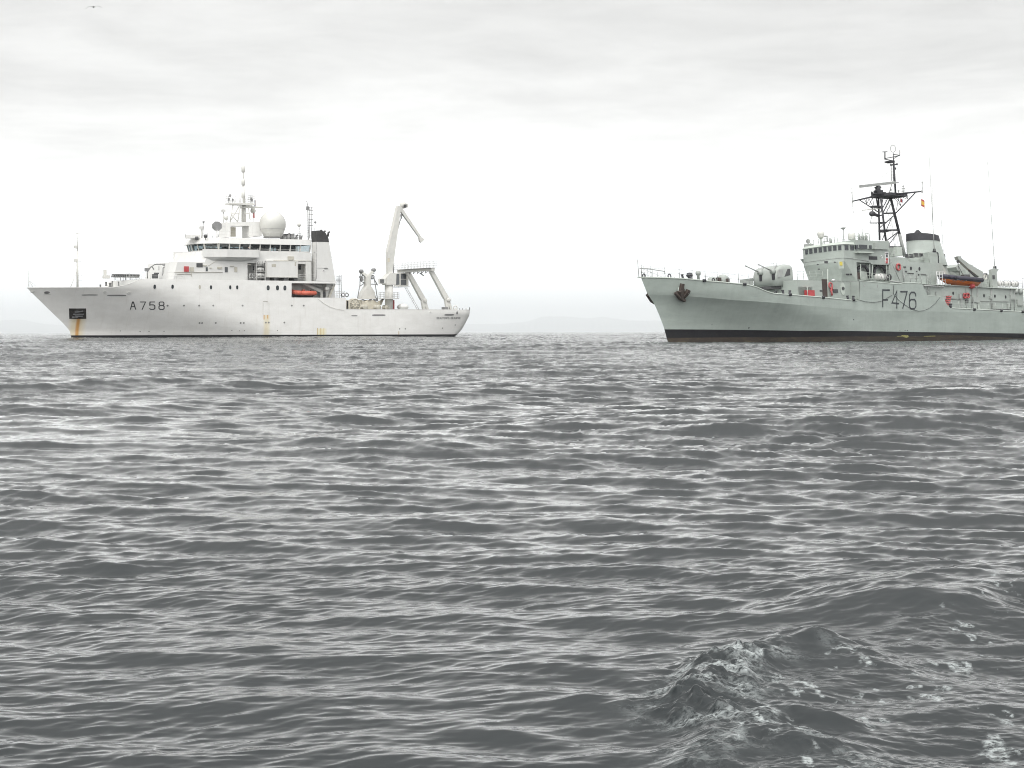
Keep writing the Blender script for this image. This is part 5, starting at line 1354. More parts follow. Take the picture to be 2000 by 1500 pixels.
s = MB(); xa_ = G8(250, 760, -4.1)[0]; up = lambda x: float(np.interp(x, [G8(250, 760, -4.1)[0], G8(500, 778, -4.1)[0], G8(1100, 812, -4.1)[0], G8(1440, 822, -4.1)[0], 66], [G8(250, 752, -4.1)[2], G8(500, 768, -4.1)[2], G8(1100, 806, -4.1)[2], G8(1440, 816, -4.1)[2], G8(1440, 820, -4.1)[2] - .05]))
s.pplan([(xa_ - .3, -4.1), (xa_ - .3, 4.1), (66, 4.1), (66, -4.1)], lambda x, y: gLow(x) - .02, lambda x, y: up(x))
aft_house = s.build('aft_house', 'house_green', gs)
s = MB(); s.box(xa_ - .3, 66, -4.35, 4.35, 0, 1); s.v = [(x, y, up(x) - .005 + .07 * z) for x, y, z in s.v]; s.build('upper_deck_edge', 'light_green_trim', aft_house)

# ---- bridge: rounded front
YB = 3.0
xbp = G6(655, 330, -YB)[0]; bulge = .75
def arc(off=0.0, n=14, s0=-1, s1=1):
    out = []
    for i in range(n + 1):
        a = (s0 + (s1 - s0) * i / n); y = (YB + off) * math.sin(a * math.pi / 2)
        out.append((xbp - (bulge + off) * math.cos(a * math.pi / 2), y))
    return out
# raise / lower along the sheer so that the top follows the photographed roof line
zsill = G6(700, 352, -YB)[2]; zwt = G6(700, 284, -YB)[2]; zrf = G6(700, 256, -YB)[2]; zd0 = zdf(xbp) - .02
xop0 = G6(803, 600, -YB)[0]; xop1 = G6(1183, 600, -YB)[0]; zop = G6(900, 497, -YB)[2]
s = MB(); pl = arc(-.8) 
s.pplan(pl + [(xop0, YB), (xop0, -YB)], zd0, G6(400, 470, -YB)[2] if False else zsill - 1.3, arc() + [(xop0, YB), (xop0, -YB)])
s.pplan(arc() + [(xop0, YB), (xop0, -YB)], zsill - 1.299, zwt)
s.box(xop0, xop1, -2.2, 2.2, zd0, zwt - .01)
zop2 = G6(1050, 520, -YB)[2]; xk = G6(960, 500, -YB)[0]; xk2 = G6(978, 520, -YB)[0]; zup = G6(1100, 345, -YB)[2]
s.pside([(xop0, zop), (xk, zop), (xk2, zop2), (xop1, zop2), (xop1, zup), (xop0, zup)], -YB, YB)
s.box(xop1 - .2, xop1, 2.0, YB, zd0, zop2); 
brg = s.build('bridge_block', 'house_green', gs)
s = MB(); xr1 = G6(770, 250, -YB)[0]
s.pplan(arc(.12) + [(xr1, YB + .1), (xr1, -YB - .1)], zwt, zrf, arc(-.15) + [(xr1, YB - .1), (xr1, -YB + .1)]); s.build('bridge_roof', 'light_green_trim', brg)
s = MB(); xu0 = xr1 + .02; xu1 = G6(1160, 300, -3.0)[0]; zut = G6(950, 238, -3.2)[2]
s.box(xu0, xu1, -3.2, 3.2, zup, zut); uh = s.build('signal_house', 'house_green', gs)
s = MB(); s.box(G6(772, 362, -YB)[0], G6(960, 362, -YB)[0], -YB - .55, -YB + .1, G6(860, 372, -4.3)[2], G6(860, 357, -4.3)[2]); s.build('ledge', 'light_green_trim', brg)
# windows of the bridge
fine = arc(0, 240) + [(xbp + i * .05, -YB) for i in range(1, 60)][::1]
fine = [(xbp + i * .05, -YB) for i in range(60, 0, -1)] + arc(0, 240, -1, 1)
def on_front(u, z):
    best = None
    for k in range(len(fine) - 1):
        p = fine[k]; uu, vv = proj(G.world((p[0], p[1], z)))
        if best is None or abs(uu - u) < best[0]:
            # keep the visible (near, port) branch
            best = (abs(uu - u), k, vv)
    return best[1]
zm_ = (zsill + zwt) / 2
for x, y, wpx in ((262, 372, 36), (318, 362, 34), (372, 355, 34), (428, 345, 34), (486, 340, 36), (543, 333, 38), (600, 328, 38), (677, 320, 40), (743, 317, 42), (213, 384, 28)):
    u0, v0 = z6(x - wpx / 2, y); u1, v1 = z6(x + wpx / 2, y); k0 = on_front(u0, zm_); k1 = on_front(u1, zm_)
    a, c = fine[k0], fine[k1]; nx_, ny_ = (c[1] - a[1]), -(c[0] - a[0]); l_ = math.hypot(nx_, ny_) or 1
    nx_, ny_ = nx_ / l_, ny_ / l_
    if nx_ * ((a[0] + c[0]) / 2 - (xbp + 2)) + ny_ * (a[1] + c[1]) / 2 < 0: nx_, ny_ = -nx_, -ny_
    s = MB(); o_ = .05; zlo_, zhi_ = zsill + .02, zwt - .10
    s.rings([[(a[0] - nx_ * .1, a[1] - ny_ * .1, zlo_), (c[0] - nx_ * .1, c[1] - ny_ * .1, zlo_), (c[0] - nx_ * .1, c[1] - ny_ * .1, zhi_), (a[0] - nx_ * .1, a[1] - ny_ * .1, zhi_)],
             [(a[0] + nx_ * o_, a[1] + ny_ * o_, zlo_), (c[0] + nx_ * o_, c[1] + ny_ * o_, zlo_), (c[0] + nx_ * o_, c[1] + ny_ * o_, zhi_), (a[0] + nx_ * o_, a[1] + ny_ * o_, zhi_)]])
    s.build('window', 'dark_glass', brg)
for x0, y0, x1, y1 in ((793, 290, 818, 340), (832, 290, 922, 336), (948, 295, 975, 335)):
    gbox('window', G6, x0, y0, x1, y1, -3.24, -3.1, 'dark_glass', uh)
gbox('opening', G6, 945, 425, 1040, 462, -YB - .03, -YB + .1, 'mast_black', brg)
gbox('flag_locker', G6, 1020, 262, 1058, 340, -3.5, -3.2, 'gun_green', uh)
# starboard wing of the bridge seen past the front
s = MB(); a = G6(128, 475, 4.9); s.rings([[(xbp + .3, 2.9, zsill - 1.3), (xbp + 2.4, 2.9, zsill - 1.3), (xbp + 2.4, 3.7, zsill - 1.0), (xbp + .9, 3.7, zsill - 1.0)], [(xbp + .2, 2.9, zsill - .35), (xbp + 2.4, 2.9, zsill - .35), (xbp + 2.4, 4.1, zsill - .35), (xbp + .7, 4.1, zsill - .35)]])
s.build('bridge_wing', 'house_green', gs)
# signs and fittings on the bridge side
def gplate(name, f, x0, y0, x1, y1, q, mat, par, th=.04): return gbox(name, f, x0, y0, x1, y1, q - th, q + .02, mat, par)
sg_ = gplate('sign_board', G6, 1138, 372, 1172, 508, -YB, 'flag_white', brg)
gplate('sign_stripe', G6, 1140, 384, 1170, 391, -YB - .05, 'number_grey', sg_); gplate('sign_stripe', G6, 1148, 402, 1162, 430, -YB - .05, 'number_grey', sg_)
s = MB(); c = G6(1155, 460, -YB - .06); s.disc((c[0], -YB - .05, c[2]), .20, .17, 'y', 12, .02); s.build('sign_emblem', 'red_paint', sg_)
gplate('sign_stripe', G6, 1144, 482, 1167, 505, -YB - .05, 'pink_red', sg_)
s = MB(); c = G6(1090, 433, -YB); s.torus((c[0], -YB - .02, c[2]), .17, .04, 'y', 12, 5); s.build('badge', 'flag_white', brg)
yb_ = gbox('fuse_box', G6, 600, 487, 646, 566, -YB - .14, -YB, 'light_green_trim', brg); gplate('warning_plate', G6, 604, 487, 632, 530, -YB - .15, 'yellow_box', yb_)
gplate('ventilation_grille', G6, 425, 478, 462, 506, -YB + .06, 'dark_metal', brg); gplate('ventilation_grille', G6, 680, 627, 712, 645, -YB, 'mast_black', brg); gplate('ventilation_grille', G6, 724, 627, 744, 645, -YB, 'mast_black', brg)
for x, y in ((345, 520), (545, 492), (358, 574)): gplate('deck_light', G6, x - 9, y - 6, x + 9, y + 6, -YB + .05, 'dark_metal', brg)
s = MB()     # degaussing cable round the front and along the side
def onarc(off, z): return [(x, y, z) for x, y in arc(off, 20)]
s.path(onarc(.02, G6(655, 441, -YB)[2]) , .025, 5); s.path([(xbp, -YB - .03, G6(655, 441, -YB)[2]), G6(760, 452, -YB - .03), G6(940, 482, -YB - .03)], .03, 5)
s.path([G6(395 + 50 - 50 * math.cos(t_), 465 - 50 * math.sin(t_), -3.5) for t_ in np.linspace(0, math.pi, 10)] if False else [G6(660, 360, -YB - .03), G6(660, 560, -YB - .03)], .015, 4)
s.build('side_cable', 'mast_grey', brg)
# inside the raft bay: arches, raft, inner fittings
s = MB()
for cx_, sc2 in ((875, 0), (1075, 1)):
    pts = [G6(cx_ - 75, 640, -2.6), G6(cx_ - 62, 570, -2.6), G6(cx_ - 20, 535, -2.6), G6(cx_ + 25, 545, -2.6), G6(cx_ + 60, 600, -2.6), G6(cx_ + 80, 680, -2.6)]
    s.path(pts, .17, 8)
s.build('davit_frame', 'mast_black', gs)
s = MB(); 
for x in (845, 952, 985): s.tube(G6(x, 705, -YB + .1), G6(x, 515, -YB + .1), .055, n=6)
s.rail([G6(845, 704, -4.6), G6(1185, 735, -4.6)], .95, 1.1, .022, 3, .03); s.ladder(G6(1165, 715, -3.4), G6(1165, 530, -3.4), .5, .3, .03)
s.build('raft_bay_railing', 'light_green_trim', gs)
gbox('fire_locker', G6, 808, 612, 838, 690, -2.9, -2.4, 'brown_door', gs); gbox('inner_locker', G6, 850, 600, 935, 700, -2.4, -2.1, 'light_green_trim', gs)
raft('life_raft', G, G6(1083, 668, -4.2), 'white life raft canister in the open bay under the warship bridge', 1.75, .42, None, 0, 3)

# ---- forward house side details (walkway)
gplate('doorway', G6, 404, 692, 454, 905, -YH, 'brown_door', fwd_house)
s = MB(); s.tube(G6(462, 908, -4.6), G6(460, 575, -4.6), .05); s.tube(G6(222, 888, -4.6), G6(220, 780, -4.6), .04); s.build('awning_post', 'light_green_trim', gs)
s = MB(); c = G6(634, 806, -YH); s.disc((c[0], -YH - .04, c[2]), .36 * 1.15, .72, 'y', 20, .03); dr = s.build('watertight_door', 'light_green_trim', fwd_house)
s = MB(); s.disc((c[0], -YH - .09, c[2] + .05), .24, .2, 'y', 14, .03); s.build('porthole', 'dark_metal', dr)
rb_ = gbox('fire_box', G6, 230, 820, 306, 886, -4.5, -4.0, 'red_paint', None); rb_.parent = None; rb_.matrix_world = G.M.copy(); tag(rb_, 'red box on the warship walkway just behind the gun', 'fire box')
a = G6(490, 765, -4.1); s = MB(); s.torus((a[0], -4.12, a[2] + .0), .30, .085, 'y', 16, 6); s.tube((a[0] + .05, -4.12, a[2] - .35), (a[0] + .2, -4.12, a[2] - 1.15), .12); s.tube((a[0] + .3, -4.12, a[2] + .2), (a[0] + .3, -4.12, a[2] - .6), .09); s.build('fire_hose', 'pink_red', fwd_house)
s = MB(); c = G6(525, 718, -4.3); s.lathe(c, [(.05, 0), (.2, .05), (.24, .15), (.1, .25), (.02, .27)], 10); s.build('deck_lamp', 'flag_white', fwd_house)
gplate('cable_box', G6, 530, 810, 580, 850, -YH - .05, 'dark_metal', fwd_house); gplate('cable_box', G6, 370, 820, 400, 836, -YH, 'dark_metal', fwd_house)
gbox('deck_locker', G6, 100, 715, 190, 790, 1.0, 3.0, 'dark_metal', gs); gbox('ventilator', G6, 95, 800, 200, 870, -3.4, -2.4, 'gun_green', gs, .05)
s = MB(); s.path([G6(480, 705, -YH - .05), G6(700, 715, -YH - .05), G6(835, 725, -YH - .05), G6(848, 760, -YH - .05), G6(848, 860, -YH - .05)], .03, 5); s.path([G6(720, 775, -YH), G6(760, 778, -YH)], .04, 5); s.build('pipework', 'mast_grey', fwd_house)
s = MB(); s.rail([G6(105, 700, -YH), G6(400, 692, -YH)], .95, 1.1, .018, 3, .025); s.build('forward_railing', 'light_green_trim', gs)
# ---- funnel base house and funnel
YF = 3.1
s = MB(); s.pside([xzq(G8(-128, 760, -YF)), xzq(G8(-128, 430, -YF)), xzq(G8(60, 438, -YF)), xzq(G8(95, 490, -YF)), xzq(G8(350, 500, -YF)), xzq(G8(470, 500, -YF)), xzq(G8(560, 640, -YF)), xzq(G8(418, 645, -YF)), xzq(G8(415, 775, -YF))][::1], -YF, YF)
fb = s.build('funnel_house', 'house_green', gs)
s = MB(); nR = 32
def fring(xl, xr, zz_l, zz_r, ry=1.75, grow=0.0):
    rg = []
    for k in range(nR):
        a = 2 * math.pi * k / nR; cx_ = math.cos(a); xc = (xl + xr) / 2; rx = math.sqrt(((xr - xl) / 2 * .731) ** 2 - (ry * .682) ** 2) / .731 + grow
        x = xc + rx * cx_; t_ = (x - xl) / (xr - xl); rg.append((x, (ry + grow) * math.sin(a), zz_l + (zz_r - zz_l) * max(0, min(1, t_))))
    return rg
q_ = 0.0
xl0, zb0 = xzq(G8(88, 500, q_)); xr0, _ = xzq(G8(520, 500, q_)); xl1, zc1 = xzq(G8(82, 238, q_)); xr1_, zc2 = xzq(G8(432, 262, q_))
xl2, zt1 = xzq(G8(78, 148, q_)); xr2, zt2 = xzq(G8(418, 205, q_))
s.rings([fring(xl0, xr0, zb0 - .3, zb0 - .3), fring(xl1, xr1_, zc1, zc2, 1.6)], sm=True, cap0=False); fn = s.build('funnel', 'house_green', gs)
s = MB(); s.pside([xzq(G8(330, 270, -1.0)), xzq(G8(428, 270, -1.0)), xzq(G8(572, 645, -1.0)), xzq(G8(330, 645, -1.0))], -1.0, 1.0); s.build('funnel_fairing', 'house_green', fn)
s = MB(); s.rings([fring(xl1, xr1_, zc1 + .002, zc2 + .002, 1.6, .03), fring(xl2, xr2, zt1 - .02, zt2, 1.55, .03), fring(xl2 + .25, xr2 - .25, zt1 - .02, zt2, 1.3), fring(xl2 + .25, xr2 - .25, zt1 - .5, zt2 - .4, 1.3)], sm=False, cap0=False); s.build('funnel_cap', 'mast_dark', fn)
s = MB(); c = G8(210, 135, -.3); s.rings([[(c[0] - .5, -.4, c[2] - .2), (c[0] + .5, -.4, c[2] - .2), (c[0] + .5, .2, c[2] - .2), (c[0] - .5, .2, c[2] - .2)], [(c[0] - .05, -.2, c[2] + .25), (c[0] + .05, -.2, c[2] + .25), (c[0] + .05, 0, c[2] + .25), (c[0] - .05, 0, c[2] + .25)]]); s.build('exhaust_cowl', 'mast_black', fn)
# grilles, locker and platform on the funnel
for x0, y0, x1, y1 in ((72, 398, 120, 440), (135, 400, 158, 438), (168, 385, 235, 432), (246, 390, 260, 425)): gbox('air_intake', G8, x0, y0, x1, y1, -1.95, -1.6, 'dark_metal', fn)
s = MB(); s.rail([G8(95, 490, -YF + .1), G8(330, 496, -YF + .1)], 1.1, .9, .02, 3, .028); s.build('funnel_railing', 'light_green_trim', fb)
eq = gbox('equipment_cabinet', G8, 340, 380, 440, 510, -2.6, -1.7, 'house_green', fn); gbox('cabinet_bracket', G8, 375, 510, 440, 535, -2.5, -1.8, 'dark_metal', fn)
s = MB(); c = G8(428, 445, -2.62); s.path([(c[0] - .12, -2.65, c[2] + .7), (c[0] + .1, -2.65, c[2] + .6), (c[0] + .16, -2.65, c[2]), (c[0] + .1, -2.65, c[2] - .6), (c[0] - .12, -2.65, c[2] - .7)], .05, 5); s.build('handle', 'mast_black', eq)
for x, y in ((113, 565), (213, 570)): s = MB(); c = G8(x, y, -YF); s.disc((c[0], -YF - .02, c[2]), .17, .22, 'y', 12, .03); s.build('porthole', 'mast_black', fb)
for x, y, w_, h_ in ((187, 600, 10, 10), (115, 623, 70, 6), (60, 600, 22, 14), (265, 635, 60, 5), (45, 550, 26, 16), (210, 640, 10, 18)): gplate('wall_fitting', G8, x - w_ / 2, y - h_ / 2, x + w_ / 2, y + h_ / 2, -YF - .03, 'dark_metal', fb)
s = MB(); s.path([G8(230, 640, -YF - .04), G8(298, 645, -YF - .04), G8(302, 745, -YF - .04)], .03, 5); s.path([G8(20, 560, -YF - .1), G8(30, 720, -YF - .1)], .05, 5); s.path([G8(182, 610, -YF - .04), G8(182, 715, -YF - .04)], .025, 5); s.ladder(G8(332, 755, -YF - .08), G8(332, 640, -YF - .08), .4, .3, .025)
s.ladder(G8(325, 880, -4.3), G8(325, 765, -4.3), .45, .3, .035); s.path([G8(410, 885, -4.2), G8(406, 850, -4.2), G8(420, 830, -4.2)], .04, 5)
s.path([G8(260, 768, -4.4), G8(500, 782, -4.4)], .08, 5)
s.rail([G8(-20, 735, -4.7), G8(240, 750, -4.7)], .95, 1.1, .02, 3, .028); s.build('ladder', 'mast_grey', fb)
s = MB(); s.tube(G6(1180, 430, -3.4), G6(1300, 700, -3.6), .05); s.ladder(G6(1210, 440, -2.9), G6(1215, 360, -2.9), .8, .35, .05); s.path([G6(1190, 712, -4.8), G6(1330, 735, -4.8)], .10, 6); s.build('boarding_gear', 'mast_grey', gs)
s = MB(); a = G6(1200, 425, 0); s.box(a[0], a[0] + 1.1, -.9, .6, a[2], a[2] + 1.1); s.build('signal_locker', 'light_green_trim', gs)
s = MB()
for x in (1062, 1100, 1135): c = G6(x, 290, -2.2); s.lathe(c, [(.05, -.5), (.3, -.45), (.33, .4), (.08, .5)], 10, 'x' if x != 1100 else 'z')
c = G6(1145, 285, -2.6); s.lathe(c, [(.05, -.28), (.42, -.25), (.45, .1), (.4, .25), (.05, .3)], 14, 'y'); s.build('signal_lamp', 'mast_grey', gs)

# ---- roof of the bridge: domes, aerials, rails
def gdome(x, y, r, yb, q, capsule=False, mat='radome_white'):
    c = G6(x, y, q); r_ = r / 6 / 17.6; s = MB()
    if capsule: prof = [(r_ * .8, -r_ * 1.15), (r_ * .98, -r_ * .8), (r_, .0)] + [(r_ * math.cos(a), r_ * .1 + r_ * 1.0 * math.sin(a)) for a in np.linspace(.15, math.pi / 2 - .02, 6)]
    else: prof = [(r_ * .5, -r_ * 1.25), (r_ * .9, -r_ * .72)] + [(r_ * math.cos(a), r_ * math.sin(a)) for a in np.linspace(-.55, math.pi / 2 - .02, 9)]
    s.lathe(c, prof, 22); o = s.build('satellite_dome', mat, gs); s = MB(); s.tube((c[0], q, c[2] - r_ * .9), (c[0], q, G6(x, yb, q)[2]), .13, n=8); s.build('dome_post', 'light_green_trim', o)
gdome(378, 162, 45, 300, 1.2); gdome(740, 182, 46, 262, -1.6, True)
s = MB(); c = G6(230, 246, 2.6); s.lathe((c[0], c[1], c[2]), [(.02, .2), (.22, .12), (.3, 0), (.28, -.05), (.02, .02)], 12, 'x'); s.tube(c, (c[0], c[1], zrf - .5), .06); s.box(c[0] - .35, c[0] + .45, 2.2, 3.0, zrf - .1, zrf + .35); s.build('small_dish', 'mast_grey', gs)
s = MB(); s.tube(G6(652, 262, 0), G6(641, 105, 0), .06, .05, 8); c = G6(641, 98, 0); s.lathe(c, [(.05, -.15), (.18, -.05), (.34, .04), (.34, .10), (.02, .16)], 12); s.build('mushroom_aerial', 'mast_grey', gs)
s = MB(); s.tube(G6(868, 195, -1), G6(864, 100, -1), .035); s.tube(G6(864, 100, -1), G6(850, 65, -1), .02); s.tube(G6(380, 290, -.4), G6(378, 225, .6), .05); s.path([G6(455, 255, 0), G6(455, 190, 0), G6(425, 188, .5)], .10, 6); s.path([G6(405, 275, -.2), G6(405, 255, -.2), G6(470, 252, -.2)], .05, 5)
s.build('whip_aerial', 'mast_grey', gs)
s = MB(); z_ = zrf
s.rail([(xbp + .2, -YB + .4, z_), (xr1 - .1, -YB + .3, z_)], .65, 1.2, .02, 2, .03); s.rail([(x, y * .9, z_) for x, y in arc(-.5, 6, -.8, .6)], .65, 1.2, .02, 2, .03); s.rail([(xu0 + .2, -3.0, zut), (xu0 + 2.9, -3.0, zut), (xu0 + 2.9, 0, zut)], .85, .7, .025, 2, .035)
s.build('roof_railing', 'light_green_trim', gs)
for x, q in ((495, 0.2), (830, -2.4), (870, -1.8), (912, -2.2)):
    s = MB(); c = G6(x, 240, q); s.lathe((c[0], q, zrf if x < 700 else zut), [(.2, 0), (.16, .5), (.2, .55), (.1, .8), (.02, .82)], 10); s.build('roof_ventilator', 'mast_grey', gs)

# ---- lattice mast
mm = MB(); T = lambda x, y, q=0.0: G7(x, y, q)
zpl = T(560, 668)[2]
fl_, fr_, al_ = .55, -.55, 0.0
legs = [(T(468, 1195, fl_), T(455, 690, fl_)), (T(542, 1205, fr_), T(482, 700, fr_)), (T(762, 1385, 0), T(598, 700, 0))]
mm.tube(legs[0][0], legs[0][1], .12, .11, 8); mm.tube(legs[1][0], legs[1][1], .13, .12, 8)
lg = MB(); mm.tube(legs[2][0] if False else T(700, 1120, 0), legs[2][1], .17, .16, 8)
lo_ = MB(); lo_.tube(legs[2][0], T(700, 1120, 0), .22, .2, 8)
for a, c, qa, qc_, r_ in (((500, 882), (648, 876), fr_, 0, .10), ((470, 1080), (690, 1075), fr_, 0, .11), ((490, 1095), (600, 1085), fr_, 0, .07), ((570, 1270), (740, 1272), fr_, 0, .08), ((575, 1285), (735, 1268), fl_, 0, .06),
                          ((505, 880), (590, 712), fr_, 0, .07), ((475, 870), (560, 712), fl_, 0, .06), ((530, 1000), (640, 900), fr_, 0, .07), ((545, 1080), (610, 930), fr_, 0, .05), ((550, 1200), (690, 1095), fr_, 0, .07),
                          ((475, 1045), (520, 1000), fl_, fr_, .06), ((460, 910), (500, 900), fl_, fr_, .08), ((470, 990), (515, 992), fl_, fr_, .12), ((500, 1190), (530, 1110), fl_, fr_, .05), ((570, 1255), (680, 1110), fr_, 0, .05),
                          ((430, 700), (445, 790), fl_, fl_, .1), ((670, 1370), (745, 1290), fr_, 0, .06), ((540, 880), (600, 770), fr_, 0, .04), ((480, 830), (510, 700), fl_, fr_, .06)):
    mm.tube(T(*a, qa), T(*c, qc_), r_, n=6)
mast = mm.build('mast', 'mast_dark', gs)
for a, c in (((575, 1278, fr_), (740, 1272, 0)), ((665, 1370, fr_), (745, 1300, 0))): lo_.tube(T(*a), T(*c), .07)
lo_.build('mast_foot', 'mast_grey', mast)
s = MB(); a = T(383, 690, 0); c = T(735, 665, 0)
s.pplan([(T(460, 680, .9)[0] - 1.2, .8), (T(460, 680, .9)[0] - .8, 1.5), (T(640, 680, 0)[0] + .8, 1.3), (T(700, 680, 0)[0], 0), (T(640, 680, 0)[0] + .8, -1.3), (T(460, 680, .9)[0] - .8, -1.5), (T(460, 680, .9)[0] - 1.2, -.8)], zpl - .24, zpl + .12)
s.box(T(430, 680, 0)[0], T(480, 680, 0)[0], -.4, .4, zpl, T(450, 610, 0)[2])
plat = s.build('mast_platform', 'mast_black', mast)
s = MB(); a = T(390, 790, .5)
for x0, y0, x1, y1, q in ((385, 798, 480, 808, .4), (480, 985, 520, 998, 0), (485, 1088, 540, 1100, 0)): a = T(x0, y1, q); c = T(x1, y0, q); s.box(a[0], c[0], q - .4, q + .4, a[2], c[2])
s.build('mast_step', 'mast_black', mast)
yd = MB()    # yards run across the ship
xy_ = T(560, 660, 0)[0]
def YP(x, y, side):   # point on the athwartship plane of the yards
    return G.px(*z7(x, y), xy_)
pR = YP(968, 622, 0); pL = YP(152, 738, 0); cR = YP(660, 655, 0); cL = YP(405, 680, 0)
yd.tube(cR, pR, .12, .08, 8); yd.tube(cL, pL, .12, .07, 8); yd.tube(cL, cR, .14, n=8)
yd.tube(YP(885, 640, 0), YP(655, 880, 0), .07); yd.tube(YP(230, 722, 0), YP(462, 872, 0), .07); yd.tube(YP(240, 715, 0), YP(380, 682, 0), .06)
for a, c in (((740, 650), (800, 712)), ((790, 645), (797, 715)), ((640, 705), (720, 795)), ((685, 705), (718, 800)), ((690, 700), (665, 840)), ((735, 690), (790, 715)), ((660, 700), (700, 740)), ((310, 705), (320, 770)), ((345, 705), (318, 770)), ((345, 710), (388, 800)), ((385, 700), (340, 790)), ((290, 710), (316, 768)), ((385, 700), (410, 840)), ((718, 700), (718, 798))):
    yd.tube(YP(*a, 0), YP(*c, 0), .035, n=5)
yard = yd.build('yardarm', 'mast_dark', mast)
s = MB(); s.tube(YP(968, 625, 0), YP(968, 505, 0), .035); s.lathe(YP(968, 520, 0), [(.03, -.1), (.1, 0), (.03, .1)], 8); s.tube(YP(143, 580, 0), YP(148, 735, 0), .05); s.tube(YP(150, 735, 0), YP(157, 885, 0), .03); s.lathe(YP(157, 865, 0), [(.02, -.15), (.07, 0), (.02, .15)], 8); s.lathe(YP(144, 640, 0), [(.02, -.15), (.08, 0), (.02, .15)], 8)
s.lathe(YP(965, 622, 0), [(.05, -.2), (.12, 0), (.05, .2)], 8); s.lathe(YP(152, 736, 0), [(.05, -.2), (.12, 0), (.05, .2)], 8)
s.build('yard_aerial', 'mast_grey', yard)
s = MB(); s.tube(T(655, 650), T(632, 260), .12, .10, 8); s.tube(T(632, 260), T(627, 170), .06, .04, 8)
s.path([T(530, 245, 0), T(630, 265, 0)], .05); s.path([T(530, 238), T(685, 208), T(705, 200), T(632, 190)], .05); s.path([T(640, 235), T(690, 205)], .04); s.tube(T(530, 248), T(530, 160), .08); s.tube(T(503, 160), T(556, 158), .05); s.tube(T(705, 202), T(705, 135), .04)
s.tube(T(598, 315), T(672, 305), .09); s.lathe(T(600, 312), [(.03, -.15), (.12, 0), (.03, .15)], 8); s.lathe(T(672, 303), [(.03, -.15), (.13, 0), (.03, .15)], 8); s.lathe(T(650, 355), [(.05, -.15), (.14, 0), (.05, .15)], 8); s.path([T(650, 522), T(690, 522)], .05)
s.ladder(T(618, 500), T(615, 325), .42, .35, .035); s.tube(T(610, 540, 0), T(580, 640, 0), .04)
tm = s.build('topmast', 'mast_dark', mast)
s = MB(); s.pside([xzq(T(550, 282)), xzq(T(548, 270)), xzq(T(575, 262)), xzq(T(622, 265)), xzq(T(622, 290)), xzq(T(585, 292))], -.3, .3); s.build('navigation_radar', 'mast_black', tm)
s = MB(); c = T(625, 122); rx_ = 33 / 6 / 17; ang = np.linspace(0, 2 * math.pi, 25)
s.path([(c[0] + rx_ * .72 * math.cos(a), c[1] - rx_ * .72 * math.cos(a) * .9, c[2] + rx_ * 1.32 * math.sin(a)) for a in ang], .035, 6); s.build('loop_aerial', 'mast_grey', tm)
s = MB(); a = T(240, 566, -.6); c = T(642, 520, .6)
a = G.px(*z7(240, 566), T(450, 545, 0)[0] - 1.5) if False else T(242, 565, 0); c = T(642, 519, 0)
s.beam(a, c, .35, .30); ar = s.build('air_search_radar', 'mast_grey', mast)
s = MB(); s.tube(T(452, 560), T(445, 640), .25, .4, 10); s.tube(T(415, 580), T(480, 575), .12); s.lathe(T(378, 640), [(.03, -.2), (.15, 0), (.03, .2)], 8); s.tube(T(378, 640), T(400, 665), .06); s.tube(T(370, 655), T(535, 637), .10)
s.build('radar_pedestal', 'mast_black', ar)
s = MB(); s.beam(T(265, 845, .3), T(487, 822, .3), .12, .12); nr_ = s.build('surface_radar', 'radome_white', mast)
s = MB(); s.lathe(T(383, 885, .3), [(.05, -.45), (.28, -.3), (.33, 0), (.28, .3), (.1, .42)], 12, 'x'); s.beam(T(400, 890, .3), T(458, 910, .3), .25, .3); s.tube(T(385, 850, .3), T(385, 832, .3), .08)
s.path([T(368, 900, .3), T(372, 935, .3), T(358, 990, .3)], .025, 4); s.path([T(372, 935, .3), T(450, 935, .3)], .025, 4); s.path([T(345, 992, .3), T(385, 985, .3), T(440, 985, .3), T(440, 998, .3), T(360, 998, .3)], .035, 4); s.build('radar_bracket', 'mast_dark', nr_)
s = MB()
for x, y in ((600, 605), (690, 615)): s.ball(T(x, y), .12, 8, 6)
s.tube(T(690, 615), T(690, 650), .04); s.tube(T(600, 605), T(600, 650), .03); s.tube(T(745, 635), T(745, 545), .035)
for yy_, r_ in ((565, .12), (590, .2), (620, .2)): s.torus(T(745, yy_), r_, .03, 'z', 12, 5)
s.tube(T(735, 590), T(735, 620), .02); s.tube(T(757, 590), T(757, 620), .02); s.build('direction_finder', 'mast_grey', yard)
s = MB()
for a, c, r_ in (((535, 720), (650, 1290), .02), ((570, 720), (660, 1290), .02), ((600, 720), (690, 1300), .015), ((600, 960), (640, 1250), .015), ((475, 470), (600, 370), .012), ((665, 370), (760, 470), .01), ((360, 1005), (455, 1085), .012)):
    s.tube(T(*a, -.3), T(*c, -.6), r_, n=4)
s.build('halyard', 'mast_grey', mast)
# whips
def whip(p0, p1, r=.055):
    s = MB(); a = Vector(p0); c = Vector(p1); m = a.lerp(c, .25); s.tube(a, m, r * .95, r * .75, 6); s.tube(m, c, r * .7, r * .35, 6); o = s.build('whip_aerial', 'mast_grey', gs)
    s = MB(); s.box(a.x - .16, a.x + .16, a.y - .16, a.y + .16, a.z - .35, a.z + .05); s.build('aerial_base', 'mast_black', o)
whip(T(1110, 1325, -2.1), T(1045, 142, -2.1), .05); whip(T(1102, 1300, -1.6), T(1080, 362, -1.6), .04); whip(T(1216, 1365, 1.8), T(1166, 540, 1.8), .035)
whip(G8(1096, 545, -3.2), G.py(1929, 316, -3.2), .05)

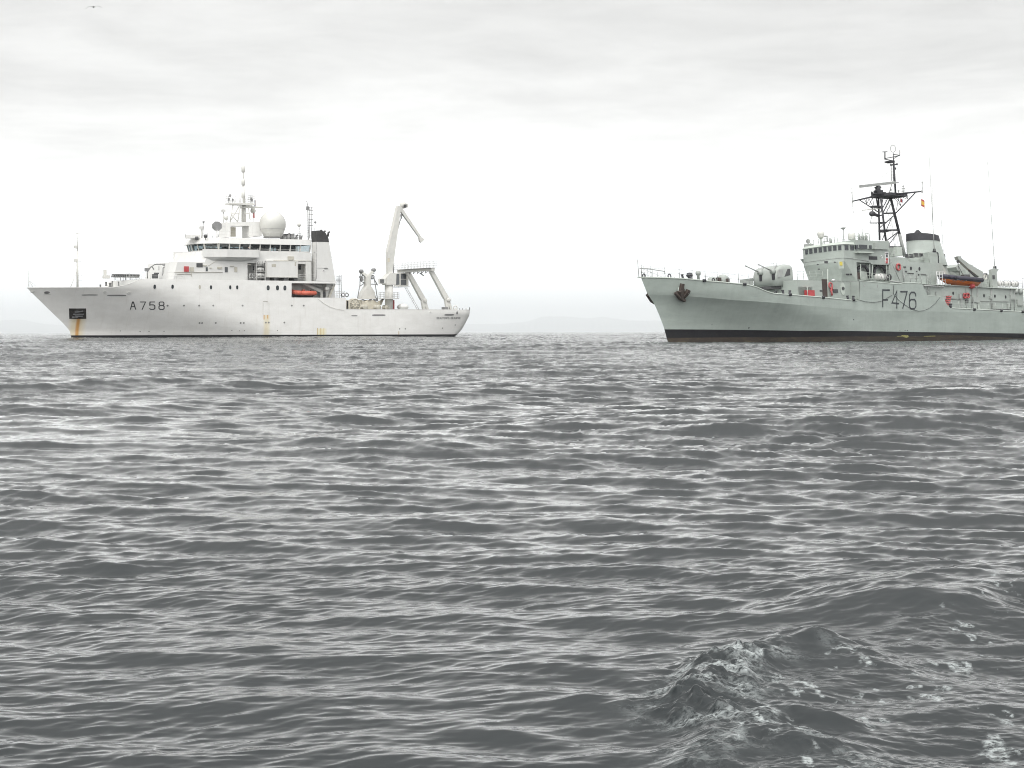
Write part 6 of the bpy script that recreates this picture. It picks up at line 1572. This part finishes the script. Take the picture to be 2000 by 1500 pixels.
# ---- gun turret
xt0 = G.py(1518, 545, -1.85)[0]; zt0 = GT(1300, 962, -1.85)[2]; zt1_ = GT(1640, 285, -1.0)[2]; Hh = zt1_ - zt0
def trg(xa, xb, hy, z, p=4.0, n=36, fr=0.0):
    rg = []
    for k in range(n):
        a = 2 * math.pi * k / n; ca, sa = math.cos(a), math.sin(a); e = (abs(ca) ** p + abs(sa) ** p) ** (-1 / p)
        rg.append(((xa + xb) / 2 + (xb - xa) / 2 * ca * e, hy * sa * e, z + fr * (-ca if ca < 0 else 0)))
    return rg
Lt = 3.15
s = MB(); s.rings([trg(xt0 - .05, xt0 + Lt, 1.9, zt0, 6), trg(xt0, xt0 + Lt, 1.9, zt0 + Hh * .45, 6), trg(xt0 + .10, xt0 + Lt, 1.88, zt0 + Hh * .72, 6), trg(xt0 + .28, xt0 + Lt - .03, 1.80, zt0 + Hh * .86, 5.5, fr=-.05), trg(xt0 + .55, xt0 + Lt - .12, 1.62, zt0 + Hh * .95, 5, fr=-.12), trg(xt0 + .95, xt0 + Lt - .4, 1.25, zt0 + Hh, 4, fr=-.18)], sm=True)
tur = s.build('gun_turret', 'gun_green', gs)
s = MB(); s.lathe(((xt0 * 2 + Lt) / 2, 0, zgp - .01), [(1.75, 0), (1.75, zt0 - zgp + .02)], 28, sm=False); s.build('turret_ring', 'dark_metal', tur)
for (bx, by), (tx_, ty), q in (((735, 548), (295, 335), .82), ((1142, 500), (705, 285), -.82)):
    q_w = G.px(*zt_(bx, by), xt0 - .12); yq = q_w[1]; zq = q_w[2]; tip = G.py(*zt_(tx_, ty), yq)
    s = MB(); s.tube((xt0 + .3, yq, zq - (tip[2] - zq) * .1), (xt0 - .45, yq, zq + (tip[2] - zq) * .17), .17, .14, 12); s.tube((xt0 - .4, yq, zq + (tip[2] - zq) * .16), tip, .075, .055, 10)
    d_ = (Vector(tip) - Vector((xt0, yq, zq))).normalized(); s.tube(Vector(tip) - d_ * .02, Vector(tip) + d_ * .14, .085, .09, 10); gb = s.build('gun_barrel', 'mast_grey', tur)
    s = MB(); s.box(xt0 - .07, xt0 + .3, yq - .17, yq + .17, zq - .95, zq - .12); s.build('gun_slot', 'mast_black', tur)
    s = MB(); s.lathe((xt0 - .06, yq, zq + .0), [(.05, -.26), (.27, -.24), (.27, .24), (.05, .26)], 14, 'y'); s.build('gun_mantlet', 'gun_green', tur)
    s = MB(); s.rings([[(xt0 - .02, yq - .16, zq + .2), (xt0 + .2, yq - .16, zq + .2), (xt0 + .2, yq + .16, zq + .2), (xt0 - .02, yq + .16, zq + .2)], [(xt0 + .40, yq - .16, zt0 + Hh * .93), (xt0 + .7, yq - .16, zt0 + Hh * .93), (xt0 + .7, yq + .16, zt0 + Hh * .93), (xt0 + .40, yq + .16, zt0 + Hh * .93)]]); s.build('elevation_slot', 'mast_grey', tur)
s = MB(); s.pside([xzq(GT(*p_, -1.9)) for p_ in ((1535, 675), (1580, 560), (1640, 425), (1718, 415), (1722, 625))], -1.925, -1.8); s.build('sight_port', 'dark_metal', tur)
s = MB(); s.pside([xzq(GT(*p_, -1.9)) for p_ in ((1335, 700), (1350, 440), (1500, 435), (1490, 560), (1440, 690))], -1.918, -1.8); s.build('hatch_panel', 'mast_grey', tur)
s = MB(); s.rail([GT(1100, 330, 0), GT(1280, 318, 0)], .3, .6, .02, 1, .02); s.ladder((xt0 + Lt + .08, -1.2, zt0), (xt0 + Lt + .02, -1.2, zt0 + Hh * .85), .4, .3, .025, (0, 1, 0)); s.build('turret_handrail', 'mast_grey', tur)
s = MB(); s.path([GT(520, 800, 2.6), GT(545, 620, 2.6), GT(580, 545, 2.6), GT(650, 520, 2.2)], .05, 6); s.path([GT(640, 800, 2.6), GT(520, 800, 2.6)], .03); s.build('gun_stop', 'mast_grey', gs)
s = MB(); a = GT(40, 870, 0); 
s.beam(G5(1290, 452, 2.0), G5(1440, 432, 3.2), .12, .7); s.beam(G5(1290, 452, 2.0), G5(1440, 470, -2.4), .12, .6); s.build('breakwater', 'gun_green', gs)

# ---- foredeck fittings
s = MB(); Pt = []
for x, y0, y1 in ((92, 382, 265), (210, 388, 250), (380, 392, 255), (555, 400, 268), (715, 412, 285), (873, 430, 295), (1020, 440, 305), (1153, 452, 320), (1280, 466, 335), (1408, 482, 350)):
    b_ = G.ph(*z5(x, y0)); zt_p = G5(x, y1, b_[1] + .12)[2]; s.tube((b_[0], b_[1] + .12, b_[2]), (b_[0], b_[1] + .12, zt_p), .03, .025, 5); Pt.append((b_[0], b_[1] + .12, b_[2]))
    s.lathe((b_[0], b_[1] + .12, b_[2] + .55), [(.03, -.12), (.07, 0), (.03, .12)], 6)
for hh in (.5, .98): s.path([(p[0], p[1], p[2] + hh) for p in Pt], .012, 4)
Ps = [(p[0], -p[1], p[2]) for p in Pt]
for p in Ps: s.tube(p, (p[0], p[1], p[2] + 1.35), .03, .025, 5)
for hh in (.5, .98): s.path([(p[0], p[1], p[2] + hh) for p in Ps], .012, 4)
s.path([(.1, -.2, gLow(.1) + .95), (Pt[1][0], Pt[1][1], Pt[1][2] + .9), (Pt[2][0], Pt[2][1], Pt[2][2] + .7)], .05, 5)
s.tube((.15, 0, gLow(.1)), (.05, 0, gLow(.1) + 1.9), .04)
s.build('guard_rail', 'mast_grey', gs)
def on_deck(x, y, inb=.3):
    p = G.ph(*z5(x, y)) if y < 700 else None; return (p[0], p[1] + inb, gLow(p[0]))
for x, y, r_ in ((127, 384, .20), (438, 394, .23), (975, 436, .20), (1735, 590, .17)):
    c = on_deck(x, y, .18); s = MB(); s.torus((c[0], c[1], c[2] + r_ * .9), r_, .065, 'y', 16, 6); s.build('fairlead', 'mast_dark', gs)
def bitts(f, xa, xb, y, q=.6):
    s = MB(); 
    for x, ln in ((xa, -.12), (xb, .12)):
        p = G.ph(*f(x, y)); c = (p[0], p[1] + q, gLow(p[0])); s.tube(c, (c[0] + ln, c[1], c[2] + .52), .13, n=10); s.tube((c[0] + ln, c[1], c[2] + .48), (c[0] + ln * 1.1, c[1], c[2] + .56), .17, n=10)
    p = G.ph(*f((xa + xb) / 2, y)); s.box(p[0] - .7, p[0] + .7, p[1] + q - .2, p[1] + q + .2, gLow(p[0]) - .02, gLow(p[0]) + .07); s.build('mooring_bitt', 'mast_dark', gs)
bitts(z5, 640, 728, 408); bitts(z5, 1868, 1938, 600); bitts(z6, 725, 780, 938, .3); bitts(z8, 600, 600.1, 1030, .25)
s = MB(); p = G.ph(*z5(808, 425)); c = (p[0], p[1] + 1.6, gLow(p[0])); s.lathe(c, [(.42, 0), (.42, .1), (.25, .2), (.22, .5), (.38, .62), (.38, .74), (.30, .8), (.30, .95), (.02, 1.0)], 16); s.build('capstan', 'mast_dark', gs)
s = MB(); p = G.ph(*z5(915, 430)); c = (p[0], p[1] + 1.6, gLow(p[0])); s.lathe(c, [(.14, 0), (.14, .75), (.26, .85), (.30, 1.05), (.2, 1.25), (.02, 1.3)], 14); s.build('deck_ventilator', 'gun_green', gs)
s = MB(); p = G.ph(*z5(1045, 440)); c = (p[0], p[1] + 1.2, gLow(p[0])); s.lathe(c, [(.5, 0), (.5, .3), (.4, .55), (.2, .68), (.02, .7)], 16); s.build('hatch_hood', 'gun_green', gs)
s = MB(); p = G.ph(*z5(1215, 458)); c = (p[0], p[1] + 1.6, gLow(p[0])); s.lathe(c, [(.62, 0), (.62, .55), (.55, .85), (.35, 1.05), (.02, 1.12)], 18); wh_ = s.build('windlass_hood', 'gun_green', gs)
s = MB(); s.box(c[0] - .2, c[0] + .3, c[1] - .7, c[1] - .5, c[2] + .05, c[2] + .6); s.box(c[0] - 1.0, c[0] - .6, c[1] - .3, c[1] + .3, c[2], c[2] + .75); s.build('windlass', 'brown_door', wh_)
for f, x, y in ((z5, 845, 424), (z5, 1338, 470), (z5, 1892, 596), (z6, 405, 905), (z8, 855, 1047), (z8, 1170, 1062), (z8, 1420, 1074), (z6, 760, 935)):
    p = G.ph(*f(x, y)); s = MB(); s.lathe((p[0], p[1] - .05, p[2]), [(.06, -.22), (.17, -.16), (.12, 0), (.17, .12), (.05, .17)], 10, 'x'); s.build('roller_fairlead', 'mast_black', gs)
# anchors on both bows
def anchor(side):
    def A_(x, y, o_):
        p = G.ph(*z5(x, y), o_)
        if side > 0: return p
        return (p[0] - 1.35, hbG(p[0] - 1.35, p[2]) + o_ * .8, p[2])
    s = MB()
    s.beam(A_(560, 466, .25), A_(535, 560, .30), .34, .34, .4, .4); s.beam(A_(530, 545, .3), A_(545, 640, .35), .55, .75, .5, .6)
    s.beam(A_(462, 578, .35), A_(530, 640, .4), .3, .22, .45, .5); s.beam(A_(530, 640, .4), A_(572, 682, .45), .45, .5, .3, .22)
    s.beam(A_(565, 630, .4), A_(605, 580, .4), .3, .3, .38, .38); s.beam(A_(605, 580, .4), A_(622, 542, .4), .38, .42, .34, .36)
    s.build('anchor', 'anchor_brown', gs)
    s = MB(); c = A_(548, 545, .05)
    s.torus(c, .30, .09, 'y', 16, 6); s.build('hawse_pipe', 'hull_green', gs)
anchor(1); anchor(-1)
# ---- number and side marks
hull_text(G, 'hull_number', 'F476', [(*z6(1103, 820), *z6(1183, 1016)), (*z6(1212, 830), *z6(1290, 1030)), (*z6(1312, 838), *z6(1388, 1032)), (*z6(1414, 846), *z6(1492, 1038))], .19, 'number_grey', gs, .025)
s = MB(); s.path([G.ph(*p_, .05) for p_ in (z6(800, 930), z6(900, 955), z6(1000, 965), z6(1090, 948), z6(1212, 880))], .022, 4); s.path([G.ph(*p_, .05) for p_ in (z6(1230, 760), z6(1225, 860), z6(1290, 940), z6(1400, 1020), z6(1480, 1056), z8(200, 1066), z8(270, 1058), z8(340, 1026), z8(400, 972), z8(450, 905))], .022, 4); s.build('hanging_rope', 'mast_dark', gs)
def gdisc(f, x, y, w_, h_, name, mat, n=12):
    c = G.ph(*f(x, y)); sx, sz = w_ / 2 / 17 / .788 / 6, h_ / 2 / 17 / 6; rs = []
    for o_ in (-.05, .03): rs.append([(c[0] + sx * math.cos(2 * math.pi * k / n), -hbG(c[0] + sx * math.cos(2 * math.pi * k / n), c[2] + sz * math.sin(2 * math.pi * k / n)) - o_, c[2] + sz * math.sin(2 * math.pi * k / n)) for k in range(n)])
    s = MB(); s.rings(rs); return s.build(name, mat, hull_g)
gdisc(z6, 887, 765, 14, 34, 'porthole', 'mast_grey'); gdisc(z6, 1042, 772, 14, 34, 'porthole', 'mast_grey')
for f, x, y, w_ in ((z6, 763, 1166, 12), (z5, 1390, 1003, 14), (z6, 1367, 1290, 8), (z6, 1395, 1290, 8), (z6, 1305, 1295, 7), (z8, 70, 1292, 9), (z8, 45, 1292, 9), (z8, 805, 1262, 8), (z5, 940, 965, 7)): gdisc(f, x, y, w_, w_, 'discharge_port', 'mast_black')
s = MB(); c = [G.ph(*z6(x, y), .02) for x, y in ((1320, 1352), (1345, 1346), (1400, 1350), (1410, 1362), (1388, 1380), (1370, 1378), (1340, 1366))]; s.add(c, [tuple(range(len(c)))]); c = [G.ph(*z6(x, y), .02) for x, y in ((1265, 1358), (1330, 1356), (1330, 1362), (1275, 1364))]; s.add(c, [(0, 1, 2, 3)]); c = [G.ph(*z8(x, y), .02) for x, y in ((260, 1358), (400, 1354), (400, 1362), (270, 1364))]; s.add(c, [(0, 1, 2, 3)]); paint('weed_yellow', (.30, .28, .10), .8, .3, 6, (.08, .07, .03), .8); s.build('scraped_patch', 'weed_yellow', gs)

# ---- aft part seen in the picture
gplate('door', G8, 855, 905, 920, 1040, -4.1, 'light_green_trim', aft_house); gplate('door', G8, 705, 850, 712, 1030, -4.12, 'mast_grey', aft_house)
for x, y in ((608, 857), (970, 885), (1097, 890), (1223, 900)): s = MB(); c = G8(x, y, -4.1); s.disc((c[0], -4.13, c[2]), .14, .2, 'y', 12, .03); s.build('porthole', 'mast_black', aft_house)
s = MB()
for k in range(5): a = G8(520 + k * 6, 1000 - k * 24, -4.35); s.box(a[0], a[0] + .72, -4.45, -4.15, a[2], a[2] + .17)
s.build('red_hose_rack', 'pink_red', aft_house)
s = MB()
for k, x in enumerate((765, 830, 895, 1060, 1285, 1330)): s.tube(G8(x, 1045 + k * 3, -4.2), G8(x, 800, -4.2), .05, n=5)
for x0, y0, x1, y1 in ((440, 918, 700, 930), (930, 948, 1260, 955), (600, 918, 640, 920), (1380, 960, 1440, 960), (780, 875, 840, 878)): s.tube(G8(x0, y0, -4.18), G8(x1, y1, -4.18), .04, n=5)
s.build('side_pipework', 'mast_grey', aft_house)
for x0, y0, x1, y1, mt in ((690, 860, 715, 920, 'mast_grey'), (765, 930, 790, 965, 'dark_metal'), (575, 875, 620, 918, 'gun_green'), (840, 955, 880, 965, 'dark_metal'), (1050, 890, 1075, 920, 'gun_green'), (1290, 880, 1345, 930, 'gun_green'), (1255, 975, 1275, 1040, 'gun_green'), (1080, 975, 1095, 1040, 'gun_green'), (850, 905, 922, 965, 'gun_green'), (1370, 930, 1430, 1000, 'gun_green')):
    gbox('wall_locker', G8, x0, y0, x1, y1, -4.3, -4.1, mt, aft_house)
s = MB(); s.rail([G8(590, 1035, -4.95), G8(1440, 1075, -4.95), (66, -4.9, gLow(66))], .95, 1.5, .015, 3, .022); s.build('aft_guard_rail', 'light_green_trim', gs)
s = MB(); a = G8(1030, 1062, -4.7); c = G8(1270, 1045, -4.7); s.rbox(a[0], c[0], -4.85, -4.4, a[2] - .1, c[2], .04); s.build('spare_boom', 'dark_metal', gs)
s = MB(); s.rail([G8(425, 768, -4.2), G8(520, 772, -4.2)], 1.7, .6, .03, 5, .04); s.build('boat_deck_railing', 'flag_white', gs)
# boat crane
c0 = G8(912, 790, -3.2); s = MB(); s.lathe((c0[0], -3.2, c0[2] - .1), [(.42, 0), (.40, 1.1), (.34, G8(912, 660, -3.2)[2] - c0[2])], 16); bc = s.build('boat_crane', 'mast_grey', gs)
s = MB(); s.beam(G8(655, 440, -3.2), G8(780, 545, -3.2), .38, .42, .42, .62); s.beam(G8(780, 545, -3.2), G8(935, 650, -3.2), .42, .62, .5, .95); s.pside([xzq(G8(640, 428, -3.2)), xzq(G8(682, 424, -3.2)), xzq(G8(692, 462, -3.2)), xzq(G8(655, 470, -3.2))], -3.45, -2.95); s.build('crane_arm', 'gun_green', bc)
s = MB(); s.tube(G8(790, 590, -3.2), G8(900, 690, -3.2), .1, n=8); s.tube(G8(660, 470, -3.2), G8(670, 520, -3.2), .06); s.tube(G8(668, 530, -3.2), G8(730, 650, -3.2), .04); s.tube(G8(668, 530, -3.2), G8(690, 650, -3.6), .03); s.lathe(G8(665, 485, -3.2), [(.04, -.1), (.17, -.1), (.17, .1), (.04, .1)], 10, 'y'); s.build('hoisting_tackle', 'dark_metal', bc)
# after gun mount and ventilators seen over the boat
s = MB(); s.pside([xzq(G8(*p_, .5)) for p_ in ((555, 560), (580, 530), (640, 520), (668, 545), (668, 600), (580, 605))], -.6, 1.6); s.lathe(G8(625, 680, .5), [(.75, 0), (.75, 1.0)], 16); s.build('gun_director', 'gun_green', gs)
s = MB(); a = G8(692, 660, 1.2); c = G8(772, 528, 1.2); s.rbox(a[0], c[0], .2, 2.0, a[2], c[2], .15); s.build('ventilator_trunk', 'house_green', gs)
for k, (x0, y0, x1, y1, q, mt) in enumerate(((945, 635, 1040, 800, -2.0, 'mast_grey'), (990, 622, 1015, 640, -2.2, 'dark_metal'), (1010, 680, 1060, 790, -2.8, 'gun_green'), (820, 610, 880, 690, 0, 'mast_grey'))): gbox('deck_machinery', G8, x0, y0, x1, y1, q, q + 1.0, mt, gs, .06)
s = MB(); s.pside([xzq(G8(*p_, -3.2)) for p_ in ((1040, 580), (1085, 565), (1100, 575), (1130, 572), (1105, 615), (1118, 800), (1062, 820), (1045, 640))], -3.4, -3.0); mtt = s.build('aerial_mount', 'gun_green', gs)
s = MB(); s.lathe(G8(1096, 575, -3.2), [(.14, 0), (.16, .35), (.08, .45)], 10); s.build('insulator', 'mast_grey', mtt)
gplate('mount_window', G8, 1076, 645, 1098, 690, -3.42, 'dark_metal', mtt)
s = MB(); s.ladder(G8(1005, 800, -3.6), G8(1005, 690, -3.6), .8, .25, .03); s.build('deck_steps', 'light_green_trim', gs)
s = MB(); a = G8(1135, 800, -3.2)
xz0 = a[0]
s.rail([(a[0], -3.6, a[2]), (a[0] + 4.9, -3.6, a[2])], 1.0, 1.0, .02, 3, .03); s.rail([(a[0] + 4.9, -3.6, a[2]), (a[0] + 14, -3.6, a[2] - .1)], 1.3, 3, .03, 1, .04)
s.build('upper_deck_railing', 'flag_white', gs)
for k in range(3): raft('life_raft', G, (xz0 + 1.0 + k * 1.55, -3.0, a[2] + .62), ('foremost', 'middle', 'aftmost')[k] + ' of three pale canisters on the warship upper deck at the right edge', 1.3, .33, 'pale canisters on the warship upper deck')
gbox('canister_rack', G8, 1140, 792, 1360, 802, -3.4, -2.6, 'light_green_trim', gs)
for x, r_ in ((1350, .3), (1400, .38)): s = MB(); c = G8(x, 835, -4.2); s.lathe(c, [(.05, -.2), (r_, -.15), (r_, .15), (.05, .2)], 14, 'y'); s.build('hose_reel', 'gun_green', aft_house)
# lifebuoys
def gb_(x, y, f, q, lb, R_=.34): c = f(x, y, q); return buoy(G, (c[0], q - .08, c[2]), lb, 'pink_red', R_, .10)
gb_(1283, 550, G6, -YF - .05, 'red lifebuoy on the warship side wall just left of the funnel', .36)
gb_(740, 888, G8, -4.2, 'left one of two red lifebuoys on the warship side wall below the orange boat', .28)
gb_(776, 885, G8, -4.2, 'right one of two red lifebuoys on the warship side wall below the orange boat', .28)
c = G8(985, 668, -3.3); buoy(G, (c[0], -3.3, c[2]), 'white lifebuoy on the machinery right of the warship boat crane', 'white_plastic', .26, .08)
# orange boat
a = G8(470, 700, -4.0); c = G8(885, 700, -4.0); Lb = c[0] - a[0]
bt = tag(empty('rigid_inflatable_boat', G, (a[0], -3.9, a[2])), 'orange hulled inflatable boat with dark tube stowed beside the warship funnel', 'boat')
s = MB(); zc3 = .30
stn = [(0, .02, .35), (.25, .35, .18), (.9, .78, .0), (2.0, .95, -.12), (Lb, .95, -.25)]
pl = [(Lb, -.85, zc3 - .28), (2.0, -.85, zc3 - .08), (.9, -.62, zc3 + .04), (.25, -.15, zc3 + .14), (.25, .15, zc3 + .14), (.9, .62, zc3 + .04), (2.0, .85, zc3 - .08), (Lb, .85, zc3 - .28)]
for p0, p1 in zip(pl[:-1], pl[1:]): s.tube(p0, p1, .27, n=12)
for p0 in pl: s.ball(p0, .27, 12, 8)
s.build('tube', 'navy_tube', bt)
s = MB(); rs = []
for x, hw, kz in ((.2, .1, 0.0), (.9, .62, -.38), (2.0, .85, -.62), (Lb * .7, .85, -.78), (Lb - .1, .8, -.8)):
    zt2_ = float(np.interp(x, [.2, .9, 2.0, Lb], [zc3 + .1, zc3 + .0, zc3 - .1, zc3 - .3])); rs.append([(x, -hw, zt2_), (x, -hw * .95, zt2_ - .3 if x > .5 else zt2_ - .1), (x, 0, kz), (x, hw * .95, zt2_ - .3 if x > .5 else zt2_ - .1), (x, hw, zt2_)])
s.rings(rs, sm=True); s.build('boat_hull', 'orange_hull', bt)
s = MB(); s.path([(.6, -1.0, 0.0), (1.3, -1.12, -.22), (2.0, -1.12, .0), (2.9, -1.14, -.28), (3.8, -1.12, -.1)], .03, 5); s.build('grab_line', 'dark_metal', bt); s = MB(); s.rbox(Lb * .62, Lb * .78, -.3, .3, 0, .75, .06); s.build('console', 'dark_metal', bt)
for x in (1.0, Lb - 1.0): s = MB(); s.box(a[0] + x - .1, a[0] + x + .1, -4.6, -3.2, up(a[0] + x), a[2] - .45 - x * .07); s.build('boat_cradle', 'mast_grey', gs)
s = MB(); c = G8(828, 778, -4.3); s.ball((0, 0, 0), .42, 18, 12, .8); fb_ = s.build('fender_ball', 'red_paint', None, G); fb_.matrix_world = G.M @ Matrix.Translation((c[0], -4.3, c[2] + .05)); tag(fb_, 'round red float lying below the aft end of the orange boat', 'float')
# flags
F8 = lambda pt, y: pt
c = YP(955, 703, 0)
flag(G, c, .75, .9, ['flag_red', 'flag_yellow', 'flag_yellow', 'flag_red'], 'red and yellow striped flag flying from the right yardarm of the dark mast', False, -.35, .25)
c = YP(712, 700, 0); flag(G, c, .5, .45, ['flag_red', 'flag_blue'], 'small dark red flag flying close under the platform of the dark mast', True, -.35, .3)
s = MB(); s.tube(YP(972, 625, 0), YP(960, 800, 0), .012, n=4); s.build('flag_halyard', 'mast_grey', yard)

# ================================================================== gull and hill tower
def gull():
    d = 150.0; x, y, z = (188 - 1000) / F * d, d, EYE + (648 + 1.9 - 16.5) / F * d
    e = bpy.data.objects.new('seagull', None); C.objects.link(e); e.location = (x, y, z); e.rotation_euler = (0, R(-6), R(20)); tag(e, 'small grey gull gliding with bowed wings high above the white ship bow', 'bird')
    paint('gull_grey', (.30, .30, .29), .7, .08, 8); paint('gull_white', (.6, .6, .58), .7, .04, 8)
    s = MB(); s.lathe((0, 0, 0), [(.005, -.20), (.035, -.16), (.06, -.08), (.065, .02), (.05, .11), (.035, .16), (.04, .20), (.015, .245), (.004, .27)], 12, 'y'); s.rings([[(-.05, -.18, 0), (.05, -.18, 0), (.05, -.18, .01), (-.05, -.18, .01)], [(-.08, -.28, 0), (.08, -.28, 0), (.08, -.28, .008), (-.08, -.28, .008)]]); s.build('body', 'gull_grey', e)
    for sg in (-1, 1):
        s = MB(); rs = []
        for t_, zz_, ch, yo in ((.03, .02, .16, 0), (.18, .06, .15, .03), (.34, .05, .13, .02), (.48, -.03, .09, -.04), (.60, -.13, .03, -.11)):
            rs.append([(sg * t_, yo + ch * .5, zz_), (sg * t_, yo, zz_ + .015), (sg * t_, yo - ch * .5, zz_ - .01), (sg * t_, yo, zz_ - .006)])
        s.rings(rs, sm=True); s.build('wing', 'gull_grey', e)
gull()
def tower():
    d = 37900.0; x = (1077 - 1000) / F * d; zb_ = (648 - 620) / F * d; zt_2 = (648 - 604) / F * d
    s = MB(); s.tube((0, 0, -30), (0, 0, (zt_2 - zb_) * .55), 7, 5, 10); s.tube((0, 0, (zt_2 - zb_) * .55), (0, 0, zt_2 - zb_), 4, 2.5, 8)
    s.lathe((0, 0, (zt_2 - zb_) * .5), [(6, 0), (12, 6), (12, 14), (6, 20)], 12)
    MAT['coast_scrub'] and None; o = s.build('radio_tower', 'grey_metal'); o.location = (x, d, zb_); tag(o, 'faint radio tower standing on the highest of the misty hills', 'tower')
tower()
# ================================================================== tidy: pieces that stand apart become parts of their own
def split_pieces(o):
    me = o.data; n = len(me.vertices); par = list(range(n))
    def find(a):
        while par[a] != a: par[a] = par[par[a]]; a = par[a]
        return a
    for e in me.edges:
        a, b = find(e.vertices[0]), find(e.vertices[1])
        if a != b: par[a] = b
    isl = {}
    for i in range(n): isl.setdefault(find(i), []).append(i)
    ks = list(isl); bb = []
    for k in ks:
        P_ = np.array([me.vertices[i].co for i in isl[k]]); bb.append((P_.min(0), P_.max(0)))
    grp = list(range(len(ks)))
    def gf(a):
        while grp[a] != a: a = grp[a]
        return a
    for i in range(len(ks)):
        for j in range(i):
            gap = np.maximum(0, np.maximum(bb[i][0] - bb[j][1], bb[j][0] - bb[i][1]))
            size = max((bb[i][1] - bb[i][0]).max(), (bb[j][1] - bb[j][0]).max())
            if math.sqrt((gap ** 2).sum()) <= max(.02, .5 * size): grp[gf(i)] = gf(j)
    roots = sorted({gf(i) for i in range(len(ks))})
    if len(roots) < 2: return
    of = {}
    for i, k in enumerate(ks):
        for v in isl[k]: of[v] = roots.index(gf(i))
    sm_ = [p.use_smooth for p in me.polygons]
    for r_i in range(1, len(roots)) if True else []:
        pass
    datas = []
    for r_i in range(len(roots)):
        vi = [i for i in range(n) if of[i] == r_i]; mp = {v: i for i, v in enumerate(vi)}
        fs = [p for p in me.polygons if of[p.vertices[0]] == r_i]
        nm = bpy.data.meshes.new(o.name.split('.')[0]); nm.from_pydata([tuple(me.vertices[i].co) for i in vi], [], [[mp[v] for v in p.vertices] for p in fs])
        for m in me.materials: nm.materials.append(m)
        nm.polygons.foreach_set('material_index', [p.material_index for p in fs]); nm.polygons.foreach_set('use_smooth', [p.use_smooth for p in fs]); datas.append(nm)
    o.data = datas[0]
    for nm in datas[1:]:
        c = o.copy(); c.data = nm; C.objects.link(c); c.parent = o.parent
SPLIT = {'bridge_wing', 'bulkhead', 'boat_deck_house', 'window_frame', 'band', 'windlass', 'aerial', 'ventilation_grille', 'gunwale', 'mooring_bitt', 'stern_light', 'side_pipework', 'side_railing', 'roof_railing', 'rubber_pad', 'deck_winch', 'awning_post', 'signal_lamp', 'window', 'scraped_patch', 'yard_aerial', 'mast_step', 'main_deck_railing', 'funnel_fitting', 'davit_control', 'direction_finder', 'davit_frame', 'gun_slot', 'raft_bay_railing', 'whip_aerial', 'strap', 'bow_emblem', 'hanging_rope', 'roof_gear', 'container_foot', 'hose_bracket', 'halyard', 'deck_edge'}
for o in list(C.objects):
    if o.type == 'MESH' and o.name.split('.')[0] in SPLIT and o.parent is not None: split_pieces(o)
# never deeper than thing > part > sub-part
def depth(o): return 0 if o.parent is None else 1 + depth(o.parent)
for _ in range(2):
    for o in list(C.objects):
        if o.parent is not None and depth(o) > 2:
            g = o.parent.parent; o.parent = g
